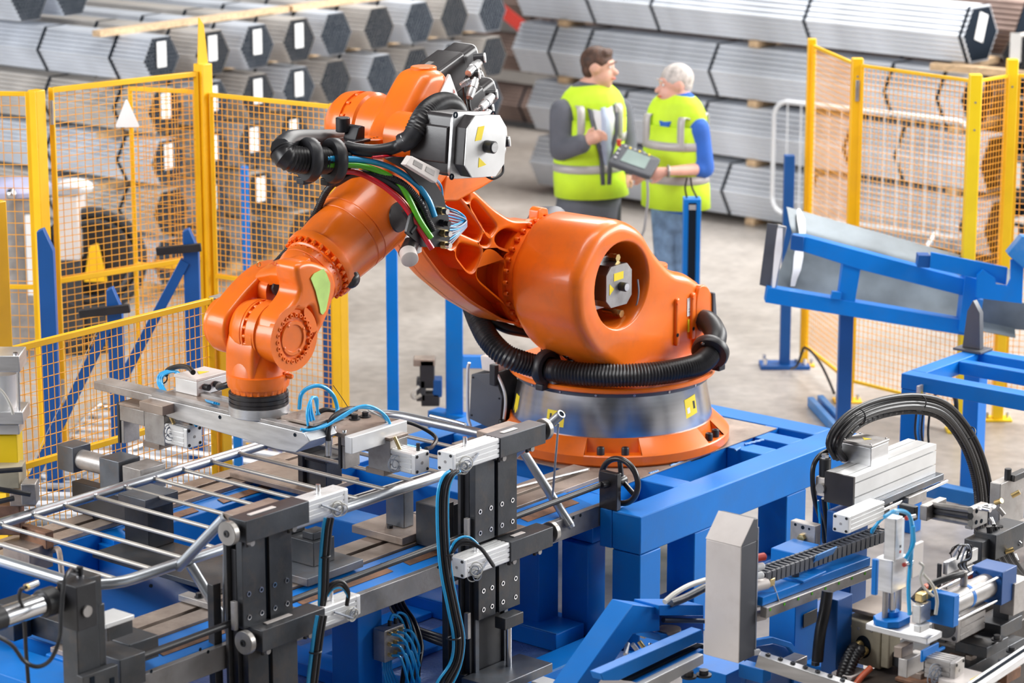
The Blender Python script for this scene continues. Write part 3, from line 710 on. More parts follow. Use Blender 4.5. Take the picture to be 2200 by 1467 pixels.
m = mk(); m.prism([Vector(p) for p in ((mx_ - .09, mz_ - .035), (mx_ - .06, mz_ - .035), (mx_ - .06, mz_ - .005), (mx_ - .09, mz_ - .005))], -.1725, -.1735, 'b'); m.build('warning_triangle', 'stick', fc)
for (x, y) in ((1322, 553), (1330, 673)):
    q = H(x, y, -.2); m = mk(); m.cyl(q + Vector((0, .09, 0)), q, .011, n=12); g = m.build('screw_rod', 'brass', smot)
    m = mk(); m.hexnut(q + Vector((0, .03, 0)), (0, -1, 0), .018, .025); m.build('nut', 'brass', g); m = mk(); m.hexnut(q, (0, -1, 0), .018, .016); m.build('nut', 'brass', g)
m = mk(); m.tube([H(1370, 600, -.24), H(1372, 630, -.25), H(1366, 660, -.24), H(1352, 690, -.2)], .004, 8); m.build('encoder_cable', 'hgrey', smot)

# ---- shoulder hub and link arm
HB = Vector((CA, 0, CZ))
m = mk(); m.lathe(HB + Vector((0, .40, 0)), (0, -1, 0), [(0, .15), (0, .2), (.02, .225), (.05, .235), (.15, .235), (.155, .245), (.19, .25), (.2, .262), (.225, .262), (.23, .24), (.285, .235)], 64); hub = m.build('shoulder_hub', 'orange', rob)
for k in range(30):
    aa = 2 * math.pi * k / 30; e = Vector((math.cos(aa), 0, math.sin(aa))); b = mk(); b.bolt(HB + Vector((0, .172, 0)) + e * .25, (0, -1, 0), .0115, .02, 10); b.build('bolt', 'orange', hub)
def zo(pts, b, rd=0): # crop-5 pixels -> plane b
    q = pz(pts, b, 2.973, 2.973, 400, 350); return rpoly(q, rd) if rd else q
lk = [(960, 400), (1012, 402), (1062, 449), (1100, 474), (1145, 474), (1190, 500), (1210, 600), (1180, 690), (1150, 705), (1080, 692), (1012, 652), (950, 600), (905, 540), (850, 420), (815, 320), (835, 270), (880, 265), (935, 330)]
LKo = pz(lk, .17)
A3a, A3z = -1.40, 2.235
LKo = rpoly(LKo, .05, 4)
pk = [[(1752, 203), (1795, 176), (1815, 222), (1800, 256)], [(1828, 236), (1850, 236), (1978, 388), (1986, 412), (1948, 468), (1930, 460), (1820, 275)],
      [(1655, 252), (1730, 208), (1892, 425), (1872, 492), (1850, 490), (1760, 450), (1640, 390)], [(1902, 446), (1950, 492), (1930, 532), (1886, 526), (1876, 500)],
      [(1672, 485), (1728, 458), (1738, 498), (1704, 548), (1665, 535)], [(1744, 506), (1888, 544), (1882, 600), (1835, 697), (1800, 690), (1722, 588)],
      [(1912, 562), (1962, 570), (2050, 655), (2140, 830), (2160, 945), (2130, 968), (1870, 745), (1856, 700)], [(1968, 478), (2010, 432), (2060, 415), (2150, 455), (2160, 545), (2075, 560), (1990, 530)],
      [(2032, 592), (2100, 585), (2150, 610), (2148, 700), (2092, 726), (2050, 670)]]
HOL = [zo(p, .17, .03) for p in pk]
m = mk(); m.prism(LKo, .17, .30, 'b', .012, 0, holes=HOL, K=3, cap1=False); lka = m.build('link_arm', 'orange', rob)
m = mk(); m.prism(LKo, .29, .37, 'b', 0, .05, K=5); m.build('web_plate', 'orange', lka, label='back wall of the ribbed link arm')
m = mk(); m.prism(rpoly(pz([(940, 372), (1035, 366), (1046, 384), (1020, 400), (965, 430), (930, 430)], .05), .015), .0, .20, 'b', .012); m.build('link_horn', 'orange', lka)
m = mk(); m.prism(rpoly(pz([(1143, 486), (1146, 450), (1153, 443), (1166, 446), (1171, 486)], .2), .01), .17, .225, 'b', .005, holes=[rpoly(pz([(1157, 486), (1157, 460), (1166, 462), (1168, 486)], .2), .004)]); m.build('lifting_eye', 'orange', hub)
m = mk(); m.prism(rpoly(pz([(1140, 585), (1162, 585), (1168, 640), (1195, 700), (1175, 690), (1150, 650)], .12), .006), .18, .10, 'b', .006); m.build('rubber_stop', 'black', hub)
m = mk(); m.prism(rpoly(pz([(1150, 548), (1164, 548), (1165, 590), (1152, 590)], .12), .006), .17, .11, 'b', .005); m.build('stop_block', 'dgrey', hub)
m = mk(); m.lathe(Vector((-.2, .3, 1.59)), (0, -1, 0), [(0, .02), (0, .12), (.08, .13), (.1, .1)], 28); m.build('balancer_cover', 'dgrey', rob)

# ---- elbow housing, hub and forearm
m = mk(); m.lathe(Vector((A3a, .43, A3z)), (0, -1, 0), [(0, .02), (.0, .07), (.015, .115), (.05, .14), (.09, .147), (.12, .147), (.12, .138), (.15, .138), (.155, .15), (.2, .15), (.21, .14), (.3, .14), (.31, .15), (.38, .155)], 48); eh = m.build('elbow_hub', 'orange', rob)
for k in range(14):
    aa = 2 * math.pi * k / 14; e = Vector((math.cos(aa), 0, math.sin(aa))); b = mk(); b.bolt(Vector((A3a, .305, A3z)) + e * .139, (0, -1, 0), .009, .016, 8); b.build('bolt', 'orange', eh)
sl = [(838, 330), (862, 268), (908, 178), (925, 153), (962, 150), (986, 212), (1006, 264), (992, 340), (958, 398), (880, 470), (832, 420)]
m = mk(); m.prism(rpoly(pz(sl, -.06), .05, 5), .13, -.06, 'b', .06, .045, K=6); els = m.build('elbow_housing', 'orange', rob)
q = H(910, 150, .03); m = mk(); m.cyl(q - VZ * .05, q + VZ * .016, .055, n=28, ch=.004); bo = m.build('top_boss', 'orange', els)
for dx in (-.03, -.01, .01, .03): b = mk(); b.cyl(q + Vector((dx, -.01, .0141)), q + Vector((dx, -.01, .0148)), .005, n=8); b.build('screw_hole', 'dark', bo)
q = H(803, 300, .04); m = mk(); m.cyl(q - VZ * .07, q + VZ * .01, .058, .056, n=28, ch=.004); bo = m.build('side_boss', 'orange', els)
for dx in (-.03, -.01, .01, .03): b = mk(); b.cyl(q + Vector((dx, -.01, .0101)), q + Vector((dx, -.01, .0108)), .005, n=8); b.build('screw_hole', 'dark', bo)
# rear end plate
FB = .06
f0 = H(688, 566, FB); f1_ = H(815, 437, FB); fd = (f1_ - f0).normalized()
fnrm = Vector((-fd.z, 0, fd.x))
m = mk(); m.lathe(f0 - fd * .02, fd, [(0, .12), (0, .158), (.012, .163), (.035, .163), (.04, .154), (.1, .156), (.19, .166), (.192, .1645), (.197, .1645), (.199, .167), (.235, .17), (.237, .168), (.242, .168), (.244, .171), (.4, .178), (.44, .172), (.475, .15), (.5, .1), (.505, .02)], 64); fa = m.build('forearm', 'orange', rob)
for k in range(26):
    aa = 2 * math.pi * k / 26; x_, y_, _ = frame_from(fd); e = x_ * math.cos(aa) + y_ * math.sin(aa)
    b = mk(); b.bolt(f0 - fd * .02 + e * .148, -fd, .0095, .017, 10); b.build('bolt', 'orange', fa)
# black oval plug on the flank and the rubber cap beneath
tc_ = f0 + fd * .29; e = (Vector((-.38, -.92, -.1))); e = (e - fd * e.dot(fd)).normalized(); side_ = fd.cross(e)
def on_fore(t, ang, off, rr=.17): x1 = e * math.cos(ang) + side_ * math.sin(ang); return f0 + fd * t + x1 * (rr + off)
vs = []; n = 28
pm = mk()
for k in range(n): t = 2 * math.pi * k / n; vs.append(on_fore(.345 + .06 * math.cos(t), .06 + .36 * math.sin(t), .0085, .172))
for k in range(n): t = 2 * math.pi * k / n; vs.append(on_fore(.345 + .066 * math.cos(t), .06 + .4 * math.sin(t), -.002, .172))
vs.append(on_fore(.345, .06, .009, .172))
pm.add(vs, [(k, (k + 1) % n, n + (k + 1) % n, n + k) for k in range(n)] + [(2 * n, k, (k + 1) % n) for k in range(n)]); pm.build('oval_plug', 'motor', fa, label='glossy black oval plug')
m = mk(); q = H(752, 598, -.06); m.sphere(q, .042, 20, (1, 1, 1)); m.build('rubber_bumper', 'motor', fa)
# raised triangle mark
# wrist neck
m = mk(); m.lathe(f0 - fd * .02, -fd, [(0, .138), (.02, .14), (.026, .134), (.06, .136), (.062, .133), (.066, .133), (.068, .136), (.1, .13), (.13, .11)], 56); nk = m.build('wrist_neck', 'orange', rob)
for k in range(26):
    aa = 2 * math.pi * (k + .5) / 26; x_, y_, _ = frame_from(fd); e2 = x_ * math.cos(aa) + y_ * math.sin(aa)
    b = mk(); b.bolt(f0 - fd * .055 + e2 * .1335, e2, .0035, .004, 6); b.build('screw', 'orange', nk)
A5 = H(563, 709, FB)
def w1(pts, b, rd=.02): return rpoly(pz(pts, b, 6.67, 6.67, 440, 560), rd)
ra = [(1300, 60), (1500, -10), (1840, 120), (1905, 330), (1890, 450), (1765, 830), (1610, 1120), (1490, 1340), (1400, 1440), (1290, 1500), (1180, 1480), (1080, 1380), (1030, 1220), (1020, 1060), (1050, 900), (1110, 780), (1200, 700), (1290, 600), (1350, 500), (1370, 400), (1330, 280)]
m = mk(); slot = w1([(1500, 665), (1540, 660), (1608, 880), (1600, 920), (1560, 955), (1535, 935), (1470, 720)], -.12, .01)
Q5 = LB(632, 727, -.12)
m.prism(w1(ra, -.12, .05), .0, -.12, 'b', .01, .022, holes=[slot, circ(Q5[0], Q5[1], .112, 40)], K=4); yoke = m.build('wrist_yoke', 'orange', rob)
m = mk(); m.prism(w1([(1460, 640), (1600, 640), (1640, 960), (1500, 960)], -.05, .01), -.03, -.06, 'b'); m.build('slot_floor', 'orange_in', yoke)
m = mk(); q = H(669, 682, -.085); m.lathe(q + Vector((0, .02, 0)), (0, -1, 0), [(0, .017), (.03, .017), (.038, .012), (.041, .0)], 16); m.build('slot_screw', 'orange', yoke)
la = [(1060, -20), (1250, 60), (1190, 240), (850, 250), (700, 420), (560, 560), (500, 640), (410, 760), (395, 950), (400, 1130), (400, 1280), (330, 1330), (210, 1280), (130, 1140), (100, 950), (140, 760), (270, 600), (430, 400), (640, 180), (820, 50)]
m = mk(); m.prism(w1(la, .215, .04), .15, .275, 'b', .015, .03, K=4); yl = m.build('yoke_arm', 'orange', yoke)
m = mk(); m.lathe(Vector((A5.x, .302, A5.z)), (0, -1, 0), [(0, .05), (.0, .09), (.012, .104), (.12, .107), (.125, .1)], 40); m.build('arm_boss', 'orange', yl)
cols_ = [(.262, [(1090, -60), (860, 50), (700, 165), (590, 262), (540, 320)]), (.16, [(1200, -80), (1000, 10), (850, 100), (770, 180), (740, 240)]), (.06, [(1290, -80), (1130, 0), (1020, 80), (960, 160), (940, 205)]), (-.04, [(1400, -70), (1280, 10), (1190, 90), (1150, 170), (1135, 225)]), (-.10, [(1500, -40), (1400, 60), (1345, 150), (1330, 230), (1335, 310)])]
m = mk(); G = []
for b_, pl_ in cols_:
    pp = spline([H(440 + x / 6.67, 560 + y / 6.67, b_) for x, y in pl_], 3); G.append(pp)
nc, nr_ = len(G), len(G[0]); bnn = Vector((-fd.z, 0, fd.x)); bnn = bnn if bnn.z > 0 else -bnn
vs = [G[i][j] for i in range(nc) for j in range(nr_)] + [G[i][j] - bnn * .05 for i in range(nc) for j in range(nr_)]; fs = []; o_ = nc * nr_
for i in range(nc - 1):
    for j in range(nr_ - 1):
        q = (i * nr_ + j, (i + 1) * nr_ + j, (i + 1) * nr_ + j + 1, i * nr_ + j + 1); fs.append(q); fs.append(tuple(o_ + k for k in q[::-1]))
for i in range(nc - 1):
    for j in (0, nr_ - 1): fs.append((i * nr_ + j, (i + 1) * nr_ + j, o_ + (i + 1) * nr_ + j, o_ + i * nr_ + j))
for j in range(nr_ - 1):
    for i in (0, nc - 1): fs.append((i * nr_ + j, i * nr_ + j + 1, o_ + i * nr_ + j + 1, o_ + i * nr_ + j))
m.add(vs, fs); wb = m.build('yoke_bridge', 'orange', yoke, bevel=.008, smooth=55)
m = mk(); m.prism(w1([(700, 300), (860, 190), (1350, 290), (1360, 420), (1240, 600), (700, 560)], .17, .03), .10, .19, 'b', .0); m.build('yoke_web', 'orange', yoke)
q = H(597, 620, .08); m = mk(); kd = Vector((-.6, -.75, .25)).normalized(); m.lathe(q + kd * -.03, kd, [(0, .024), (.05, .031), (.072, .031), (.08, .026), (.081, 0)], 10); m.build('black_knob', 'black', yoke)
# name plate and engraved lettering on the bridge
bn_ = fnrm * (1 if fnrm.z > 0 else -1)
pc = H(618, 581, .06) + bn_ * .01
m = mk(); m.box(pc, (.01, .01, .01)); m = mk()
fr_ = lambda u, v, w_: pc + Vector((0, -1, 0)) * u + fd * v + bn_ * w_
m.prism(rpoly([(-.05, -.014), (.05, -.014), (.05, .014), (-.05, .014)], .003), -.01, .004, fr_); npz = m.build('name_plate', 'alud', yoke)
m = mk(); m.prism(rpoly([(-.04, -.009), (.0, -.009), (.0, .009), (-.04, .009)], .002), .0041, .0048, fr_); m.build('plate_print', 'dgrey', npz)
t = text_mb('< A5 >', .034, lambda x, y: MAB @ (H(604, 566, .06) + bn_ * .014 + Vector((0, -1, 0)) * x + fd * y)); 
# lime paper stuck on the yoke
m = mk(); m.prism(w1([(1755, 125), (1620, 195), (1572, 265), (1640, 440), (1700, 680), (1710, 760), (1745, 785), (1790, 720), (1845, 450), (1850, 330), (1800, 200)], -.145, .004), -.122, -.1255, 'b'); m.build('lime_paper', 'paper', yoke, label='crumpled lime green paper patch')
# bolted cover on the wrist axis
CV = Vector((Q5[0], -.12, Q5[1]))
m = mk(); m.lathe(CV + Vector((0, .04, 0)), (0, -1, 0), [(0, .115), (.03, .115), (.03, .072), (.036, .072), (.04, .068), (.04, .056), (.034, .053), (.034, .0)], 48, False); cv = m.build('axis_cover', 'orange', yoke)
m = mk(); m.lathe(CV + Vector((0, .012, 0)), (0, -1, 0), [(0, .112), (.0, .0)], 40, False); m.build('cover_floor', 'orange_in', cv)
for k in range(22):
    aa = 2 * math.pi * k / 22; e3 = Vector((math.cos(aa), 0, math.sin(aa))); b = mk(); b.bolt(CV + Vector((0, .012, 0)) + e3 * .094, (0, -1, 0), .0098, .016, 10); b.build('bolt', 'orange', cv)
for k in range(4):
    aa = 2 * math.pi * k / 4 + .5; e3 = Vector((math.cos(aa), 0, math.sin(aa))); b = mk(); b.lathe(CV + Vector((0, .004, 0)) + e3 * .063, (0, -1, 0), [(0, .007), (.006, .006), (.008, .0)], 10); b.build('cover_screw', 'orange', cv)
# ---- wrist hand (drum and tool flange)
m = mk(); m.lathe(Vector((A5.x, .155, A5.z)), (0, -1, 0), [(0, .05), (0, .09), (.02, .112), (.06, .123), (.09, .126), (.092, .123), (.096, .123), (.098, .126), (.105, .126), (.105, .116), (.122, .116), (.122, .125), (.165, .122), (.17, .1)], 56); hand = m.build('wrist_hand', 'orange', rob)
for k in range(22):
    aa = 2 * math.pi * k / 22; e3 = Vector((math.cos(aa), 0, math.sin(aa))); b = mk(); b.bolt(Vector((A5.x, .05, A5.z)) + e3 * .117, (0, -1, 0), .0085, .016, 10); b.build('bolt', 'orange', hand)
zf = lambda y: LB(556, y, FB)[1]
TF = Vector((H(556, 860, FB).x, FB, 0)); z6 = [zf(y) for y in (745, 780, 800, 818, 826, 838, 866, 888)]
m = mk(); m.lathe(TF + VZ * z6[5], (0, 0, 1), [(0, .04), (0, .108), (z6[4] - z6[5], .112), (z6[4] - z6[5], .124), (z6[3] - z6[5], .127), (z6[2] - z6[5], .126), (z6[2] - z6[5] + .004, .115), (z6[1] - z6[5], .108), (z6[0] - z6[5], .085)], 48); m.build('hand_flange', 'orange', hand)
m = mk(); m.prism(rpoly([(TF.x - .105, z6[3]), (TF.x + .105, z6[3]), (TF.x + .1, z6[0]), (TF.x + .07, z6[0] + .1), (TF.x - .07, z6[0] + .1), (TF.x - .1, z6[0])], .03), FB - .07, FB + .09, 'b', .02); m.build('hand_neck', 'orange', hand)
for k in range(24):
    aa = 2 * math.pi * k / 24; e3 = Vector((math.cos(aa), math.sin(aa), 0)); b = mk(); b.cyl(TF + e3 * .104 + VZ * (z6[4] - .022), TF + e3 * .104 + VZ * (z6[4] - .003), .008, n=8); b.build('bolt', 'orange', hand)
z7 = z6[6]; hr_ = z6[5] - z7
m = mk(); prof = [(0, .118)]
for k in range(3): o = hr_ * k / 3; prof += [(o + .001, .121), (o + hr_ / 3 - .004, .121), (o + hr_ / 3 - .003, .116), (o + hr_ / 3, .116)]
m.lathe(TF + VZ * z7, (0, 0, 1), prof, 48); m.build('black_rings', 'motor', hand)
m = mk(); m.lathe(TF + VZ * z6[7], (0, 0, 1), [(0, .119), (.003, .122), (z7 - z6[7] - .002, .122), (z7 - z6[7], .119)], 56); m.build('tool_flange', 'alu', hand)
m = mk(); q = H(610, 806, -.04); m.box(q, (.03, .03, .035)); m.build('stop_lug', 'orange', hand, bevel=.004)
m = mk(); m.lathe(q + Vector((.0, -.012, 0)), (.3, -1, 0), [(0, .011), (.02, .012), (.03, .008), (.031, 0)], 14); m.build('stop_screw', 'orange', hand)

# ---- elbow motor (big black) and the three wrist motors
e0_ = LB(1050, 315, -.52)
mc = Vector((e0_[0], 0, e0_[1])); tilt = R(-6)
def rot(pts, c, a): return [Vector((c[0] + (p[0] - c[0]) * math.cos(a) - (p[1] - c[1]) * math.sin(a), c[1] + (p[0] - c[0]) * math.sin(a) + (p[1] - c[1]) * math.cos(a))) for p in pts]
def sqr(cx, cz, hx, hz, r): return rpoly([(cx - hx, cz - hz), (cx + hx, cz - hz), (cx + hx, cz + hz), (cx - hx, cz + hz)], r)
bc = (mc.x - .015, mc.z)
m = mk(); m.prism(rot(sqr(bc[0], bc[1], .116, .126, .022), bc, tilt), -.22, -.43, 'b', 0, .006); em = m.build('elbow_motor', 'motor', rob)
m = mk(); m.prism(rot(sqr(bc[0], bc[1], .130, .075, .01), bc, tilt), -.23, -.42, 'b', 0, .006); m.build('cooling_rib', 'motor', em)
m = mk(); m.prism(rot(sqr(bc[0], bc[1], .128, .134, .04), bc, tilt), -.432, -.446, 'b', 0, .003); fl_ = m.build('end_flange', 'alu', em)
for sx, sz in ((-1, -1), (1, -1), (1, 1), (-1, 1)):
    q = rot([(bc[0] + sx * .118, bc[1] + sz * .124)], bc, tilt)[0]; b = mk(); b.pipe(Vector((q.x, -.4455, q.y)), Vector((q.x, -.45, q.y)), .013, .007, 12); b.build('flange_eye', 'dark', fl_)
m = mk(); m.prism(rot(octo(mc.x, mc.z, .124, .05), (mc.x, mc.z), tilt), -.446, -.5, 'b', 0, .006); m.build('encoder_cap', 'motor', em)
m = mk(); m.prism(rot(octo(mc.x, mc.z, .124, .05), (mc.x, mc.z), tilt), -.5005, -.506, 'b', 0, .001); fp = m.build('face_plate', 'aluw', em)
q = Vector((mc.x, -.506, mc.z)); m = mk(); m.cyl(q, q + Vector((0, -.045, 0)), .026, n=20, ch=.004); kb = m.build('shaft_cap', 'black', em)
m = mk(); m.cyl(q + Vector((0, -.0452, 0)), q + Vector((0, -.047, 0)), .02, n=20); m.build('cap_disc', 'alu', kb)
m = mk(); m.prism([Vector((mc.x - .04 + x, mc.z + z)) for x, z in ((-.03, .03), (.01, .03), (.03, .085), (-.01, .085))], -.5065, -.5075, 'b'); m.build('warning_sticker', 'stick', fp)
m = mk(); m.prism([Vector((mc.x + x, mc.z + z)) for x, z in ((-.05, -.08), (-.0, -.075), (-.045, -.04))], -.5065, -.5075, 'b'); m.build('warning_triangle', 'stick', fp)
mm_ = mk(); 
def patch_bottom(x, y, bb_, sz, mt, par, nm): q = H(x, y, bb_); b = mk(); b.box(q, (.004, sz, sz)); b.build(nm, mt, par)
m = mk(); m.box(Vector((bc[0] - .1175, -.36, bc[1] - .095)), (.003, .045, .035)); wt = m.build('warning_label', 'lgrey', em)
m = mk(); m.prism([Vector(p) for p in ((-.012, -.01), (.012, -.01), (0, .011))], 0, .001, lambda u, v, w_: Vector((bc[0] - .1195 - w_, -.36 - u, bc[1] - .095 + v))); m.build('warning_triangle', 'stick', em)
def connector(par, p, d, L_, r=.012, cap=True):
    p = Vector(p); d = Vector(d).normalized(); b = mk(); b.lathe(p, d, [(0, r * .8), (L_ * .15, r), (L_ * .4, r), (L_ * .42, r * 1.15), (L_ * .7, r * 1.15), (L_ * .72, r * .9), (L_, r * .9)], 14); return b.build('cable_connector', 'alu', par)
def capknob(par, p, d, r=.017, L_=.04):
    p = Vector(p); d = Vector(d).normalized(); b = mk(); b.cyl(p, p + d * L_, r, n=16); k_ = b.build('connector_cap', 'black', par); b = mk(); b.cyl(p + d * L_, p + d * (L_ + .006), r * 1.02, n=16); b.build('cap_face', 'aluw', k_)
fdm = Vector((.773, 0, .635)); 
mots = [((900, 198), (1004, 122), .13, .076), ((955, 262), (1044, 190), .10, .066), ((958, 222), (1022, 168), .28, .06)]
for i, (s0, s1, b_, hw) in enumerate(mots):
    p0 = H(*s0, b_); p1 = H(*s1, b_); d_ = (p1 - p0).normalized(); nn_ = Vector((-d_.z, 0, d_.x)); L_ = (p1 - p0).length
    F = lambda u, v, w_, p0=p0, d_=d_, nn_=nn_: p0 + Vector((0, 1, 0)) * u + nn_ * v + d_ * w_
    m = mk(); m.prism(rpoly([(-hw, -hw), (hw, -hw), (hw, hw), (-hw, hw)], .016), -.05, L_ * .72, F, 0, .004); wm_ = m.build('wrist_motor', 'motor', rob)
    m = mk(); m.prism(rpoly([(-hw * .9, -hw * .9), (hw * .9, -hw * .9), (hw * .9, hw * .9), (-hw * .9, hw * .9)], .03), L_ * .72, L_, F, 0, .008); m.build('encoder_cap', 'motor', wm_)
    m = mk(); m.prism(rpoly([(-hw * .85, -hw * .85), (hw * .85, -hw * .85), (hw * .85, hw * .85), (-hw * .85, hw * .85)], .03), L_ + .0, L_ + .004, F); m.build('face_plate', 'aluw', wm_)
    m = mk(); m.box(F(hw * .2, hw + .001, L_ * .35), (.03, .03, .002), Rm=Matrix((d_, Vector((0, 1, 0)), nn_)).transposed()); m.build('sticker', 'alud', wm_)
capdir = Vector((.55, -.82, .1))
for (x, y, b_) in ((1018, 126, .03), (1006, 161, .0), (1044, 204, -.02), (1036, 236, -.04), (1062, 285, -.30), (1070, 306, -.34)): capknob(em if b_ < -.2 else els, H(x, y, b_), capdir, .021, .045)
for (x, y, x2, y2, b_) in ((1025, 138, 1006, 158, .0), (1020, 172, 1008, 210, -.03), (1052, 212, 1034, 232, -.06), (1048, 245, 1040, 262, -.1), (1078, 318, 1070, 336, -.36)):
    p0 = H(x, y, b_); p1 = H(x2, y2, b_ - .02); connector(els if b_ > -.2 else em, p1, p0 - p1, (p1 - p0).length * 1.25, .019)
def cable(par, pts, r, mt, nm='cable', rib=0, pitch=.012, n=10): b = mk(); b.tube(pts, r, n, rib=rib, pitch=pitch); return b.build(nm, mt, par)
cable(els, [H(1006, 158, .0), H(998, 175, -.02), H(997, 200, -.03), H(1004, 235, -.05), H(1006, 248, -.05)], .006, 'rubber')
cable(els, [H(1008, 210, -.03), H(1008, 225, -.05), H(1013, 245, -.06)], .007, 'rubber')
cable(els, [H(1034, 232, -.06), H(1030, 245, -.1), H(1034, 262, -.12)], .006, 'rubber')
cable(em, [H(1070, 336, -.4), H(1080, 350, -.42), H(1079, 372, -.43), H(1060, 384, -.42), H(1042, 376, -.40), H(1036, 366, -.39)], .0055, 'rubber')
for (x, y) in ((989, 184), (1012, 246), (1024, 240)): connector(els, H(x, y, -.05), (.5, -.5, .4), .05, .013)
# elbow rear glare put into a white plate with the axis mark A 4
rp_ = [(940, 215), (968, 158), (985, 205), (1002, 258), (988, 262), (962, 236)]
m = mk(); m.prism(rpoly(pz(rp_, -.07), .008), -.055, -.066, 'b'); wpl = m.build('glare_plate', 'aluw', els, label='white plate standing in for glare on the elbow rear, with red A-4 mark')
q = H(972, 202, -.068); t = text_mb('A-4', .03, lambda x, y: MAB @ (q + Vector((.8, 0, .55)).normalized() * x * .9 + Vector((-.45, 0, .9)).normalized() * y)); t.build('axis_lettering', 'inkr', els)
t = text_mb('A5', .034, lambda x, y: MAB @ (H(590, 568, -.0) + bn_ * .004 + Vector((0, -1, 0)) * x + fd * y)); t.build('axis_lettering', 'inkr', yoke)

# ---- dress pack
# corrugated hose loop at the elbow with clamp rings
m = mk(); m.cyl(Vector((bc[0], -.05, bc[1])), Vector((bc[0], -.22, bc[1])), .10, n=32); m.build('motor_adapter', 'orange', els)
cable(els, [H(891, 286, -.26), H(905, 258, -.26), H(922, 236, -.24), H(946, 222, -.20), H(968, 224, -.16), H(982, 240, -.12)], .046, 'rubber', 'corrugated_hose', .004, .014, 18)
cable(els, [H(899, 268, -.262), H(888, 288, -.26), H(878, 300, -.25), H(862, 308, -.22)], .040, 'black', 'hose_sleeve')
m = mk(); q = H(872, 303, -.24); m.torus(q, (H(850, 312, -.2) - H(880, 292, -.25)), .03, .008, 20, 8); m.build('hose_clip', 'alu', els)
cable(els, [H(876, 300, -.25), H(850, 316, -.19), H(810, 324, -.14), H(770, 322, -.1), H(745, 316, -.05)], .027, 'black', 'hose_sleeve')
lp = [H(745, 345, -.05), H(700, 345, -.02), H(655, 345, .0), H(618, 338, .03), H(606, 322, .06), H(625, 306, .1), H(670, 303, .14), H(735, 303, .2)]
cable(els, lp[:5], .056, 'rubber', 'corrugated_hose', .005, .013, 20); cable(els, lp[4:], .05, 'black', 'hose_sleeve')
def clampring(par, c, d, ro=.088, ri=.05, wd=.045):
    b = mk(); b.lathe(c - Vector(d).normalized() * wd / 2, d, [(0, ri), (0, ro * .93), (wd * .2, ro), (wd * .8, ro), (wd, ro * .93), (wd, ri * 1.1), (wd * .5, ri * .9), (0, ri)], 32, False)
    r_ = b.build('hose_clamp', 'black', par); x, y, z = frame_from(d)
    e = (VZ * .9 + x * .3).normalized(); e = (e - z * e.dot(z)).normalized()
    b = mk(); b.box(c - e * ro * 1.02, (.05, .045, .03)); b.build('clamp_foot', 'black', r_, bevel=.005)
    b = mk(); b.bolt(c + e * ro * .78 - z * wd * .5, -z, .009, .008, 10); b.build('clamp_screw', 'chrome', r_)
    return r_
cdir = (H(700, 345, -.02) - H(760, 345, -.06))
clampring(els, H(664, 343, .0), cdir, .09, .05); clampring(els, H(716, 345, -.04), cdir, .092, .05)
m = mk(); q = H(737, 283, .1); m.cyl(q - VZ * .0, q + VZ * .06, .03, n=20, ch=.003); m.build('black_port', 'black', els)
m = mk(); m.prism(rpoly(pz([(752, 300), (760, 272), (766, 268), (773, 270), (772, 310), (756, 322)], .05), .004), .02, .09, 'b', .004); m.build('bracket', 'black', els)
m = mk(); m.box(H(745, 303, .05), (.16, .12, .012)); m.build('bracket_plate', 'black', els, bevel=.003)
# hoses towards the connector plate
HP = lambda pts: [H(x, y, b) for x, y, b in pts]
cable(fa, HP([(680, 342, -.03), (730, 341, -.08), (780, 344, -.12), (835, 358, -.17), (885, 388, -.22), (918, 425, -.26), (934, 465, -.28)]), .0125, 'hblue', 'blue_hose', n=14)
cable(fa, HP([(680, 355, -.03), (730, 354, -.08), (775, 356, -.12), (820, 370, -.17), (852, 390, -.2), (875, 420, -.23), (900, 470, -.26), (926, 510, -.28)]), .0125, 'hgreen', 'green_hose', n=14)
cable(fa, HP([(728, 368, -.07), (765, 370, -.1), (800, 385, -.15), (835, 408, -.19), (868, 440, -.22), (900, 490, -.25), (928, 534, -.28)]), .0125, 'hred', 'red_hose', n=14)
cable(fa, HP([(800, 338, -.16), (840, 336, -.18), (890, 345, -.1)]), .006, 'hred', 'thin_red_hose')
cable(fa, HP([(565, 595, .2), (625, 530, .18), (672, 470, .14), (702, 410, .08), (740, 380, -.02), (800, 372, -.14), (860, 392, -.21), (900, 432, -.25), (918, 470, -.27), (930, 495, -.28)]), .0155, 'rubber', 'corrugated_cable_hose', .0015, .008, 12)
cable(fa, HP([(720, 395, .0), (770, 372, -.1), (830, 390, -.18), (880, 430, -.22), (898, 470, -.24), (880, 500, -.24)]), .014, 'black', 'black_cable')
# connector plate
cp = [(826, 340), (841, 337), (880, 337), (925, 380), (950, 420), (962, 470), (965, 510), (958, 530), (905, 530), (870, 500), (880, 460), (905, 430), (900, 400), (870, 365)]
m = mk(); m.prism(rpoly(pz(cp, -.24), .008), -.235, -.247, 'b'); cpl = m.build('connector_plate', 'black', els)
bb_ = Vector((0, -1, 0))
for (x, y) in ((944, 452), (948, 478), (950, 500), (950, 525)):
    q = H(x, y, -.247); b = mk(); b.hexnut(q, bb_, .017, .022); f_ = b.build('brass_union', 'brass' if y != 478 else 'black', cpl); b = mk(); b.cyl(q + bb_ * .02, q + bb_ * .045, .012, n=12); b.build('union_elbow', 'chrome' if y != 478 else 'black', f_)
m = mk(); m.prism(rpoly(pz([(885, 335), (946, 366), (938, 394), (872, 354)], -.42), .004), -.42, -.39, 'b', .003); cb = m.build('connector_block', 'lgrey', cpl)
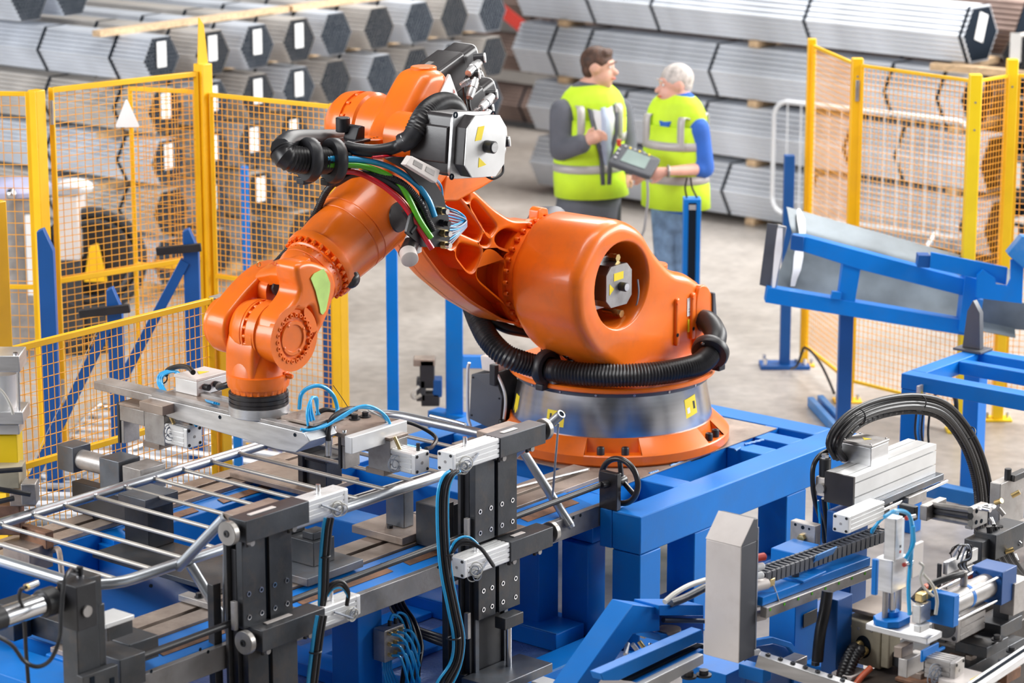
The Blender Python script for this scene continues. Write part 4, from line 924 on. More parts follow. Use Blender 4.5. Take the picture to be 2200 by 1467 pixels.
for k in range(2):
    m = mk(); m.prism(rpoly(pz([(890 + 26 * k, 343 + 14 * k), (908 + 26 * k, 353 + 14 * k), (906 + 26 * k, 364 + 14 * k), (887 + 26 * k, 353 + 14 * k)], -.42), .002), -.4205, -.422, 'b'); m.build('block_cover', 'alud', cb)
for k in range(9):
    pts = HP([(930 + k, 378 + 3 * k, -.2), (948, 400 + 4 * k, -.15 + .01 * k), (955 + k, 440 + 3 * k, -.12), (985, 455 + 5 * k, -.15 + .012 * k), (1000, 470 + 3 * k, -.14), (985, 480 + 3 * k, -.17), (962, 488 + 3 * k, -.2)]) if k < 2 else HP([(958, 445 + 6 * k, -.22), (980, 450 + 6 * k, -.2 + .008 * k), (1002, 470 + 2 * k, -.17 + .006 * k), (985, 482 + 3 * k, -.2), (960, 470 + 8 * k, -.22)])
    cable(cpl, pts, .0042, 'hgrey' if k % 3 else 'hblue', 'control_cable')
# gland with black elbow hanging under the forearm
cable(fa, HP([(870, 450, -.2), (882, 470, -.21), (886, 490, -.21), (886, 508, -.21)]), .017, 'black', 'black_cable')
q = H(886, 502, -.21); m = mk(); m.lathe(q, (0, 0, -1), [(0, .022), (.02, .033), (.05, .033), (.055, .038), (.075, .038), (.08, .03)], 10); g = m.build('cable_gland', 'aluw', fa)
q = H(886, 540, -.21); m = mk(); m.cyl(q + VZ * .04, H(872, 548, -.24) , .033, .034, n=20, ch=.004); m.build('gland_elbow', 'motor', g)
m = mk(); q3 = H(876, 543, -.24); dd = Vector((-.55, -.7, -.35)).normalized(); m.lathe(q3, dd, [(0, .036), (.05, .036), (.053, .032), (.053, 0)], 24); m.build('gland_cap', 'lgrey', g)
# cable clip behind the wrist
m = mk(); m.cyl(H(553, 600, .2), H(562, 590, .2), .022, n=14); m.build('hose_end_fitting', 'alud', yoke)
m = mk(); m.torus(H(556, 568, .2), (0, 1, 0), .01, .003, 14, 6); m.build('ring_eye', 'brass', yoke)

# ---- hose round the base
def ringp(rel, r, z): aa = R(-53 + rel); return rc(z) + Vector((math.sin(aa), -math.cos(aa), 0)) * r
hp = [H(1000, 620, .46), H(1016, 655, .42), H(1032, 695, .34), H(1055, 735, .24), H(1095, 768, .14)] + [ringp(a, .462, 1.035) for a in (-42, -30, -15, 0, 15, 30, 45, 60)] + [ringp(72, .47, 1.06), ringp(80, .47, 1.1)]
cable(rob, hp, .054, 'rubber', 'corrugated_base_hose', .0055, .0145, 22)
cable(rob, [ringp(76, .475, 1.08), ringp(84, .48, 1.13), ringp(96, .44, 1.17), ringp(108, .38, 1.15)], .052, 'black', 'hose_end_elbow', n=16)
clampring(rob, ringp(-40, .462, 1.04), ringp(-36, .462, 1.04) - ringp(-46, .462, 1.04), .085, .05); clampring(rob, ringp(73, .472, 1.07), ringp(80, .47, 1.1) - ringp(66, .47, 1.05), .088, .05)
m = mk(); m.box(ringp(-34, .44, .985), (.08, .05, .02), rz=R(-20)); m.build('clamp_bracket', 'alud', rob, bevel=.003)
cable(rob, HP([(1055, 688, .3), (1090, 706, .24), (1140, 716, .18), (1175, 728, .12), (1210, 752, .02), (1235, 778, -.05)]), .024, 'rubber', 'black_cable_hose', n=14)
m = mk(); m.cyl(H(1196, 738, .02), H(1226, 765, -.05), .026, n=18, ch=.003); m.build('hose_ferrule', 'chrome', rob)
m = mk(); m.box(H(1180, 745, .1), (.06, .06, .09)); m.build('hose_bracket', 'black', rob, bevel=.006)
m = mk(); m.prism(circ(RCx, RCy, .32, 40), .973, 1.0, 'z', 0, .01); m.build('swivel_ring', 'orange', rob)
# control box behind the cone
jb = H(1040, 852, .5)
t = thing('junction_box', 'dark grey cable box with aluminium edge leaning beside the robot cone', 'box', W(jb.x, jb.y, .625))
F = lambda u, v, w_: jb + Vector((0, -1, 0)) * u + VZ * v + Vector((-1, 0, 0)) * w_
m = mk(); m.prism(rpoly([(-.085, -.12), (.1, -.155), (.115, .02), (.06, .125), (-.07, .1)], .006), -.14, 0, F, 0, .004); m.build('body', 'black', t)
m = mk(); m.prism(rpoly([(-.085, -.12), (.1, -.155), (.115, .02), (.06, .125), (-.07, .1)], .006), 0.001, .008, F, 0, .001); c_ = m.build('cover', 'dgrey', t)
for (u, v) in ((-.07, -.1), (.09, -.135), (.1, .01), (.05, .105), (-.06, .085)):
    b = mk(); b.bolt(F(u, v, .008), (-1, 0, 0), .005, .004, 8); b.build('screw', 'black', c_)
m = mk(); m.tube([F(-.09, .15, .0), F(-.1, .1, .0), F(-.1, -.1, .0), F(-.085, -.16, .0)], .008, 8); m.build('edge_rail', 'aluw', t)
m = mk(); m.tube([F(.07, .14, .0), F(.13, .02, .0), F(.11, -.16, .0)], .007, 8); m.build('edge_rail', 'aluw', t)
m = mk(); m.prism(rpoly([(-.03, .12), (.06, .12), (.05, .19), (-.04, .19)], .01), -.1, -.02, F, .004); m.build('top_plug', 'lgrey', t)
m = mk(); m.box(F(.07, .12, .01), (.03, .035, .1)); m.build('side_plug', 'black', t, bevel=.004)
# ================================================================== MACHINE FRAME UNDER THE ROBOT
def HZ(x, y, z): q = LZ(x, y, z); return Vector((q[0], q[1], z))
def TH_(name, label, cat, p, group=None): return thing(name, label, cat, MAB @ Vector(p), group)
def bxp(par, nm, mt, a0, a1, b0, b1, z0, z1, bev=.004, **k): m = mk(); m.bx(a0, a1, b0, b1, z0, z1); return m.build(nm, mt, par, bevel=bev, **k)
fr = TH_('robot_stand', 'blue welded box-section frame standing under the robot', 'stand', (-.1, -.5, 0))
ZT = .62
bxp(fr, 'top_beam', 'blue', -.955, .76, -.862, -.71, ZT - .17, ZT, .006)
bxp(fr, 'top_beam', 'blue', -.955, -.80, -.708, -.645, ZT - .17, ZT, .003); bxp(fr, 'top_beam', 'blue', -.955, -.80, -.607, .9, ZT - .17, ZT, .004)
bxp(fr, 'top_beam', 'blue', .61, .76, -.708, .9, ZT - .17, ZT, .006)
bxp(fr, 'top_beam', 'blue', -.798, .608, -.51, -.44, ZT - .17, ZT, .004)
bxp(fr, 'top_beam', 'blue', -.798, .608, .62, .77, ZT - .17, ZT, .004)
for a0 in (-.50, .18, .40): bxp(fr, 'cross_beam', 'blue', a0, a0 + .12, -.708, -.512, ZT - .13, ZT - .002)
for a0 in (-.45, .30): bxp(fr, 'cross_beam', 'blue', a0, a0 + .1, -.438, .618, ZT - .15, ZT - .004)
bxp(fr, 'mounting_plate', 'brown', -.60, .58, -.52, .50, ZT - .001, ZT + .005, .001)
for (a0, b0, wd) in ((-.955, -.862, .15), (-.552, -.858, .15), (.17, -.858, .16), (.61, -.862, .15), (-.955, .74, .15), (.61, .74, .15), (-.955, -.2, .14), (-.3, .6, .14)):
    bxp(fr, 'leg', 'blue', a0 + .001, a0 + wd, b0, b0 + wd, 0.012, ZT - .172, .005)
    bxp(fr, 'foot_plate', 'blue', a0 - .04, a0 + wd + .04, b0 - .04, b0 + wd + .04, 0, .0115, .002)
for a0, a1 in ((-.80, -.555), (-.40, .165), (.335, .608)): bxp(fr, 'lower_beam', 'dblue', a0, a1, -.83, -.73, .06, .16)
# gusset and weld beads on the top edges
for (x0, y0, x1, y1) in ((1395, 1018, 1414, 1012), (1440, 1001, 1490, 984), (1600, 955, 1640, 945), (1580, 968, 1590, 962)):
    p0 = HZ(x0, y0, ZT + .003); p1 = HZ(x1, y1, ZT + .003); m = mk(); m.tube([p0 + (p1 - p0) * (k / 8) + VZ * (.002 * (k % 2)) for k in range(9)], .006, 6); m.build('weld_bead', 'lblue', fr)
tp = TH_('tread_plate', 'blue-grey tread plate lying on the floor under the machine', 'floor plate', (-1.5, .2, 0))
bxp(tp, 'plate', mat('blue_grey_tread', (.12, .2, .42), .4, .3, .1, 4, .5, 70), -3.85, -1.0, -.85, .6, .001, .02, .002)


# ================================================================== WELDING JIG BED
jig = TH_('jig_bed', 'long blue jig table with brown slotted steel rails carrying the barrier', 'jig table', (-2.2, .1, 0))
def bed(b0, b1, near):
    A0, A1 = -3.72, -.62 if near else -.958
    bm = (b0 + b1) / 2
    bxp(jig, 'bed_beam', 'blue', A0, -.958, b0 - .0, b1, .47, .645, .004)
    if near: bxp(jig, 'bed_tongue', 'blue', -.957, A1, b0, b1, .627, .645, .002)
    bxp(jig, 'slot_rail', 'brown', A0 + .02, A1 - .002, b0 + .004, bm - .014, .6455, .665, .0015)
    bxp(jig, 'slot_rail', 'brown', A0 + .02, A1 - .002, bm + .014, b1 - .004, .6455, .665, .0015)
    bxp(jig, 'slot_floor', 'dark', A0 + .02, A1 - .002, bm - .0138, bm + .0138, .6455, .65, 0)
bed(-.455, -.235, True); bed(.70, .90, False)
# near side: slanted blue plate, pockets, bottom bar
m = mk(); m.add([Vector(p) for p in ((-3.72, -.457, .655), (-.96, -.457, .655), (-.96, -.61, .628), (-3.72, -.61, .628), (-3.72, -.457, .52), (-.96, -.457, .52), (-.96, -.61, .52), (-3.72, -.61, .52))], [(0, 1, 2, 3), (3, 2, 6, 7), (4, 5, 6, 7), (0, 3, 7, 4), (1, 2, 6, 5)]); m.build('slanted_plate', 'blue', jig, bevel=.002)
for a0, a1 in ((-3.45, -3.05), (-2.95, -2.82), (-2.72, -2.2), (-2.1, -1.6), (-1.35, -1.0)):
    m = mk(); nrm_ = Vector((0, -.27, .96)); c0 = Vector(((a0 + a1) / 2, -.535, .642)); m.box(c0, (a1 - a0, .065, .004), Rm=Matrix.Rotation(.175, 3, 'X')); m.build('slot_pocket', 'rust', jig)
    for e_ in (a0 - .05, a1 + .01):
        m = mk(); m.tube([Vector((e_ + .006 * k, -.49 - .004 * k, .651 - .001 * k + .002 * (k % 2))) for k in range(8)], .0035, 5); m.build('weld_bead', 'lblue', jig)
m = mk(); m.bx(-3.95, -.852, -.640, -.612, .535, .628); bar_ = m.build('guide_bar', 'bar', jig, bevel=.002, label='bright flat steel guide bar')
for x, y in ((277, 1460), (307, 1449), (325, 1442), (430, 1395), (447, 1400), (942, 1218), (1042, 1184), (1215, 1123), (1232, 1112), (1247, 1107), (1196, 1127)):
    p = H(x, y, -.6405); b = mk(); b.cyl(p, p + Vector((0, -.001, 0)), .007, n=10); b.build('bolt_hole', 'dark', bar_)
m = mk(); m.tube([Vector((-3.7, -.67, .715)), Vector((-.91, -.67, .735))], .013, 12, smooth=False); m.build('drive_shaft', 'black', jig)
m = mk(); m.tube([Vector((-2.2, .30, .615)), Vector((-.96, .29, .60))], .016, 12, smooth=False); m.build('drive_shaft', 'motor', jig)
m = mk(); m.tube([HZ(1150, 1030, .675) + Vector((-.2, 0, 0)), HZ(1262, 1008, .675)], .006, 8); m.build('thin_rod', 'alu', jig)
# cross members and sloping panels between the two beds
for a0 in (-3.56, -2.62, -1.75, -1.125):
    bxp(jig, 'cross_member', 'blue', a0, a0 + .16, -.234, .699, .36, .6, .004)
bxp(jig, 'lower_deck', 'blue', -3.35, -2.66, -.2, .69, .34, .36, .003)
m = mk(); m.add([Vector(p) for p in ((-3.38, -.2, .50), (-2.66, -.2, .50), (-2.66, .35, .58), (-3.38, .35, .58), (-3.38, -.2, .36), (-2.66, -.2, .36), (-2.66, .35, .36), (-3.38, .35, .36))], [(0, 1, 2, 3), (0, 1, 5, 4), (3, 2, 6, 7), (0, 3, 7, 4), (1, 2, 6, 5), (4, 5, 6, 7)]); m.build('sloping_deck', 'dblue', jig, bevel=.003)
m = mk(); m.add([Vector(p) for p in ((-2.6, .62, .62), (-.95, .62, .62), (-.95, .70, .64), (-2.6, .70, .64), (-2.6, .62, .45), (-.95, .62, .45), (-.95, .7, .45), (-2.6, .7, .45))], [(0, 1, 2, 3), (0, 1, 5, 4), (3, 2, 6, 7), (0, 3, 7, 4), (1, 2, 6, 5), (4, 5, 6, 7)]); m.build('far_slanted_plate', 'blue', jig, bevel=.003)
for a0, a1 in ((-2.5, -2.1), (-1.95, -1.55)):
    m = mk(); m.box(Vector(((a0 + a1) / 2, .655, .631)), (a1 - a0, .04, .004), Rm=Matrix.Rotation(.24, 3, 'X')); m.build('slot_pocket', 'rust', jig)
# legs
for (a0, b0, w_, zt) in ((-2.285, -.45, .145, .468), (-3.62, -.45, .145, .468), (-1.12, -.44, .14, .468), (-2.3, .72, .14, .468), (-3.6, .72, .14, .468), (-1.11, .40, .14, .358), (-1.55, .45, .14, .6)):
    bxp(jig, 'leg', 'blue', a0, a0 + w_, b0, b0 + w_, .025, zt, .005)
bxp(jig, 'front_post', 'blue', -.985, -.86, -.605, -.46, .034, .448, .005)
# floor-level chassis of the jig
ch = TH_('floor_chassis', 'low blue chassis of box beams on the floor below the jig', 'chassis', (-1.5, -.6, 0))
for i, (a0, a1, b0, b1) in enumerate(((-1.20, -1.0, -.60, .4), (-.98, -.80, -.65, .4), (-3.8, -.86, -.80, -.64), (-1.9, -1.2, -.2, -.05), (-1.9, -1.2, .1, .25), (-2.1, -1.95, -.63, .4))):
    bxp(ch, 'floor_beam', 'blue', a0 + .001, a1 - .001, b0 + .001, b1 - .001, .021, (.1, .031, .06, .05, .05, .08)[i], .004)
for (p, q) in (((-3.8, -.798, .063), (-.9, -.798, .063)), ((-1.195, -.6, .103), (-1.195, .35, .103))):
    m = mk(); m.tube([Vector(p), Vector(q)], .004, 5, smooth=False); m.build('weld_bead', 'lblue', ch)

# end plates, rail clamps
def railclamp(x, y, z=.668):
    p = HZ(x, y, z); q = TH_('rail_clamp', 'small steel bridge clamp with hex bolt across the slot, %s' % ('left of the tall right post' if x > 850 else ('midway along the near rail' if x > 700 else 'near the left disc clamp')), 'clamp', p)
    m = mk(); m.box(p + VZ * .0135, (.055, .17, .025)); m.build('bridge', 'alud', q, bevel=.002)
    m = mk(); m.cyl(p + VZ * .026, p + VZ * .03, .018, n=16); m.hexnut(p + VZ * .03, VZ, .013, .014); m.build('hex_bolt', 'black', q)
railclamp(838, 1150); railclamp(928, 1118); railclamp(428, 1297)

# ================================================================== CLAMP STATIONS ON THE NEAR SIDE
def cylbox(par, p, d, L_, h, mt='aluw', nm='air_cylinder', n_g=3, hw=None):
    """square pneumatic cylinder, p = centre of its outer end, running along d"""
    p = Vector(p); d = Vector(d).normalized(); x, y, _ = frame_from(d); F = lambda u, v, w_: p + x * u + y * v + d * w_
    h = h; hw = hw or h
    out = []
    def side(P0, P1):
        P0 = Vector(P0); P1 = Vector(P1); e = P1 - P0; n_ = Vector((-e.y, e.x)).normalized(); r_ = [P0 + e * .06]
        for k in range(1, n_g + 1):
            c = k / (n_g + 1); g = .035; r_ += [P0 + e * (c - g), P0 + e * (c - g) + n_ * h * .09, P0 + e * (c + g) + n_ * h * .09, P0 + e * (c + g)]
        r_.append(P0 + e * .94); return r_
    cs = [(-hw, -h), (hw, -h), (hw, h), (-hw, h)]
    for k in range(4): out += side(cs[k], cs[(k + 1) % 4])
    m = mk(); m.prism(out, .022, L_, F); c = m.build(nm, mt, par)
    m = mk(); m.prism(rpoly([(-hw, -h), (hw, -h), (hw, h), (-hw, h)], h * .18), .0, .021, F, .0015); ec = m.build('end_block', mt, c)
    for sx in (-1, 1):
        for sy in (-1, 1):
            q = F(sx * hw * .72, sy * h * .72, -.001); b = mk(); b.bolt(q + d * .004, -d, h * .16, .006, 10); b.build('corner_screw', 'black', c)
    b = mk(); b.cyl(F(0, 0, .0), F(0, 0, -.0015), h * .15, n=12); b.build('port', 'alud', c)
    return c
def coil(par, c, r, seed, n=4, mt='hclear', wr=.0022):
    rr = random.Random(seed); c = Vector(c)
    for k in range(n):
        ax_d = Vector((rr.uniform(-.5, .1), -1, rr.uniform(-.4, .4))); o = c + Vector((rr.uniform(-.5, .5) * r, rr.uniform(-.3, .1) * r, rr.uniform(-.5, .5) * r))
        m = mk(); m.torus(o, ax_d, r * rr.uniform(.6, 1), wr, 22, 6); m.build('wire_loop', mt if k % 3 else 'hgrey', par)
def hose_bundle(name, lab, cat, strands, tie_idx=()):
    t = None
    for i, (pts, r, mt, nm) in enumerate(strands):
        if t is None: t = TH_(name, lab, cat, pts[-1])
        m = mk(); m.tube(pts, r, 10, 5); m.build(nm, mt, t)
    for p, d, r in tie_idx: m = mk(); m.torus(p, d, r, .0035, 20, 6); m.build('cable_tie', 'black', t)
    return t
AL = dict(left='left', right='right')
def station(xs, disc_left, lab):
    """xs: dict of pixel-free machine coordinates"""
    a0, a1 = xs['plate']; t = TH_('clamp_station', lab, 'clamp', ((a0 + a1) / 2, -.62, 0))
    zt, zb = 1.04, xs['zb']
    # sliding plates: upper and lower, with slot, pockets of screws
    for (z0, z1, da, nm) in ((.70, 1.055, 0, 'upper_plate'), (zb, xs['zl'] - .042, .02, 'lower_plate')):
        am = (a0 + a1) / 2 + da * .3
        for (q0, q1) in ((a0 + da, am - .011), (am + .011, a1 + da)):
            bxp(t, nm, 'dsteel', q0, q1, -.72, -.69, z0, z1, .0015)
        bk = bxp(t, 'slot_back', 'dark', am - .0105, am + .0105, -.708, -.692, z0, z1 - .03, 0)
        bxp(t, 'plate_bridge', 'dsteel', am - .0108, am + .0108, -.72, -.69, z1 - .032, z1 - .0005, 0)
        for sx in (a0 + da + .03, am - .035, am + .035, a1 + da - .03):
            for sz in (z0 + .04, z0 + .13) if z1 - z0 > .28 else (z0 + .04, z0 + .12):
                p = Vector((sx, -.7205, sz + (sx - am) * 0)); b = mk(); b.pipe(p + Vector((0, .004, 0)), p + Vector((0, -.002, 0)), .0105, .0065, 12); b.build('screw_ring', 'chrome', t); b = mk(); b.cyl(p, p + Vector((0, -.001, 0)), .0065, n=10); b.build('screw_socket', 'dark', t)
    # backing column, linear guides, base
    bxp(t, 'backing_column', 'dsteel', a0 - .02, a1 - .02, -.66, -.645, xs['zb0'], 1.03, .002)
    bxp(t, 'backing_web', 'black', a0 + .0, a1 - .03, -.688, -.662, xs['zb0'] + .02, 1.0, .002)
    for g in (a0 + .035, a1 - .045): bxp(t, 'guide_rail', 'bsteel', g - .012, g + .012, -.70, -.689, xs['zb0'] + .03, zb - .002, .0015)
    bxp(t, 'side_bar', 'dsteel', a0 - .045, a0 - .005, -.612, -.58, .1, .86, .002)
    for zz in (.7, .3): bxp(t, 'sensor_strip', 'alud', a0 - .030, a0 - .012, -.705, -.685, zz, zz + .11, .001)
    # arms
    for k, (z, s0, s1, c1) in enumerate(((1.097, *xs['up']), (xs['zl'], *xs['lo']))):
        L0, L1 = min(s0, s1), max(s0, s1)
        m = mk(); m.bx(L0, L1, -.79, -.70, z - .042, z + .042); ar = m.build('square_arm', 'dsteel', t, bevel=.0025)
        m = mk(); m.bx(L0 + .03, L1 - .06, -.70, -.64, z + .0, z + .04); m.build('arm_ledge', 'brown', ar, bevel=.002)
        m = mk(); m.bx(L0 + .06, L1 - .14, -.757, -.735, z + .0425, z + .046); m.build('bright_inlay', 'lgrey', ar, bevel=.001)
        dr_ = -1 if disc_left else 1
        pe = Vector((L0 if disc_left else L1, -.745, z))
        m = mk(); m.cyl(pe, pe + Vector((dr_ * .03, 0, 0)), .026, n=20); m.build('disc_neck', 'black', ar)
        m = mk(); m.cyl(pe + Vector((dr_ * .03, 0, 0)), pe + Vector((dr_ * .055, 0, 0)), .045, n=36, ch=.002); dk = m.build('steel_disc', 'disc', ar)
        b = mk(); q = pe + Vector((dr_ * .055, 0, 0)); b.lathe(q, (dr_, 0, 0), [(0, .014), (.003, .013), (.003, .007), (-.006, .007), (-.006, 0)], 16); b.build('centre_screw', 'black', dk)
        ce = Vector((c1, -.745, z)); cdir_ = Vector((-1, 0, 0)) if disc_left else Vector((1, 0, 0))
        cy = cylbox(ar, ce, cdir_, abs(c1 - (L1 if disc_left else L0)), .04); 
        coil(cy, ce + cdir_ * .06 + Vector((0, -.045, -.025)), .028, 11 + k + (3 if disc_left else 0), 5)
        m = mk(); mid = ce + cdir_ * .05 + Vector((0, -.046, -.04)); m.tube([ce + cdir_ * .15 + Vector((0, -.045, .01)), ce + cdir_ * .09 + Vector((0, -.055, -.02)), mid], .004, 8); m.build('sensor_lead', 'hgrey', cy)
        m = mk(); m.cyl(ce + cdir_ * .12 + Vector((0, .0, .04)), ce + cdir_ * .12 + Vector((0, 0, .075)), .009, n=12); f_ = m.build('air_fitting', 'chrome', cy)
        for sb in (L0 + .06, L1 - .05):
            b = mk(); q = Vector((sb, -.742, z - .06)); b.cyl(q, q + Vector((0, -.02, 0)), .012, n=12); b.build('lock_bolt', 'alud', ar)
            b = mk(); b.cyl(q + VZ * -.02 + Vector((0, .01, 0)), q + VZ * .02 + Vector((0, .01, 0)), .008, n=10); b.build('lock_stud', 'black', ar)
    return t
st1 = station(dict(plate=(-3.19, -2.93), up=(-3.235, -2.905, -2.69), lo=(-3.165, -2.83, -2.63), zb=.24, zb0=.0, zl=.662), True, 'left dark steel clamp column with discs on its left and white cylinders right')
st2 = station(dict(plate=(-1.875, -1.61), up=(-1.80, -1.51, -2.086), lo=(-1.735, -1.46, -2.02), zb=.37, zb0=.10, zl=.645), False, 'right dark steel clamp column with white cylinders on its left and discs right')
bxp(st2, 'base_plate', 'bsteel', -1.93, -1.56, -.87, -.69, .10, .14, .003)
bxp(st2, 'crosshead', 'dsteel', -1.76, -1.64, -.78, -.725, .315, .365, .003)
m = mk(); q = Vector((-1.70, -.75, .14)); m.cyl(q, q + VZ * .18, .013, n=16); m.build('piston_rod', 'chrome', st2)
bxp(st2, 'floor_pad', 'dsteel', -1.9, -1.6, -.68, -.62, .062, .139, .003)
# white valve cylinder beneath the right station, at the lower margin
vc = TH_('valve_cylinder', 'white air cylinder with brass elbow below the right clamp column, at the lower margin', 'cylinder', (-1.66, -1.0, 0))
bxp(vc, 'body', 'aluw', -1.74, -1.66, -.99, -.90, .0, .12, .004); m = mk(); q = Vector((-1.68, -1.01, .07)); m.cyl(q + Vector((0, .03, 0)), q, .016, n=12); m.build('elbow_fitting', 'alud', vc)
m = mk(); m.tube([q, q + Vector((0, -.05, -.01)), q + Vector((-.03, -.07, -.06))], .008, 8); m.build('air_hose', 'hblue', vc)

# bundles of hoses hanging beside the stations
hose_bundle('hose_bundle', 'black and blue hoses dropping from the left upper white cylinder', 'hoses',
    [([H(705 + dx, 1112, b_), H(700 + dx, 1140, b_), H(695 + dx, 1200, b_), H(693 + dx, 1262, b_), H(690 + dx * .6, 1300, b_ + .02)], r, mt, nm) for dx, b_, r, mt, nm in ((-6, -.84, .007, 'hblue', 'blue_hose'), (2, -.85, .0085, 'rubber', 'black_hose'), (9, -.84, .0085, 'rubber', 'black_hose'))],
    ((H(698, 1195, -.845), (0, .1, 1), .019),))
hose_bundle('hose_bundle', 'black and blue hoses falling from the left lower white cylinder to the lower margin', 'hoses',
    [([H(690 + dx, 1322, b_), H(685 + dx, 1350, b_), H(678 + dx, 1400, b_), H(672 + dx, 1450, b_), H(668 + dx * .8, 1490, b_)], r, mt, nm) for dx, b_, r, mt, nm in ((-8, -.84, .008, 'hblue', 'blue_hose'), (1, -.85, .01, 'rubber', 'black_hose'), (9, -.84, .008, 'rubber', 'black_hose'))],
    ((H(678, 1400, -.845), (0, .1, 1), .022),))
hose_bundle('hose_bundle', 'blue and black hoses looping from the right upper cylinder down to the floor', 'hoses',
    [([H(975 + dx, 1012, b_), H(962 + dx, 1022, b_), H(951 + dx, 1050, b_), H(948 + dx, 1100, b_), H(951 + dx, 1180, b_), H(958 + dx, 1240, b_), H(972 + dx, 1310, b_ ), H(983 + dx, 1370, b_), H(978 + dx, 1420, b_), H(955 + dx * 1.5, 1462, b_), H(940 + dx, 1490, b_)], r, mt, nm) for dx, b_, r, mt, nm in ((-9, -.85, .006, 'hblue', 'blue_hose'), (-3, -.85, .008, 'rubber', 'black_hose'), (4, -.86, .008, 'rubber', 'black_hose'), (10, -.85, .007, 'rubber', 'black_hose'), (14, -.84, .005, 'hblue', 'blue_hose'))],
    ((H(960, 1190, -.85), (0, .1, 1), .026), (H(975, 1370, -.85), (0, .1, 1), .026)))
hose_bundle('hose_bundle', 'short black and blue hoses arching over the lower right white cylinder', 'hoses',
    [([H(1060, 1215, -.86), H(1035, 1180, -.9), H(1010, 1163 + dy, -.88), H(985, 1165 + dy, -.86), H(968, 1190 + dy, -.85), H(964, 1240, -.85)], r, mt, nm) for dy, r, mt, nm in ((0, .008, 'rubber', 'black_hose'), (6, .007, 'rubber', 'black_hose'), (-8, .005, 'hblue', 'blue_hose'))])
hose_bundle('hose_bundle', 'short black hoses arching over the lower left white cylinder', 'hoses',
    [([H(745, 1300, -.86), H(748, 1270 + dy, -.87), H(735, 1250 + dy, -.86), H(716, 1252 + dy, -.85), H(702, 1268 + dy, -.84), H(698, 1290, -.84)], r, mt, nm) for dy, r, mt, nm in ((0, .008, 'rubber', 'black_hose'), (6, .007, 'rubber', 'black_hose'), (14, .004, 'hblue', 'blue_hose'))])
# thick cables behind the jig legs, and the manifold block
hose_bundle('cable_bundle', 'thick black cables running down behind the blue jig leg', 'cables',
    [([H(838 + 7 * k, 1280, -.30), H(842 + 9 * k, 1305, -.33), H(862 + 10 * k, 1340, -.4), H(872 + 11 * k, 1390, -.45), H(868 + 10 * k, 1440, -.5), H(860 + 12 * k, 1500, -.5)], .0115, 'rubber', 'black_cable') for k in range(4)],
    ((H(885, 1400, -.45), (0, 0, 1), .04),))
hose_bundle('cable_bundle', 'black cables sagging to the right behind the hose loop', 'cables',
    [([H(850, 1290 + 3 * k, -.2), H(880, 1340 + 4 * k, -.25), H(930, 1362 + 7 * k, -.3), H(975, 1372 + 8 * k, -.3), H(1000, 1372 + 8 * k, -.3)], .012, 'rubber', 'black_cable') for k in range(3)])
mf = TH_('hose_manifold', 'grey metal manifold block with blue hoses on the jig leg', 'manifold', H(820, 1410, -.45))
F = lambda u, v, w_: H(822, 1372, -.46) + Vector((u, w_, v))
m = mk(); m.prism(rpoly([(-.055, -.075), (.065, -.075), (.065, .06), (-.055, .06)], .006), .0, -.06, F, 0, .003); m.build('block', 'alud', mf)
for k in range(9):
    p = F(-.03 + .035 * (k % 3), .045 - .045 * (k // 3), -.06); b = mk(); b.cyl(p, p + Vector((0, -.016, 0)), .009, n=10); b.build('push_fitting', 'brass', mf)
    q = p + Vector((0, -.016, 0)); m = mk(); m.tube([q, q + Vector((.02, -.03, -.01)), q + Vector((.06, -.03, -.06 - .01 * k)), q + Vector((.08, -.01, -.14)), q + Vector((.09 - .005 * k, 0, -.24))], .0055, 8); m.build('blue_hose', 'hblue', mf)
for k in range(5):
    p = F(-.03 + .012 * k, -.076, -.03); m = mk(); m.tube([p, p + Vector((-.01, -.01, -.05)), p + Vector((.005 * k, -.02, -.13)), p + Vector((.0, -.01, -.22))], .004, 6); m.build('thin_blue_hose', 'hblue', mf)
for k in range(2):
    p = F(.01 + .035 * k, .061, -.03); m = mk(); m.cyl(p, p + VZ * .02, .008, n=10); m.build('top_fitting', 'black', mf); m = mk(); m.tube([p + VZ * .02, p + Vector((.02, 0, .04)), p + Vector((.06, -.01, .01)), p + Vector((.09, -.01, -.08)), p + Vector((.1, 0, -.2))], .0055, 8); m.build('blue_hose', 'hblue', mf)

# handwheel
hw = TH_('handwheel', 'black three-spoke handwheel at the end of the drive shaft', 'handwheel', (-.86, -.70, .6))
hc = Vector((-.89, -.70, .735)); ad = Vector((-1, 0, 0)); x_, y_, _ = frame_from(ad)
m = mk(); m.torus(hc, ad, .098, .013, 56, 12); m.build('rim', 'motor', hw)
for k in range(3):
    e = x_ * math.cos(R(90 + 120 * k)) + y_ * math.sin(R(90 + 120 * k)); m = mk(); m.bar(hc + e * .015 - ad * .012, hc + e * .092, .022, .014, up=ad); m.build('spoke', 'motor', hw, bevel=.004)
m = mk(); m.lathe(hc - ad * .03, ad, [(0, .022), (.03, .024), (.045, .02), (.05, .012), (.05, 0)], 20); m.build('hub', 'motor', hw)
m = mk(); m.cyl(hc + x_ * .0 + y_ * .03, hc + y_ * .03 + ad * .03, .012, n=14, ch=.002); m.build('grip_stub', 'black', hw)
m = mk(); m.bx(-.955, -.925, -.735, -.64, .621, .785); m.build('bearing_block', 'motor', hw, bevel=.003)
m = mk(); m.cyl(Vector((-.99, -.68, .735)), Vector((-.89, -.70, .735)), .016, n=16); m.build('shaft_collar', 'black', hw)

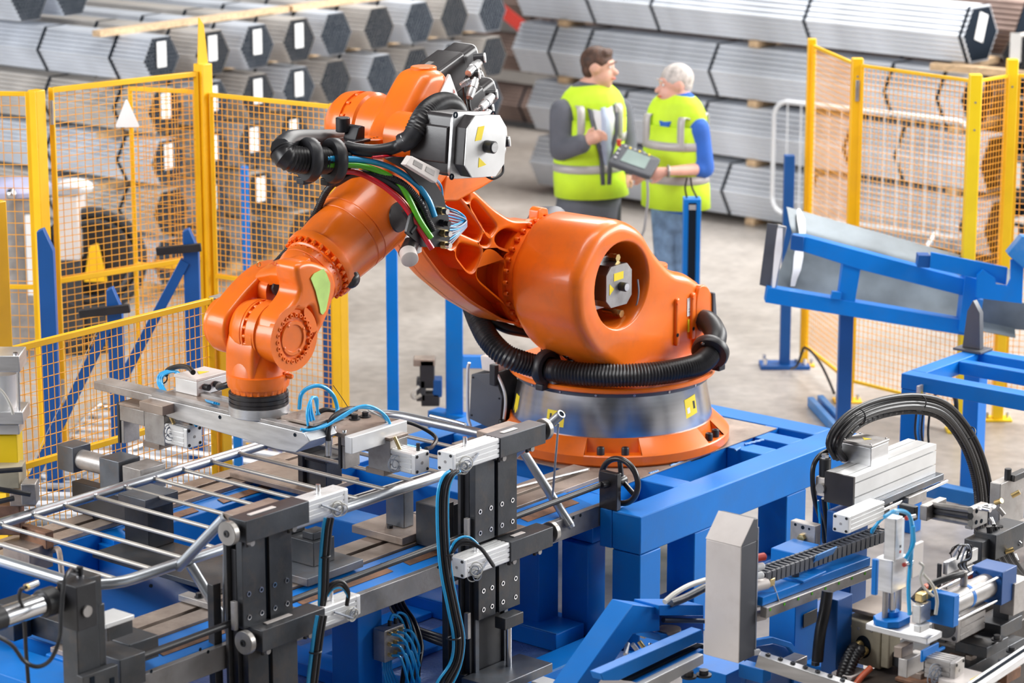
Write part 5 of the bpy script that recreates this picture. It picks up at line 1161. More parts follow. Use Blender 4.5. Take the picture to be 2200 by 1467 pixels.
# ================================================================== BARRIER BEING WELDED
def barrier(label, cx, group=None):
    pass
PB = .9; bn_a, bn_b = -3.62, -1.14; NB, FBb = -.42, .47
bar_t = TH_('crowd_barrier', 'galvanised crowd barrier lying in the jig, rungs sloping to the lower right', 'barrier', (-2.4, 0, .66))
rcn = .17; r_t = .0215
def corner(ca, cb, s): return [Vector((ca + rcn * math.cos(R(s + 15 * k)), cb + rcn * math.sin(R(s + 15 * k)), PB)) for k in range(7)]
loop = corner(bn_b - rcn, FBb - rcn, 0) + corner(bn_a + rcn, FBb - rcn, 90) + corner(bn_a + rcn, NB + rcn, 180) + corner(bn_b - rcn, NB + rcn, 270)
m = mk(); m.tube(loop + [loop[0]], r_t, 18, smooth=False); m.build('outer_tube', 'galv', bar_t)
hit = []
for x, y in ((1, 1230), (10, 1128), (72, 1111), (133, 1093), (194, 1075), (255, 1057), (311, 1041), (374, 1024), (434, 1005), (480, 995), (534, 977), (587, 961)):
    pass
aR = [LZ(x, y, PB)[0] for x, y in ((10, 1130), (72, 1111), (133, 1093))]
a_start = aR[0]; step = .1625
k = -1
while True:
    a = a_start + step * k; k += 1
    if a > bn_b - .1: break
    m = mk(); m.tube([Vector((a, FBb - .01, PB)), Vector((a, NB + .01, PB))], .0083, 10, smooth=False); m.build('rung', 'rung', bar_t)
    for bq in (FBb - r_t, ): m = mk(); m.lathe(Vector((a, bq + .004, PB)), (0, -1, 0), [(0, .016), (.006, .014), (.01, .009)], 12); m.build('weld_collar', 'galv', bar_t)
for fa_ in (-3.20, -1.24):
    j = Vector((fa_, NB - .02, PB)); up_ = Vector((fa_ + .0, NB - .225, PB + .215)); dn = Vector((fa_ + .06, NB - .26, PB - .33))
    if fa_ > -2: up_ = Vector((fa_ + .005, NB - .225, PB + .19)); dn = Vector((fa_ + .06, NB - .24, PB - .30))
    m = mk(); m.tube([j + Vector((-.035, .01, -.01)), up_], .0205, 16, smooth=False, cap=False); m.pipe(up_ + (up_ - j).normalized() * .012, up_ - (up_ - j).normalized() * .0, .0195, .0125, 16); m.tube([up_, up_ + (up_ - j).normalized() * .01], .0185, 16, smooth=False, cap=False); ft = m.build('foot_tube', 'galv', bar_t)
    e = (up_ - j).normalized(); m = mk(); m.cyl(up_ + e * .006, up_ + e * .009, .013, n=16); m.build('tube_bore', 'dark', ft)
    m = mk(); m.tube([j + Vector((.02, .0, -.015)), dn], .0195, 16, smooth=False); e = (dn - j).normalized(); m.cyl(dn, dn + e * .014, .0195, .015, n=16); m.build('foot_tube', 'galv', bar_t)
    p0 = j + (up_ - j) * .83 + Vector((.02, -.012, -.01)); p1 = j + (dn - j) * .6 + Vector((-.01, -.018, 0)); m = mk(); m.tube([p0, p1], .0048, 8, smooth=False); m.build('strut_rod', 'galv', bar_t)
m = mk(); q = H(323, 1258, NB - .02); m.cyl(q, q + Vector((0, -.006, 0)), .007, n=12); m.build('drain_hole', 'dark', bar_t)
m = mk(); m.tube([HZ(925, 893, .94), HZ(975, 905, .94), HZ(1000, 912, .94)], .008, 8); m.build('hook_bar', 'galv', bar_t)
# jig blocks carrying the barrier
def jblock(label, parts, cat='jig block', nm='support_block'):
    c = parts[0]; t = TH_(nm, label, cat, ((c[0] + c[1]) / 2, (c[2] + c[3]) / 2, min(p[4] for p in parts)))
    for (a0, a1, b0, b1, z0, z1, mt, pn) in parts: bxp(t, pn, mt, a0, a1, b0, b1, z0, z1, .003)
    return t
jb1 = jblock('dark toothed steel block beside the pipe between the two clamp columns', [(-2.62, -2.30, -.50, -.12, .667, .70, 'bsteel', 'foot_plate'), (-2.50, -2.38, -.42, -.2, .70, .80, 'dsteel', 'tall_block'), (-2.48, -2.40, -.40, -.34, .80, .83, 'dsteel', 'tooth'), (-2.48, -2.40, -.28, -.22, .80, .83, 'dsteel', 'tooth')])
jb2 = jblock('brown steel plate and black block left of the right clamp column', [(-2.0, -1.72, -.44, -.16, .667, .70, 'brown', 'foot_plate'), (-1.93, -1.8, -.6, -.45, .66, .84, 'dsteel', 'upright_block'), (-1.9, -1.84, -.36, -.26, .70, .86, 'bsteel', 'post_block')])
jb3 = jblock('long tapered steel plate reaching under the rungs to the left clamp column', [(-2.9, -2.6, -.3, .42,   .667, .69, 'dsteel', 'arm_plate'), (-2.74, -2.6, .26, .40, .69, .86, 'dsteel', 'tall_block'), (-2.76, -2.58, .25, .41, .86, .905, 'bsteel', 'jaw_cap')])
jb4 = jblock('brown plate with dark upright bracket under the gripper', [(-1.75, -1.45, .30, .80, .667, .69, 'brown', 'arm_plate'), (-1.66, -1.56, .30, .42, .69, .82, 'dsteel', 'upright_block'), (-1.68, -1.5, .42, .45, .69, .93, 'black', 'angle_bracket'), (-1.72, -1.55, .25, .37, .82, .835, 'black', 'top_bracket')])
m = mk(); q = HZ(705, 935, .95); m.lathe(H(706, 978, .3), (0, 0, 1), [(0, .015), (.05, .015), (.05, .018), (.08, .018), (.08, .013), (.12, .013)], 14); m.build('plug_connector', 'alu', jb4)
# far clamp with piston at the left
fc = TH_('piston_clamp', 'dark steel piston clamp pushing against the far barrier pipe', 'clamp', (-2.5, .8, .66))
for (a0, a1, b0, b1, z0, z1, mt, pn) in ((-2.56, -2.46, .90, 1.0, .85, .96, 'bsteel', 'end_block'), (-2.56, -2.44, .62, .74, .8, .95, 'bsteel', 'guide_block'), (-2.56, -2.42, .49, .60, .84, .94, 'alud', 'jaw_block'), (-2.53, -2.47, .62, .95, .667, .80, 'black', 'pedestal')):
    bxp(fc, pn, mt, a0, a1, b0, b1, z0, z1, .003)
m = mk(); m.cyl(Vector((-2.51, .90, .90)), Vector((-2.51, .74, .90)), .042, n=24); m.build('cylinder_barrel', 'alud', fc); m = mk(); m.cyl(Vector((-2.50, .62, .89)), Vector((-2.50, .59, .89)), .018, n=16); m.build('piston_rod', 'chrome', fc)
m = mk(); m.tube([H(252, 1003, .9), H(250, 1020, .92), H(240, 1040, .9), H(228, 1065, .88), H(205, 1110, .8)], .014, 10); m.build('air_hose', 'black', fc)

# ================================================================== LEFT END POST OF THE JIG
la_t = TH_('end_clamp_post', 'dark steel end post with thick bright piston at the lower left corner', 'clamp', W(0, 0, 0) * 0 + Vector((-3.92, -.62, 0)))
a0 = -3.99
bxp(la_t, 'post', 'dsteel', a0, a0 + .10, -.72, -.64, .0, 1.0, .003); bxp(la_t, 'side_plate', 'dsteel', a0 + .102, a0 + .135, -.715, -.64, .0, .98, .003)
bxp(la_t, 'lower_plate', 'dsteel', a0 - .012, a0 + .15, -.755, -.722, .28, .76, .002)
bxp(la_t, 'head_block', 'black', a0 - .03, a0 + .06, -.76, -.66, .93, 1.09, .003); bxp(la_t, 'head_cap', 'dsteel', a0 + .062, a0 + .12, -.72, -.6, .98, 1.09, .003)
q = Vector((a0 + .01, -.762, .995)); m = mk(); m.cyl(q, q + Vector((0, -.008, 0)), .02, n=20); m.build('big_screw', 'alud', la_t)
for (xx, zz) in ((a0 + .03, .42), (a0 + .1, .38)):
    q = Vector((xx, -.756, zz)); b = mk(); b.hexnut(q, (0, -1, 0), .016, .014); b.build('hex_bolt', 'alud', la_t)
for (xx, zz) in ((a0 + .0, .69), (a0 + .09, .65)):
    q = Vector((xx, -.756, zz)); b = mk(); b.hexnut(q, (0, -1, 0), .015, .014); b.build('hex_bolt', 'black', la_t)
for (xx, z0, z1) in ((a0 + .02, .72, .75), (a0 + .11, .6, .72)): bxp(la_t, 'slot', 'dark', xx, xx + .02, -.757, -.7555, z0, z1, 0)
p0 = H(88, 1298, -.66); p1 = H(-20, 1335, -.66)
m = mk(); m.cyl(p0 + (p0 - p1).normalized() * .06, p0, .05, n=28, ch=.004); m.build('bore_collar', 'black', la_t)
m = mk(); m.cyl(p0, p1 + (p0 - p1) * .22, .037, n=28); m.build('piston_barrel', 'chrome', la_t); m = mk(); m.cyl(p1 + (p0 - p1) * .24, p1, .04, n=24, ch=.004); m.build('black_sleeve', 'black', la_t)
lb = TH_('cross_bar', 'oily dark steel square bar lying across the near rail at the left end', 'steel bar', (-3.55, -.35, .66))
bxp(lb, 'bar', 'dsteel', -3.66, -3.52, -.62, .12, .667, .75, .003); bxp(lb, 'front_bar', 'dsteel', -3.78, -3.66, -.70, -.44, .63, .745, .003); bxp(lb, 'rear_bar', 'dsteel', -3.75, -3.665, -.1, .12, .667, .75, .003)
m = mk(); m.box(Vector((-3.6, -.25, .752)), (.05, .02, .003)); m.build('oil_slot', 'dark', lb)
wb_ = TH_('u_bracket', 'white-topped angle bracket beside the bent barrier pipe', 'bracket', (-3.70, -.55, .66))
bxp(wb_, 'bracket_body', 'dsteel', -3.78, -3.66, -.64, -.54, .80, .85, .002); bxp(wb_, 'white_pad', 'aluw', -3.79, -3.655, -.645, -.535, .851, .868, .002)
ps = TH_('proximity_sensor', 'chrome proximity sensor on a bracket beside the left end post', 'sensor', H(172, 1290, -.68))
q = H(174, 1286, -.68); m = mk(); m.lathe(q, (0, 0, 1), [(0, .011), (.035, .011), (.035, .016), (.045, .016), (.045, .012), (.07, .012), (.07, .014), (.085, .014)], 14); m.build('sensor_body', 'chrome', ps)
m = mk(); m.box(q + VZ * .04, (.05, .07, .004)); m.build('sensor_bracket', 'dsteel', ps); m = mk(); m.cyl(q + VZ * .085, q + VZ * .115, .012, n=12); m.build('sensor_plug', 'black', ps)
m = mk(); m.tube([q + VZ * .1, q + Vector((-.03, .0, .11)), H(150, 1225, -.72), H(138, 1250, -.76), H(132, 1310, -.78), H(128, 1370, -.8), H(110, 1415, -.82), H(82, 1432, -.82), H(52, 1420, -.8), H(25, 1385, -.8), H(-10, 1365, -.8)], .0075, 8); m.build('sensor_cable', 'rubber', ps)
ps2 = TH_('proximity_sensor', 'small brass-tipped sensor with cable above the piston at the left margin', 'sensor', H(55, 1262, -.7))
m = mk(); m.cyl(H(55, 1262, -.7), H(80, 1252, -.7), .012, n=14); m.build('sensor_body', 'chrome', ps2); m = mk(); m.cyl(H(55, 1262, -.7), H(60, 1260, -.7), .0125, n=14); m.build('sensor_ring', 'brass', ps2)
m = mk(); m.tube([H(54, 1262, -.7), H(44, 1268, -.7), H(42, 1285, -.7), H(50, 1310, -.68), H(54, 1360, -.66), H(56, 1400, -.66), H(62, 1480, -.66)], .007, 8); m.build('sensor_cable', 'rubber', ps2)
# bits behind the left end
lc = TH_('rusty_clamp', 'rusty clamp block between the rungs near the left margin', 'clamp', HZ(60, 1180, .70))
q = HZ(60, 1190, .72); m = mk(); m.box(q, (.12, .16, .1)); m.build('clamp_body', 'brown', lc, bevel=.003); m = mk(); m.box(q + Vector((.03, -.02, .07)), (.04, .16, .07)); m.build('clamp_jaw', 'rust', lc, bevel=.003)
m = mk(); m.tube([q + Vector((.05, -.09, .02)), q + Vector((.04, -.14, .03)), q + Vector((.0, -.2, -.08)), q + Vector((0, -.22, -.2))], .012, 8); m.build('hose', 'brown', lc)
bxp(jig, 'end_plate', 'blue', -3.95, -3.73, -.6, .9, .2, .64, .004)
# ================================================================== GRIPPER ON THE ROBOT
gr = TH_('robot_gripper', 'aluminium double-ended gripper hanging under the robot flange', 'gripper', (-2.30, .06, 1.19))
m = mk(); m.prism([Vector(p) for p in ((.62, 1.196), (-.27, 1.196), (-.30, 1.165), (-.22, 1.105), (-.12, 1.10), (.5, 1.125), (.62, 1.16))], -2.385, -2.225, 'a', 0); m.build('main_beam', 'alu', gr, bevel=.003)
bxp(gr, 'beam_rail', 'alud', -2.384, -2.35, -.26, .60, 1.1965, 1.212, .0015); bxp(gr, 'beam_rail', 'alud', -2.26, -2.226, -.26, .60, 1.1965, 1.212, .0015)
bxp(gr, 'beam_floor', 'brown', -2.349, -2.261, -.26, .60, 1.1965, 1.2, .0)
for b_ in (.2, -.22): q = Vector((-2.3855, b_, 1.178)); m = mk(); m.cyl(q, q + Vector((-.001, 0, 0)), .008, n=12); m.build('drilled_hole', 'dark', gr)
bxp(gr, 'valve_plate', 'brown', -2.34, -2.22, -.28, -.10, 1.212, 1.226, .002)
bxp(gr, 'rear_beam', 'alud', -2.36, -2.27, .60, .98, 1.16, 1.195, .003)
jbx = nb = None
q = HZ(424, 852, 1.2)
m = mk(); m.bx(q.x, q.x + .17, q.y, q.y + .13, 1.2, 1.262); jbx = m.build('junction_box', 'aluw', gr, bevel=.003)
m = mk(); m.bx(q.x - .004, q.x + .174, q.y - .004, q.y + .134, 1.2625, 1.275); m.build('box_lid', 'lgrey', jbx, bevel=.002)
m = mk(); m.prism([Vector((q.x + .06, q.y + .05)), Vector((q.x + .12, q.y + .05)), Vector((q.x + .09, q.y + .09))], 1.2755, 1.2765, 'z'); m.build('warning_triangle', 'stick', jbx)
for k in range(2):
    p = Vector((q.x + .04 + .06 * k, q.y - .004, 1.235)); m = mk(); m.cyl(p, p + Vector((0, -.025, 0)), .014, n=12); m.build('cable_gland', 'black', jbx)
m = mk(); m.tube([Vector((q.x + .1, q.y - .03, 1.235)), H(470, 832, .30), H(490, 826, .22), H(510, 818, .2)], .013, 10); m.build('black_cable', 'rubber', gr)
m = mk(); m.tube([H(356, 806, .7), H(362, 794, .68), H(385, 787, .6), H(405, 790, .5), H(415, 800, .42)], .011, 10); m.build('black_cable', 'rubber', gr)
for off in (0, .012, .024):
    m = mk(); m.tube([HZ(470, 868, 1.225) + Vector((0, off, 0)), H(440, 858, .42) + Vector((0, off, 0)), H(405, 832, .52) + Vector((0, off, 0)), H(390, 806, .6) + Vector((0, off, 0)), H(374, 798, .64) + Vector((0, off, 0)), H(352, 806, .68) + Vector((0, off, 0)), H(348, 824, .68) + Vector((0, off, 0)), H(362, 848, .62) + Vector((0, off, 0)), H(392, 872, .5) + Vector((0, off, 0)), H(408, 890, .45) + Vector((0, off, 0)), H(422, 915, .38)], .0058, 8, 8); m.build('blue_air_hose', 'hblue', gr)
for (x, y, b_) in ((376, 860, .56), (440, 857, .42), (352, 815, .68)): m = mk(); m.torus(H(x, y, b_ + .01), H(x + 10, y + 6, b_) - H(x, y, b_), .018, .003, 16, 6); m.build('cable_tie', 'black', gr)
m = mk(); m.box(HZ(335, 868, 1.19) + Vector((.16, .02, -.02)), (.34, .14, .04)); m.build('tan_block', 'brown', gr, bevel=.002)
def gunit(E, tag_):
    E = Vector(E)
    cy = cylbox(gr, E, (0, 1, 0), .13, .043, 'aluw')
    F = lambda a, b, z: E + Vector((a, b, z))
    def B(nm, mt, a0, a1, b0, b1, z0, z1): m_ = mk(); m_.box(F((a0 + a1) / 2, (b0 + b1) / 2, (z0 + z1) / 2), (a1 - a0, b1 - b0, z1 - z0)); m_.build(nm, mt, cy, bevel=.002)
    B('body_block', 'alud', -.045, .06, .131, .25, -.055, .075); B('top_plate', 'brown', -.048, .065, .131, .40, .076, .088); B('upper_arm', 'alud', -.045, .06, .251, .40, .01, .075)
    B('jaw_plate', 'dsteel', -.047, .062, .401, .415, -.09, .085); B('jaw_pad', 'alud', -.04, .05, .384, .40, -.09, .008)
    B('lower_jaw', 'brown', -.04, .05, .17, .27, -.08, -.056)
    coil(cy, F(-.05, .10, 0), .034, 5 + tag_, 4, 'hgrey', .0018)
    p = F(.01, .03, .043); m_ = mk(); m_.cyl(p, p + VZ * .03, .008, n=12); m_.build('air_fitting', 'black', cy)
    p = F(-.02, .10, .043); m_ = mk(); m_.cyl(p, p + Vector((-.01, .02, .05)), .008, n=12); m_.build('air_fitting', 'brass', cy)
    return cy
gl = HZ(418, 938, 1.05); gunit((gl.x, gl.y, 1.05), 0)
g2 = HZ(907, 994, 1.04); gunit((g2.x, g2.y, 1.04), 3)
bxp(gr, 'cross_plate', 'brown', -2.225, -1.93, -.36, -.04, 1.15, 1.168, .002); bxp(gr, 'cross_bar', 'aluw', -2.25, -1.92, -.40, -.361, 1.10, 1.17, .003)
for (x, y) in ((738, 892), (762, 900), (785, 895)): q = HZ(x, y, 1.169); m = mk(); m.cyl(q, q + VZ * .004, .024, n=20); m.hexnut(q + VZ * .004, VZ, .014, .016); m.build('bolt', 'black', gr)
for (x, y) in ((718, 922), (740, 930)): q = HZ(x, y, 1.172); m = mk(); m.bolt(q, VZ, .009, .012, 10); m.build('cap_screw', 'chrome', gr)
hs_ = lambda pts, b0, b1, r, mt, nm: (lambda mm: (mm.tube([H(x, y, b0 + (b1 - b0) * i / (len(pts) - 1)) for i, (x, y) in enumerate(pts)], r, 10), mm.build(nm, mt, gr)))(mk())
hs_([(643, 878), (648, 846), (668, 831), (692, 830), (715, 848), (725, 878), (722, 890)], -.12, -.2, .0085, 'hblue', 'blue_air_hose')
for d_ in (0, 8, 16): hs_([(662 + d_, 915), (660 + d_ * .6, 885), (668, 858), (676 + d_ * .3, 855), (682, 882), (680 + d_ * .4, 892)], -.25, -.2, .006, 'hblue', 'blue_air_hose')
hs_([(646, 922), (665, 924), (700, 915), (735, 893), (770, 874), (800, 874), (830, 895), (845, 930), (862, 952), (903, 963)], -.28, -.42, .0062, 'hblue', 'blue_air_hose')
hs_([(650, 926), (672, 922), (705, 910), (735, 897), (765, 878), (790, 876), (820, 886), (835, 920), (842, 950), (858, 958)], -.26, -.38, .0062, 'hblue', 'blue_air_hose')
hs_([(706, 950), (705, 925), (715, 897), (745, 880), (765, 878)], -.30, -.28, .0115, 'rubber', 'black_cable')
hs_([(765, 896), (830, 900), (880, 908), (918, 925), (937, 942), (928, 960), (915, 964)], -.2, -.42, .0085, 'rubber', 'black_cable')
hs_([(680, 888), (700, 880), (730, 884), (758, 892), (745, 902), (700, 900), (680, 893)], -.14, -.2, .010, 'rubber', 'coiled_black_cable')
hs_([(790, 880), (830, 905), (855, 955), (868, 985)], -.3, -.45, .0035, 'hclear', 'clear_hose')
m = mk(); m.cyl(H(706, 946, -.30), H(706, 978, -.30), .014, .012, n=14); m.build('plug', 'alu', gr)
hs_([(751, 880), (735, 855), (716, 828)], -.2, -.2, .0015, 'black', 'loose_wire')

# ================================================================== LEFT REAR: RACK POSTS AND FINISHED BARRIERS
def rack_post(lab, xt, yt, s_, wpx, brace=None, peg=None, mt='blue', slant=.06, tape=False, cat='post'):
    yf = s_ * 4.1 - 700; foot = P(xt + (yf - yt) * .04, yf, 0); w_ = wpx / s_
    h = PY(xt, yt, foot.y).z
    t = thing('rack_post', lab, cat, foot)
    m = MB(); F = lambda u, v, q: foot + Vector((u, q, v))
    m.prism([Vector(p) for p in ((-w_ / 2, 0), (w_ / 2, 0), (w_ / 2, h - slant * 1.8), (-w_ * .1, h), (-w_ / 2, h - slant * .2))], -.03, .03, F); m.build('upright', mt, t, bevel=.003)
    m = MB(); m.box(foot + VZ * .006, (w_ * 2.5, .16, .012)); m.build('base_plate', mt, t)
    if brace:
        (x0, y0), (x1, y1) = brace; p0 = PY(x0, y0, foot.y - .01); p1 = PY(x1, y1, foot.y - .01); m = MB(); m.bar(p0, p1, .05, .055, up=(0, 1, 0)); m.build('brace', mt, t, bevel=.003)
        if tape:
            o = Vector((-.04, -.03, .0)); m = MB(); m.bar(p0 + o, p1 + o, .002, .008, up=(0, 1, 0)); m.build('edge_strip', 'aluw', t, label='shiny bare edge strip')
    if peg:
        (x0, y0), (x1, y1) = peg; p0 = PY(x0, y0, foot.y - .06); p1 = PY(x1, y1, foot.y - .06); m = MB(); m.bar(p0, p1, .028, .04); m.build('steel_peg', 'black', t, bevel=.003)
    return t
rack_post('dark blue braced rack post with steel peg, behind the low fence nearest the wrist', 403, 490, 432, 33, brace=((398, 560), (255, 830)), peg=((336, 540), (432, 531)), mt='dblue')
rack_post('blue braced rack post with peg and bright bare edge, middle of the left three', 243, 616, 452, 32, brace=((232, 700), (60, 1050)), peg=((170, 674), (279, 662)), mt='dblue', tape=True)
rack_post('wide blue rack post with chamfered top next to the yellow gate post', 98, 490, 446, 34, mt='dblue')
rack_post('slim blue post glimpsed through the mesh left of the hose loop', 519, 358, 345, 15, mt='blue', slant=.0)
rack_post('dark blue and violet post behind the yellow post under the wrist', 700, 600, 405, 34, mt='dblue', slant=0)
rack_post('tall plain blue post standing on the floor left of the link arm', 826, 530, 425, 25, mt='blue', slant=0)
bs = rack_post('blue post with dark machinery at its foot, under the link arm', 962, 560, 398, 38, mt='blue', slant=0)
q = WL(bs); m = MB(); p0 = PY(985, 776, q.y); p1 = PY(1085, 778, q.y + .3); m.bar(p0, p1, .06, .07); m.build('side_beam', 'blue', bs, bevel=.004)
for (x, y, sx, sz, mt) in ((918, 800, .08, .16, 'black'), (905, 835, .05, .12, 'dsteel'), (925, 855, .1, .07, 'black'), (940, 830, .05, .1, 'dblue'), (912, 775, .12, .04, 'brown')):
    m = MB(); m.box(PY(x, y, q.y - .05), (sx, .1, sz)); m.build('bracket_part', mt, bs, bevel=.005)
m = MB(); m.tube([PY(900, 830, q.y - .1), PY(885, 845, q.y - .12), PY(890, 855, q.y - .1), PY(905, 848, q.y - .1)], .01, 8); m.build('pale_cable', 'hclear', bs)
m = MB(); p0 = P(930, 900, .06); p1 = P(1090, 930, .06); m.bar(p0, p1, .1, .12); m.build('foot_beam', 'blue', bs, bevel=.005)
for (x0, x1, y0, y1) in ((690, 700, 940, 935),):
    pass
# blue posts just right of the low fence end
rack_post('slim blue post right beside the end post of the low fence', 498, 720, 470, 18, mt='blue', slant=0)
# finished barriers in a pile
def flat_barrier(lab, x0, x1, y0, y1, z, yaw, r=.018, n=14):
    c = Vector(((x0 + x1) / 2, (y0 + y1) / 2, z)); t = thing('finished_barrier', lab, 'barrier', c, 'finished barriers piled behind the low fence')
    Rm = Matrix.Rotation(yaw, 3, 'Z'); hx, hy = (x1 - x0) / 2, (y1 - y0) / 2
    lp = [Vector((-hx, -hy + .15, 0)), Vector((-hx, hy - .15, 0)), Vector((-hx + .15, hy, 0)), Vector((hx - .15, hy, 0)), Vector((hx, hy - .15, 0)), Vector((hx, -hy + .15, 0)), Vector((hx - .15, -hy, 0)), Vector((-hx + .15, -hy, 0))]
    m = MB(); m.tube([c + Rm @ p for p in spline(lp, 4, True)] + [c + Rm @ lp[0]], r, 10, smooth=False); m.build('outer_tube', 'galv', t)
    for i in range(1, n):
        y = -hy + 2 * hy * i / n; m = MB(); m.tube([c + Rm @ Vector((-hx, y, 0)), c + Rm @ Vector((hx, y, 0))], .0155, 8, smooth=False); m.build('rung', 'barrierw', t)
    return t
pc0 = P(290, 985, .3)
m = MB(); m.bx(pc0.x - .6, pc0.x + .5, pc0.y - 1.1, pc0.y + 1.15, 0, .012); m.build('shade_sheet', 'dgrey', None, cat='shade sheet', label='dark sheet added under the pile of finished barriers as shade between rods')  # added sheet whose dark colour stands for the shade between the rods
for k in range(5):
    flat_barrier('galvanised barrier lying flat in the pile, %s layer' % ['floor', 'second', 'third', 'fourth', 'top'][k], pc0.x - .52 + .02 * k, pc0.x + .46 - .01 * k, pc0.y - 1.05 + .05 * k, pc0.y + 1.1 + .03 * k, .03 + .05 * k, R(2 - 1.2 * k))
flat_barrier('galvanised barrier leaning out of the pile towards the lower right', P(520, 1010, .2).x - .5, P(520, 1010, .2).x + .2, P(520, 1010, .2).y - .7, P(520, 1010, .2).y + .8, .29, R(-28), n=9)
for k in range(4):
    p0 = P(545 + 14 * k, 930 + 4 * k, .3); p1 = P(640 + 14 * k, 1010 + 4 * k, .1); m = MB(); m.tube([p0, p1], .02, 10, smooth=False); m.build('loose_tube', 'tubew' if k % 2 else 'bluefilm', None, cat='tube', label='loose %s tube under the gripper beam, %s from the left' % ('grey' if k % 2 else 'lilac', ['first', 'second', 'third', 'fourth'][k]), group='loose tubes under the gripper beam')
# far-left equipment behind the gate
cb_ = P(142, 765, 0); cy_ = cb_.y
t = thing('control_cabinet', 'pale grey cabinet with blue-grey lid behind the left mesh gate', 'cabinet', (PY(140, 500, cy_).x, cy_, 0))
a_ = PY(112, 420, cy_); b__ = PY(172, 560, cy_)
m = MB(); m.bx(a_.x, b__.x, cy_, cy_ + .3, b__.z, a_.z); m.build('housing', 'lgrey', t, bevel=.01)
m = MB(); m.bx(a_.x - .02, b__.x + .02, cy_ - .02, cy_ + .32, a_.z + .001, a_.z + .05); m.build('lid', 'grey', t, bevel=.01); m = MB(); m.bx(a_.x, b__.x, cy_ + .02, cy_ + .28, 0, b__.z - .001); m.build('dark_plinth', 'dsteel', t, bevel=.01)
m = MB(); m.sphere(PY(155, 408, cy_) + Vector((0, .1, 0)), .09, 16, (1.3, 1, .6)); m.build('crumpled_sheet', 'white', t)
t2 = thing('hose_reel', 'black hose reel with yellow bracket behind the left mesh gate', 'reel', (PY(215, 560, cy_).x, cy_ + .1, 0))
c_ = PY(200, 560, cy_ + .1); m = MB(); m.torus(c_, (.2, -1, .1), .30, .035, 36, 8); m.build('outer_hose', 'black', t2); m = MB(); m.torus(c_, (.2, -1, .1), .24, .03, 36, 8); m.build('inner_hose', 'black', t2)
m = MB(); m.cyl(c_ + Vector((0, .03, 0)), c_ + Vector((0, .12, 0)), .26, n=32); m.build('drum', 'motor', t2)
m = MB(); m.prism([Vector(p) for p in ((-.07, -.12), (.07, -.12), (.02, .12), (-.03, .1))], -.07, -.03, lambda u, v, w_: c_ + Vector((u + .02, w_, v))); m.build('yellow_bracket', 'yellow', t2, bevel=.004)
m = MB(); m.box((c_.x, cy_ + .15, (c_.z - .26) / 2), (.2, .15, c_.z - .26)); m.build('stand', 'dsteel', t2, bevel=.005)
t3 = thing('round_tank', 'round grey tank with pale lilac top at the left margin behind the fence', 'tank', (PY(20, 600, cy_).x, cy_, 0))
c_ = PY(20, 425, cy_); m = MB(); m.cyl((c_.x, cy_ + .2, 0), (c_.x, cy_ + .2, c_.z), .2, n=32); m.build('tank_shell', 'alud', t3); m = MB(); m.lathe((c_.x, cy_ + .2, c_.z), (0, 0, 1), [(0, .23), (.03, .24), (.06, .2), (.08, .0)], 32); m.build('tank_top', mat('lilac_lid', (.5, .5, .72), .4), t3)
m = MB(); m.sphere((c_.x + .02, cy_ - .04, c_.z + .03), .035, 14); m.build('valve_ball', 'chrome', t3); m = MB(); m.bx(c_.x + .1, c_.x + .2, cy_ - .06, cy_ - .02, .4, c_.z - .1); m.build('gauge_plate', 'white', t3)
# yellow and white press column at the left margin
q = P(5, 1240, 0); yp = PY(0, 900, 10.4)
t = thing('press_cylinder', 'pale air cylinder on a yellow column at the left margin', 'press', (yp.x, 10.4, 0))
def PBox(par, nm, mt, x0, x1, y0, y1, Y, d, bev=.004): a = PY(x0, y0, Y); b = PY(x1, y1, Y); m = MB(); m.bx(a.x, b.x, Y, Y + d, b.z, a.z); return m.build(nm, mt, par, bevel=bev)
PBox(t, 'column', 'yellow2', -30, 42, 935, 1060, 10.42, .12); PBox(t, 'cap_plate', 'alu', -30, 43, 765, 800, 10.38, .16); PBox(t, 'foot_plate', 'alu', -30, 50, 885, 912, 10.38, .16); PBox(t, 'under_plate', 'alu', -30, 42, 912, 934, 10.4, .12)
a = PY(2, 800, 10.46); b = PY(2, 885, 10.46); m = MB(); m.cyl(a, b, .062, n=32); m.build('barrel', 'aluw', t)
a = PY(38, 765, 10.4); b = PY(41, 885, 10.4); m = MB(); m.cyl(a, b, .006, n=10); m.build('tie_rod', 'chrome', t); m = MB(); m.cyl(PY(33, 768, 10.4), PY(33, 757, 10.4), .01, n=8); m.build('nut', 'chrome', t)
m = MB(); m.tube([PY(-10, 828, 10.35), PY(8, 845, 10.35), PY(22, 870, 10.35), PY(28, 890, 10.35)], .006, 8); m.build('clear_hose', 'hclear', t)
t = thing('grimy_fixture', 'grimy brass-coloured fixture with tools at the left margin above the barrier', 'fixture', (PY(30, 1080, 10.3).x, 10.3, 0))
PBox(t, 'side_plate', 'beige', -20, 42, 1012, 1050, 10.3, .16); PBox(t, 'dark_stem', 'rust', -20, 45, 1086, 1150, 10.35, .1); PBox(t, 'jaw', 'alud', 44, 78, 1040, 1085, 10.28, .08); PBox(t, 'lower_jaw', 'brown', 20, 76, 1060, 1088, 10.32, .1)
for (x0, y0, x1, y1) in ((-5, 1012, 48, 1008), (-5, 1050, 66, 1062), (-5, 1078, 30, 1070)): m = MB(); m.cyl(PY(x0, y0, 10.24), PY(x1, y1, 10.24), .01, n=10); m.build('handle', 'black', t)
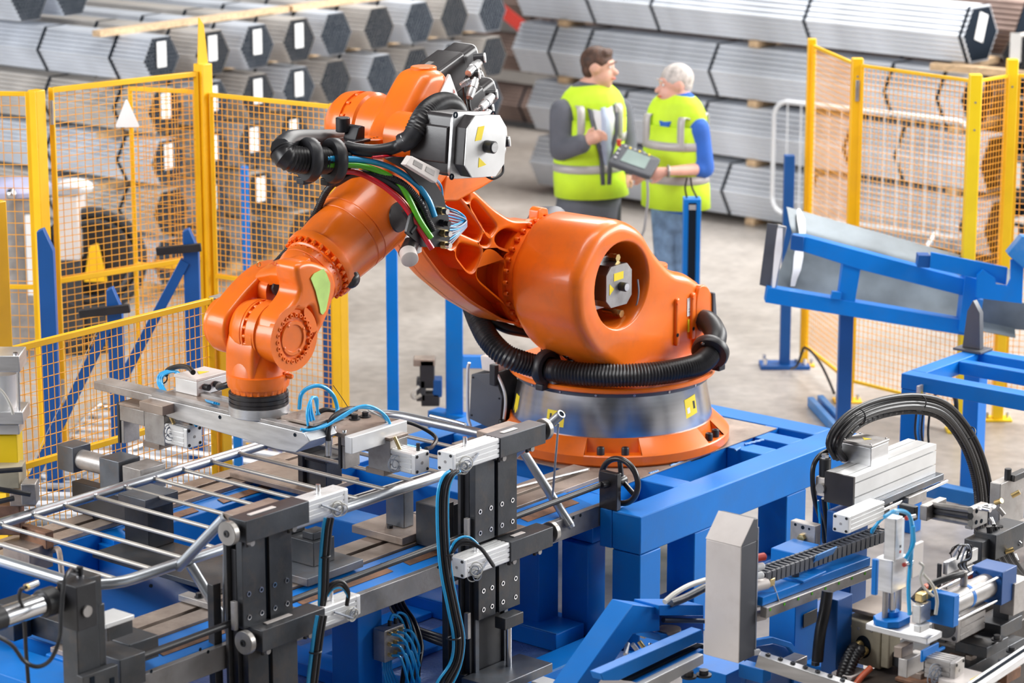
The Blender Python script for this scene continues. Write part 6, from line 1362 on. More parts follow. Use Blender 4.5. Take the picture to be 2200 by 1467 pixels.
# ================================================================== RIGHT: CHUTE FRAME
def depth_of(p): v = p - Vector((0, 0, CH)); return v.y * _c - v.z * _s
YC = 14.25
ct = thing('tilted_rack', 'tilted blue frame holding a bent galvanised sheet, on tall blue posts', 'rack', (PY(1812, 900, YC).x, YC, 0))
def slab(par, nm, mt, pts, Y, d, bev=.003, r=0, **k):
    vs = [PY(x, y, Y) for x, y in pts]; m = MB(); pp = [Vector((v.x, v.z)) for v in vs]
    if r: pp = rpoly(pp, r)
    m.prism(pp, Y, Y + d, lambda u, v, w_: Vector((u, w_, v))); return m.build(nm, mt, par, bevel=bev, **k)
slab(ct, 'top_beam', 'blue', [(1706, 508), (1733, 509), (2075, 600), (2072, 636), (1850, 580), (1727, 541), (1704, 538)], YC, .09)
slab(ct, 'bottom_beam', 'blue', [(1649, 617), (2090, 692), (2098, 725), (1644, 650)], YC + .005, .09)
slab(ct, 'stub_end', 'dblue', [(1700, 504), (1727, 509), (1725, 541), (1698, 536)], YC - .012, .01)
slab(ct, 'upright_bar', 'blue', [(1812, 556), (1851, 566), (1836, 655), (1800, 650)], YC + .01, .08)
slab(ct, 'upright_bar', 'blue', [(2074, 592), (2112, 602), (2093, 722), (2060, 712)], YC - .02, .13)
slab(ct, 'side_flange', 'lblue', [(2100, 642), (2113, 643), (2100, 724), (2085, 722)], YC - .035, .014)
slab(ct, 'weld_lug', 'blue', [(1788, 626), (1808, 628), (1806, 645), (1785, 642)], YC - .01, .03)
slab(ct, 'stop_plate', 'blue', [(2000, 542), (2165, 575), (2162, 612), (1998, 576)], YC - .10, .02)
slab(ct, 'stop_block', 'dblue', [(1973, 548), (1999, 549), (1997, 576), (1971, 574)], YC - .09, .08)
slab(ct, 'arm_plate', 'blue', [(2112, 580), (2138, 598), (2140, 612), (2165, 615), (2172, 600), (2172, 560), (2200, 552), (2196, 652), (2178, 650), (2098, 640), (2100, 592)], YC - .13, .03)
slab(ct, 'end_wedge', 'lblue', [(2165, 545), (2196, 508), (2230, 512), (2230, 600), (2170, 552)], YC - .15, .08)
sh = thing('bent_sheet', 'galvanised bent trough sheet with white smears lying in the tilted blue frame', 'sheet', (PY(1800, 560, YC + .3).x, YC + .3, .9))
prof = [((1640, 482), (2200, 590), YC + .10), ((1636, 545), (2196, 655), YC + .13), ((1634, 612), (2194, 735), YC + .10)]
sec = [(0, .0, .10), (.3, .04, .13), (.7, .04, .16), (1, .0, .16)]
m = MB(); vs = []; rows = [((1690, 444), (2170, 578), YC + .55), ((1697, 482), (2172, 605), YC + .42), ((1702, 500), (2175, 622), YC + .36), ((1690, 540), (2178, 660), YC + .3), ((1672, 588), (2180, 700), YC + .22), ((1662, 622), (2182, 725), YC + .13)]
for (p0, p1, Y_) in rows:
    a_ = PY(*p0, Y_); b_ = PY(*p1, Y_)
    for k in range(9): vs.append(a_ + (b_ - a_) * k / 8)
for (p0, p1, Y_) in rows:
    a_ = PY(*p0, Y_); b_ = PY(*p1, Y_)
    for k in range(9): vs.append(a_ + (b_ - a_) * k / 8 + Vector((0, .004, -.004)))
nR = len(rows); fs = []
for i in range(nR - 1):
    for k in range(8):
        q = (i * 9 + k, i * 9 + k + 1, (i + 1) * 9 + k + 1, (i + 1) * 9 + k); fs.append(q); fs.append(tuple(nR * 9 + j for j in q[::-1]))
m.add(vs, fs); m.build('trough', 'sheetm', sh, smooth=80)
slab(sh, 'end_flap', 'dgrey', [(1649, 480), (1672, 483), (1655, 618), (1632, 612)], YC + .06, .012, 0)
slab(sh, 'flap_edge', 'galv', [(1672, 483), (1690, 488), (1668, 620), (1655, 618)], YC + .055, .03, .002)
def smear(pts, Y0, nm='white_smear'):
    m = MB(); c = []
    for i, (x, y, w_, dY) in enumerate(pts): p = PY(x, y, Y0 + dY); c.append((p, w_))
    vs = []
    for p, w_ in c: vs += [p + Vector((-w_, 0, 0)), p + Vector((w_, 0, 0))]
    m.add(vs, [(2 * i, 2 * i + 1, 2 * i + 3, 2 * i + 2) for i in range(len(c) - 1)]); return m.build(nm, 'white', sh)
smear([(1716, 448, .008, .535), (1721, 470, .022, .46), (1724, 500, .018, .34), (1718, 530, .02, .30), (1716, 550, .026, .265), (1712, 580, .022, .215), (1706, 600, .016, .17), (1703, 615, .012, .14)], YC - .012)
slab(sh, 'second_sheet', 'sheetm', [(2110, 640), (2230, 655), (2230, 712), (2098, 700)], YC + .2, .01, .0)
smear([(1676, 490, .014, .02), (1672, 540, .02, .02), (1665, 590, .012, .02), (1662, 618, .008, .02)], YC + .0)
# posts
def simple_post(lab, x, ytop, yfoot, w_, mt, plate=True, nm='floor_post'):
    f = P(x, yfoot, 0); h = PY(x, ytop, f.y).z; t = thing(nm, lab, 'post', f)
    m = MB(); m.box(f + VZ * h / 2, (w_, w_, h)); m.build('upright', mt, t, bevel=.003)
    if plate:
        m = MB(); m.box(f + VZ * .012, (.3, .16, .024)); m.build('base_plate', mt, t, bevel=.003)
        for sx in (-.12, .12):
            for sy in (-.05, .05): m = MB(); q = f + Vector((sx, sy, .024)); m.cyl(q, q + VZ * .04, .012, n=10); m.build('anchor_bolt', 'chrome', t)
    return t
simple_post('dark blue post bolted to the floor left of the right yellow fence', 1685, 333, 788, .062, 'dblue')
p_ = simple_post('blue post with a black slot standing in front of the older worker', 1480, 425, 845, .10, 'blue', False)
q = WL(p_); m = MB(); hh = PY(1480, 425, q.y).z; m.bx(q.x - .022, q.x + .022, q.y - .055, q.y - .051, hh - .62, hh - .02); m.build('black_slot', 'dark', p_); m = MB(); m.bx(q.x - .02, q.x + .02, q.y - .058, q.y - .056, hh - .06, hh - .03); m.build('slot_sticker', 'grey', p_)
for sx in (-1, 1): m = MB(); m.tube([Vector((q.x + .03 * sx, q.y, hh)), Vector((q.x + .02 * sx - .02, q.y, hh + .06)), Vector((q.x + .01 * sx - .02, q.y, hh + .12))], .006, 6); m.build('wire', 'rubber', p_)
simple_post('blue post carrying the tilted frame, between frame and robot stand', 1810, 655, 945, .075, 'dblue', False)
fb = thing('floor_channel', 'dull blue steel channel lying on the floor', 'channel', P(1770, 900, 0))
for (x0, y0, x1, y1) in ((1741, 862, 1812, 940), (1762, 858, 1830, 930)):
    p0 = P(x0, y0, .03); p1 = P(x1, y1, .03); m = MB(); m.bar(p0, p1, .035, .055); m.build('channel_side', 'lblue', fb, bevel=.003)
# floor cable round the fence foot
cbt = thing('floor_cable', 'black cable looping over the foot of the right yellow fence', 'cable', P(1733, 800, 0))
m = MB(); m.tube([P(1700, 792, .02), PY(1712, 785, 15.95), PY(1722, 760, 15.95), PY(1728, 747, 15.95), PY(1745, 757, 15.85), PY(1765, 785, 15.6), PY(1782, 820, 15.4), PY(1792, 845, 15.3)], .008, 8); m.build('cable', 'rubber', cbt)

# ------------------------------------------------------------------ right stand
st = TH_('blue_stand', 'blue square-tube stand with black bracket at the right margin', 'stand', LZ(1985, 850, .8) + (0,))
zt = .80; c0 = HZ(1936, 802, zt); 
L1 = 1.15; L2 = .60
bxp(st, 'top_beam', 'blue', c0.x, c0.x + .09, c0.y - L1, c0.y, zt - .075, zt, .004); bxp(st, 'top_beam', 'blue', c0.x + .091, c0.x + L2, c0.y - .085, c0.y, zt - .075, zt, .004)
bxp(st, 'top_beam', 'blue', c0.x + L2, c0.x + L2 + .09, c0.y - L1, c0.y, zt - .075, zt, .004)
bxp(st, 'top_beam', 'blue', c0.x + .091, c0.x + L2, c0.y - L1, c0.y - L1 + .09, zt - .075, zt, .004)
for (a_, b_) in ((c0.x, c0.y - .09), (c0.x + L2, c0.y - .09), (c0.x, c0.y - .80), (c0.x + L2, c0.y - .8)): bxp(st, 'leg', 'blue', a_ + .001, a_ + .089, b_, b_ + .088, 0, zt - .076, .004)
bxp(st, 'low_rail', 'blue', c0.x + .091, c0.x + L2 - .001, c0.y - .8, c0.y - .73, .2, .27, .004); bxp(st, 'low_rail', 'lblue', c0.x + .01, c0.x + .08, c0.y - .71, c0.y - .091, .2, .27, .004)
bxp(st, 'inner_rail', 'blue', c0.x + L2 - .2, c0.x + L2 - .14, c0.y - L1 + .091, c0.y - .086, zt - .07, zt - .004, .004)
q = HZ(2090, 752, zt + .001); m = mk(); m.box(q + Vector((0, 0, .006)), (.12, .16, .012)); br = m.build('bracket_foot', 'dgrey', st, bevel=.002)
m = mk(); m.prism([Vector(p) for p in ((q.y - .05, zt + .013), (q.y + .05, zt + .013), (q.y + .03, zt + .2), (q.y + .0, zt + .26), (q.y - .04, zt + .2))], q.x - .02, q.x + .02, 'a'); m.build('black_bracket', 'dgrey', st, bevel=.003)
m = mk(); q = H(1978, 842, c0.y - .12); m.box(q, (.06, .012, .07)); jb = m.build('warning_plate', 'lgrey', st); 
m = mk(); m.prism([Vector((q.x - .012, q.z - .012)), Vector((q.x + .012, q.z - .012)), Vector((q.x, q.z + .012))], q.y - .007, q.y - .0065, 'b'); m.build('warning_triangle', 'stick', jb)
m = mk(); m.tube([H(2010, 845, c0.y - .1), H(2035, 838, c0.y - .1), H(2052, 855, c0.y - .1), H(2055, 885, c0.y - .1)], .012, 8); m.build('black_cable', 'rubber', st)
for k in range(3): m = mk(); m.tube([H(1975 + 12 * k, 855, c0.y - .1), H(1970 + 14 * k, 880, c0.y - .1), H(1966 + 14 * k, 925, c0.y - .1), H(1972 + 12 * k, 960, c0.y - .1)], .006, 8); m.build('black_cable', 'rubber', st)

# ================================================================== RIGHT FOREGROUND MACHINE
def nbx(par, nm, mt, x, y, z, Lp, Rp, Hp, bev=.003, label=None):
    """box in the machine frame whose nearest upright edge starts at pixel (x, y); face widths and height in pixels at that distance"""
    c = HZ(x, y, z); s_ = FPX / depth_of(MAB @ c); wb_ = Lp / (.772 * s_); wa = Rp / (.635 * s_); h = Hp / (.965 * s_)
    m = mk(); m.bx(c.x, c.x + wa, c.y, c.y + wb_, z - h, z); o = m.build(nm, mt, par, bevel=bev, label=label); o_last[0] = (c.x, c.x + wa, c.y, c.y + wb_, z - h, z); return o
o_last = [None]
def cylp(par, nm, mt, p, q, r, r2=None, n=18, ch=0): m = mk(); m.cyl(p, q, r, r2, n, ch=ch); return m.build(nm, mt, par)
# aluminium profile actuator
Z1 = 1.02
ac = TH_('linear_actuator', 'long silver aluminium profile with a black end cover, right foreground', 'actuator', HZ(1900, 1080, .9))
c = HZ(1834, 1026, Z1); s_ = FPX / depth_of(MAB @ c); wb_ = 57 / (.772 * s_); wa = 218 / (.635 * s_); h = 65 / (.965 * s_)
F = lambda u, v, w_: Vector((c.x + w_, c.y + wb_ - u, Z1 - h + v))
def groove(pts, gs):
    out = []
    for (P0, P1, cs_) in gs:
        P0 = Vector(P0); P1 = Vector(P1); e = P1 - P0; n_ = Vector((-e.y, e.x)).normalized(); out.append(P0)
        for cc in cs_: out += [P0 + e * (cc - .022), P0 + e * (cc - .022) + n_ * .012, P0 + e * (cc + .022) + n_ * .012, P0 + e * (cc + .022)]
    return out
pr_ = groove(None, [((0, 0), (wb_, 0), (.5,)), ((wb_, 0), (wb_, h), (.3, .78)), ((wb_, h), (0, h), (.28, .72)), ((0, h), (0, 0), (.5,))])
m = mk(); m.prism(pr_, .012, wa, F); m.build('profile', 'aluw', ac)
m = mk(); m.prism([Vector(p) for p in ((0, 0), (wb_, 0), (wb_, h), (0, h))], 0, .0115, F); m.build('end_cover', 'motor', ac)
bxp(ac, 'mount_plate', 'bsteel', c.x + .10, c.x + wa + .02, c.y - .03, c.y + .05, Z1 - h - .03, Z1 - h - .001)
bxp(ac, 'shoe_block', 'alud', c.x + wa * .55, c.x + wa * .78, c.y - .045, c.y + .03, Z1 - h - .075, Z1 - h - .032, .004)
cylp(ac, 'tie_rod', 'chrome', Vector((c.x + wa * .3, c.y - .02, Z1 - h - .05)), Vector((c.x + wa + .06, c.y - .02, Z1 - h - .045)), .008)
bxp(ac, 'support_block', 'dsteel', c.x + .12, c.x + wa * .5, c.y + .02, c.y + .10, Z1 - h - .10, Z1 - h - .032)
bxp(ac, 'support_column', 'dblue', c.x + .0, c.x + .12, c.y + .0, c.y + .12, .0, Z1 - h - .033)
jx = TH_('junction_box', 'grey metal junction box with yellow warning triangle on top of the silver actuator', 'box', HZ(1860, 1000, Z1))
nbx(jx, 'housing', 'alu', 1872, 963, Z1 + .075, 58, 45, 45); a0_, a1_, b0_, b1_, z0_, z1_ = o_last[0]
bxp(jx, 'lid', 'alud', a0_ - .003, a1_ + .003, b0_ - .003, b1_ + .003, z1_ + .0005, z1_ + .012)
for (sa, sb) in ((a0_ + .008, b0_ + .008), (a1_ - .008, b0_ + .008), (a1_ - .008, b1_ - .008), (a0_ + .008, b1_ - .008)): m = mk(); m.bolt(Vector((sa, sb, z1_ + .0125)), VZ, .005, .003, 8); m.build('lid_screw', 'chrome', jx)
ca_, cb2 = (a0_ + a1_) / 2, (b0_ + b1_) / 2
m = mk(); m.prism([Vector((ca_ - .018, cb2 - .005)), Vector((ca_ + .012, cb2 + .022)), Vector((ca_ + .014, cb2 - .022))], z1_ + .0125, z1_ + .0132, 'z'); m.build('warning_triangle', 'stick', jx)
# cable arc
arc = [(1800, 985), (1785, 955), (1800, 920), (1840, 885), (1900, 863), (1970, 856), (2030, 872), (2075, 920), (2105, 980), (2122, 1050), (2125, 1130), (2122, 1200), (2130, 1260)]
ch_ = TH_('cable_loop', 'thick arch of black cables and corrugated hose over the silver actuator', 'cables', H(2125, 1260, -2.1))
bq = HZ(1830, 975, Z1).y
for k, (off, r, rib) in enumerate(((0, .0125, 0), (9, .011, 0), (17, .0125, .0015), (26, .016, .002), (-7, .010, 0), (20, .009, 0))):
    pts = []
    for i, (x, y) in enumerate(arc):
        t_ = i / (len(arc) - 1); ang = math.pi * (.95 - t_ * 1.05); pts.append(H(x - math.cos(ang) * off, y + math.sin(max(0, ang)) * off, bq - .02 * (k % 3) - .1 * t_))
    m = mk(); m.tube(pts, r, 10, 5, rib=rib, pitch=.011); m.build('corrugated_hose' if rib else 'black_cable', 'rubber', ch_)
for i in (3, 5, 7, 9): 
    x, y = arc[i]; x2, y2 = arc[i + 1]; m = mk(); t_ = i / 12; m.torus(H(x + 4, y + 10, bq - .02 - .1 * t_), H(x2, y2, bq) - H(x, y, bq), .034, .003, 20, 6); m.build('cable_tie', 'black', ch_)
m = mk(); m.tube([H(1815, 975, bq), H(1790, 967, bq), H(1765, 975, bq), H(1748, 1000, bq), H(1746, 1040, bq), H(1752, 1080, bq), H(1765, 1120, bq), H(1772, 1165, bq)], .010, 10); m.build('black_cable', 'rubber', ch_)
m = mk(); m.tube([H(1770, 1070, bq), H(1775, 1110, bq), H(1782, 1160, bq)], .011, 10); m.build('black_cable', 'rubber', ch_); m = mk(); m.tube([H(1757, 1075, bq - .01), H(1762, 1120, bq - .01), H(1762, 1175, bq - .01)], .006, 8); m.build('blue_hose', 'hblue', ch_); m = mk(); m.tube([H(1779, 1068, bq - .02), H(1783, 1120, bq - .02), H(1780, 1165, bq - .02)], .005, 8); m.build('blue_hose', 'hblue', ch_)
# regulator
rg = TH_('air_regulator', 'small air regulator with ribbed black cap left of the silver actuator', 'regulator', H(1765, 1070, bq))
q = H(1772, 1022, bq - .03); cylp(rg, 'black_cap', 'black', q, q + VZ * .075, .024, n=20, ch=.003); m = mk(); m.box(q - VZ * .04, (.055, .055, .078)); m.build('regulator_body', 'lgrey', rg, bevel=.004); cylp(rg, 'gauge', 'alud', q + Vector((-.03, -.01, -.04)), q + Vector((-.05, -.01, -.04)), .02); cylp(rg, 'top_nut', 'chrome', q + VZ * .0755, q + VZ * .09, .016, n=6)
# valve block and white cylinder
vb = TH_('valve_block', 'grey valve block with brass plug standing on the blue column at the right', 'valve', HZ(1720, 1180, .8))
nbx(vb, 'block', 'alud', 1752, 1130, .84, 50, 14, 50); a0_, a1_, b0_, b1_, z0_, z1_ = o_last[0]
m = mk(); q = Vector((a0_, (b0_ + b1_) / 2, (z0_ + z1_) / 2 - .012)); m.hexnut(q, (-1, 0, 0), .017, .014); m.build('brass_plug', 'brass', vb)
for (db, dz, r) in ((.035, .035, .006), (-.03, .03, .005), (.035, -.035, .007), (0, .03, .008), (-.03, -.03, .004)): m = mk(); q2 = Vector((a0_, (b0_ + b1_) / 2 + db, (z0_ + z1_) / 2 + dz)); m.cyl(q2, q2 - Vector((.001, 0, 0)), r, n=10); m.build('port', 'dark', vb)
wc = TH_('air_cylinder', 'white square air cylinder below the silver actuator', 'cylinder', H(1830, 1140, bq))
q = HZ(1806, 1125, .9); cylbox(wc, q, (1, 0, 0), .26, .036)
# blue columns behind control box
col_t = TH_('machine_column', 'blue box columns and arms of the right foreground machine', 'column', HZ(1740, 1350, .2))
nbx(col_t, 'column', 'blue', 1712, 1190, .78, 52, 56, 300); nbx(col_t, 'column', 'dblue', 1800, 1290, .72, 30, 38, 210); nbx(col_t, 'arm', 'blue', 1700, 1228, .66, 40, 40, 26)
nbx(col_t, 'foot_plate', 'blue', 1790, 1440, .36, 60, 30, 14)
for (x, y) in ((1752, 1428), (1790, 1436)): q = HZ(x, y, .375); m = mk(); m.hexnut(q, VZ, .018, .014); m.build('nut', 'dsteel', col_t)
# cable chain
cc = TH_('cable_chain', 'black plastic energy chain climbing to the right behind the control box', 'cable chain', H(1640, 1240, bq))
for i in range(27):
    t_ = i / 26; p = H(1632 + 262 * t_, 1238 - 92 * t_, bq - .26); q = H(1632 + 262 * (t_ + .032), 1238 - 92 * (t_ + .032), bq - .26); e = (q - p)
    m = mk(); 
    for sb in (-.032, .032): m.bar(p + Vector((0, sb, 0)), q + Vector((0, sb, 0)) - e * .1, .010, .044)
    m.bar(p + e * .25 + VZ * .015, p + e * .6 + VZ * .015, .06, .005); m.bar(p + e * .25 - VZ * .015, p + e * .6 - VZ * .015, .06, .005); m.build('link', 'dgrey', cc)
m = mk(); m.tube([H(1632, 1240, bq - .26), H(1760, 1195, bq - .26), H(1885, 1150, bq - .26)], .011, 8); m.build('inner_cable', 'rubber', cc)
for k in range(4): m = mk(); m.tube([H(1872, 1140 + 2 * k, bq - .26), H(1895, 1115 - k, bq - .27), H(1925, 1098 + 2 * k, bq - .28), H(1955, 1108 + 2 * k, bq - .29), H(1962, 1140, bq - .30), H(1955 + 3 * k, 1180, bq - .30), H(1942 + 3 * k, 1215, bq - .30)], .006, 8); m.build('blue_hose', 'hblue', cc)
# guide rail with green marks
gr_ = TH_('guide_beam', 'blue beam with bright rail and green dots running to the vertical cylinder', 'beam', H(1760, 1280, bq))
bg_ = bq - .32
p0 = H(1640, 1310, bg_); p1 = H(1872, 1222, bg_); m = mk(); m.bar(p0 + Vector((0, .05, .03)), p1 + Vector((0, .05, .03)), .09, .035); m.build('blue_beam', 'blue', gr_, bevel=.003)
m = mk(); m.bar(p0 + VZ * -.01, p1 + VZ * -.01, .03, .042); rl = m.build('steel_rail', 'alud', gr_, bevel=.003)
for k in range(8): q = p0 + (p1 - p0) * (.03 + .125 * k) + Vector((0, -.016, .0)); m = mk(); m.cyl(q, q + Vector((0, -.001, 0)), .006, n=8); m.build('green_dot', 'hgreen', rl)
m = mk(); q = p0 + (p1 - p0) * .45 + Vector((0, .05, .055)); m.box(q, (.16, .11, .012)); m.build('bridge_plate', 'blue', gr_, bevel=.003); m = mk(); m.hexnut(q + Vector((-.05, 0, .007)), VZ, .016, .016); m.build('nut', 'dsteel', gr_)
m = mk(); m.box(q + Vector((.1, -.02, .04)), (.14, .006, .09), Rm=Matrix.Rotation(R(30), 3, 'X')); m.build('tilted_flap', 'lblue', gr_, bevel=.002)
# vertical pneumatic press
vp = TH_('vertical_press', 'upright aluminium cylinder press on guide rods with blue hoses, right foreground', 'press', HZ(1930, 1360, .66))
zb_ = .70; nbx(vp, 'table_plate', 'alu', 1992, 1372, zb_, 120, 40, 14); a0_, a1_, b0_, b1_, z0_, z1_ = o_last[0]; zB = z1_
q = HZ(1918, 1338, zB); m = mk(); m.prism(rpoly([(q.x - .07, q.y - .05), (q.x + .07, q.y - .05), (q.x + .07, q.y + .06), (q.x - .07, q.y + .06)], .03, 1), zB + .001, zB + .026, 'z'); m.build('blue_base', 'blue', vp, bevel=.002)
for (x, r) in ((1901, .011), (1930, .011)): pq = HZ(x, 1326 if x < 1915 else 1310, zB + .026); cylp(vp, 'guide_rod', 'alud', pq, pq + VZ * .14, r)
pq = HZ(1916, 1322, zB + .026); cylp(vp, 'spindle_foot', 'blue', pq, pq + VZ * .02, .028, n=20); cylp(vp, 'spindle', 'chrome', pq + VZ * .02, pq + VZ * .14, .014)
nbx(vp, 'clamp_body', 'alu', 1918, 1205, zB + .31, 33, 38, 72); nbx(vp, 'blue_side', 'blue', 1884, 1203, zB + .33, 10, 6, 78)
nbx(vp, 'cylinder_body', 'alu', 1925, 1115, zB + .50, 22, 18, 92); nbx(vp, 'white_cover', 'white', 1930, 1118, zB + .49, 2, 17, 88); a0_, a1_, b0_, b1_, z0_, z1_ = o_last[0]
for k in range(2): m = mk(); m.box(Vector((a0_ - .002 + .02, b0_ - .001, z0_ + .03 + .02 * k)), (.012, .002, .01)); m.build('printed_mark', 'ink' if k else 'inkr', vp)
nbx(vp, 'rear_box', 'lgrey', 1962, 1172, zB + .36, 6, 28, 72); 
for (x, y) in ((1950, 1112), (1945, 1212)): pq = H(x, y, b0_ - .02); cylp(vp, 'red_fitting', 'redb', pq + Vector((-.01, .0, 0)), pq, .008); cylp(vp, 'push_fitting', 'chrome', pq, pq + Vector((.035, -.01, 0)), .007)
m = mk(); m.tube([H(1900, 1110, b0_ - .02), H(1925, 1097, b0_ - .03), H(1952, 1105, b0_ - .04), H(1960, 1140, b0_ - .04), H(1957, 1200, b0_ - .03), H(1952, 1260, b0_ - .03), H(1954, 1320, b0_ - .03)], .0075, 8); m.build('blue_hose', 'hblue', vp)
m = mk(); m.tube([H(1962, 1130, b0_ - .05), H(1962, 1170, b0_ - .05), H(1945, 1200, b0_ - .04)], .007, 8); m.build('blue_hose', 'hblue', vp)
m = mk(); m.tube([H(1975, 1208, b0_ - .06), H(1984, 1218, b0_ - .07), H(1977, 1240, b0_ - .07), H(1985, 1262, b0_ - .07), H(2005, 1280, b0_ - .08)], .005, 8); m.build('pale_cable', 'hclear', vp)
m = mk(); m.tube([H(1983, 1232, b0_ - .07), H(2005, 1260, b0_ - .08), H(2013, 1290, b0_ - .08), H(2010, 1320, b0_ - .08)], .006, 8); m.build('pale_cable', 'hclear', vp)
sc_ = TH_('compact_cylinder', 'small square silver cylinder standing on the aluminium plate of the press', 'cylinder', HZ(1985, 1350, zB))
nbx(sc_, 'cylinder_body', 'alu', 1978, 1302, zB + .13, 16, 28, 40); a0_, a1_, b0_, b1_, z0_, z1_ = o_last[0]; nbx(sc_, 'foot_block', 'aluw', 1978, 1345, z0_ - .001, 14, 24, 16)
m = mk(); q = Vector(((a0_ + a1_) / 2, (b0_ + b1_) / 2, z1_)); m.pipe(q, q + VZ * .003, .022, .017, 20); m.build('top_ring', 'alud', sc_)
cylp(sc_, 'side_fitting', 'black', Vector((a1_, b0_ + .01, z0_ + .02)), Vector((a1_ + .04, b0_ - .01, z0_ + .02)), .012)
bt = TH_('bracket_plate', 'blue angle bracket below the aluminium plate of the press', 'bracket', HZ(2010, 1410, .6)); nbx(bt, 'blue_tongue', 'blue', 1982, 1398, zB - .03, 4, 44, 26); nbx(bt, 'blue_ledge', 'blue', 1986, 1412, zB - .08, 6, 56, 6)
# beige casting with corrugated hoses
bc_ = TH_('machine_casting', 'khaki cast housing with two corrugated hoses plugged into its front', 'housing', HZ(1870, 1430, .35))
nbx(bc_, 'casting', 'beige', 1893, 1345, .62, 72, 36, 96, .006); a0_, a1_, b0_, b1_, z0_, z1_ = o_last[0]
nbx(bc_, 'cover_plate', 'brown', 1925, 1330, .655, 98, 70, 8); nbx(bc_, 'side_block', 'beige', 1912, 1340, .64, 16, 30, 100, .006)
q = Vector((a0_ - .001, b0_ + .075, z0_ + .075)); m = mk(); m.prism(circ(q.y, q.z, .034, 20, .045), q.x, q.x - .0015, 'a'); m.build('cable_hole', 'dark', bc_)
for (db, dz) in ((.055, .06), (.02, .055), (-.03, .062)): m = mk(); m.bolt(Vector((a0_, b0_ + .075 + db * 1.1, z0_ + .11 + dz * .6)), (-1, 0, 0), .007, .004, 8); m.build('screw', 'alud', bc_)
for k, (x0, y0) in enumerate(((1840, 1372), (1850, 1388))):
    p0 = q + Vector((.0, .012 - .024 * k, .01 - .02 * k)); cylp(bc_, 'hose_nozzle', 'brass', p0, p0 + Vector((-.05, .005, -.012)), .016)
    m = mk(); m.tube([p0 + Vector((-.04, .004, -.01)), H(1832 + 16 * k, 1395, p0.y), H(1815 + 14 * k, 1430, p0.y), H(1800 + 12 * k, 1480, p0.y)], .024 - .003 * k, 16, rib=.003, pitch=.012); m.build('corrugated_hose', 'rubber', bc_)
m = mk(); m.tube([H(1870, 1435, b0_), H(1850, 1455, b0_), H(1835, 1475, b0_)], .012, 10); m.build('orange_hose', 'horange', bc_)
m = mk(); m.tube([H(1778, 1270, b1_), H(1772, 1310, b1_), H(1762, 1360, b1_), H(1756, 1420, b1_)], .022, 12); m.build('black_hose', 'rubber', bc_)
bs_ = TH_('black_switch_box', 'flat black box hanging between the blue columns', 'box', HZ(1745, 1330, .4)); nbx(bs_, 'housing', 'black', 1727, 1320, .52, 1.5, 34, 30)
# big round air cylinder on slides
rc_ = TH_('round_air_cylinder', 'silver tie-rod air cylinder with blue end blocks and orange hose', 'cylinder', HZ(2070, 1320, .7))
Zc = .80; p0 = HZ(2030, 1302, Zc); p1 = Vector((p0.x + .30, p0.y, Zc)); cylp(rc_, 'barrel', 'alud', p0, p1, .046, n=28); cylp(rc_, 'blue_band', 'blue', p0 + Vector((.13, 0, 0)), p0 + Vector((.15, 0, 0)), .0468, n=28)
for (sb, sz) in ((-.05, -.045), (-.05, .045), (.05, .045)): cylp(rc_, 'tie_rod', 'chrome', p0 + Vector((-.01, sb, sz)), p1 + Vector((.01, sb, sz)), .006, n=10)
m = mk(); m.box(p0 - Vector((.02, 0, 0)), (.04, .12, .12)); m.build('end_block', 'blue', rc_, bevel=.003); m = mk(); m.box(p1 + Vector((.055, 0, .0)), (.11, .13, .13)); m.build('end_block', 'dblue', rc_, bevel=.003)
cylp(rc_, 'fitting', 'alud', p0 + Vector((.13, 0, .046)), p0 + Vector((.13, 0, .10)), .014); m = mk(); m.tube([p0 + Vector((.13, 0, .09)), p0 + Vector((.06, .02, .09)), p0 + Vector((-.03, .06, .07)), p0 + Vector((-.09, .08, .03))], .013, 10); m.build('black_hose', 'rubber', rc_)
m = mk(); m.tube([H(1985, 1262, p0.y + .06), H(2015, 1248, p0.y + .06), H(2050, 1240, p0.y + .06), H(2085, 1238, p0.y + .06)], .011, 10); m.build('orange_hose', 'horange', rc_)
for k in range(3): m = mk(); q = H(1978 + 12 * k, 1282 - 6 * k, p0.y + .05); m.box(q, (.035, .03, .03)); m.build('brass_block', 'brass', rc_, bevel=.003)
b2 = TH_('lower_cylinder', 'grey square cylinder with dark round end under the silver cylinder', 'cylinder', HZ(2050, 1370, .6)); q = HZ(2030, 1345, .68); cylbox(b2, q, (1, 0, 0), .2, .055, 'alud', hw=.055)
cylp(b2, 'dark_end', 'dsteel', q - Vector((.001, 0, 0)), q - Vector((.004, 0, 0)), .045, n=24)
# slide with guide rods
sl_ = TH_('rod_slide', 'steel slide unit with three dark guide rods and a drilled end plate', 'slide', HZ(2050, 1140, .8))
nbx(sl_, 'slide_body', 'alud', 1992, 1088, .93, 14, 52, 32); nbx(sl_, 'black_spacer', 'black', 1965, 1090, .92, 30, 10, 30)
a0_, a1_, b0_, b1_, z0_, z1_ = o_last[0]
for (y0, y1, r, mt) in ((1108, 1124, .013, 'disc'), (1096, 1109, .013, 'black'), (1084, 1096, .012, 'disc')):
    p0 = H(2000, y0, b0_ - .02); p1 = H(2085, y1 , b0_ - .30); cylp(sl_, 'guide_rod', mt, p0, p1, r)
nbx(sl_, 'end_plate', 'alud', 2090, 1095, .95, 14, 42, 44); a0_, a1_, b0_, b1_, z0_, z1_ = o_last[0]
for (da, dz) in ((.03, .025), (.07, .02), (.03, .07), (.08, .075)): m = mk(); q = Vector((a0_ + da, b0_ - .001, z0_ + dz)); m.cyl(q, q - Vector((0, .001, 0)), .009, n=10); m.build('drilled_hole', 'dark', sl_)
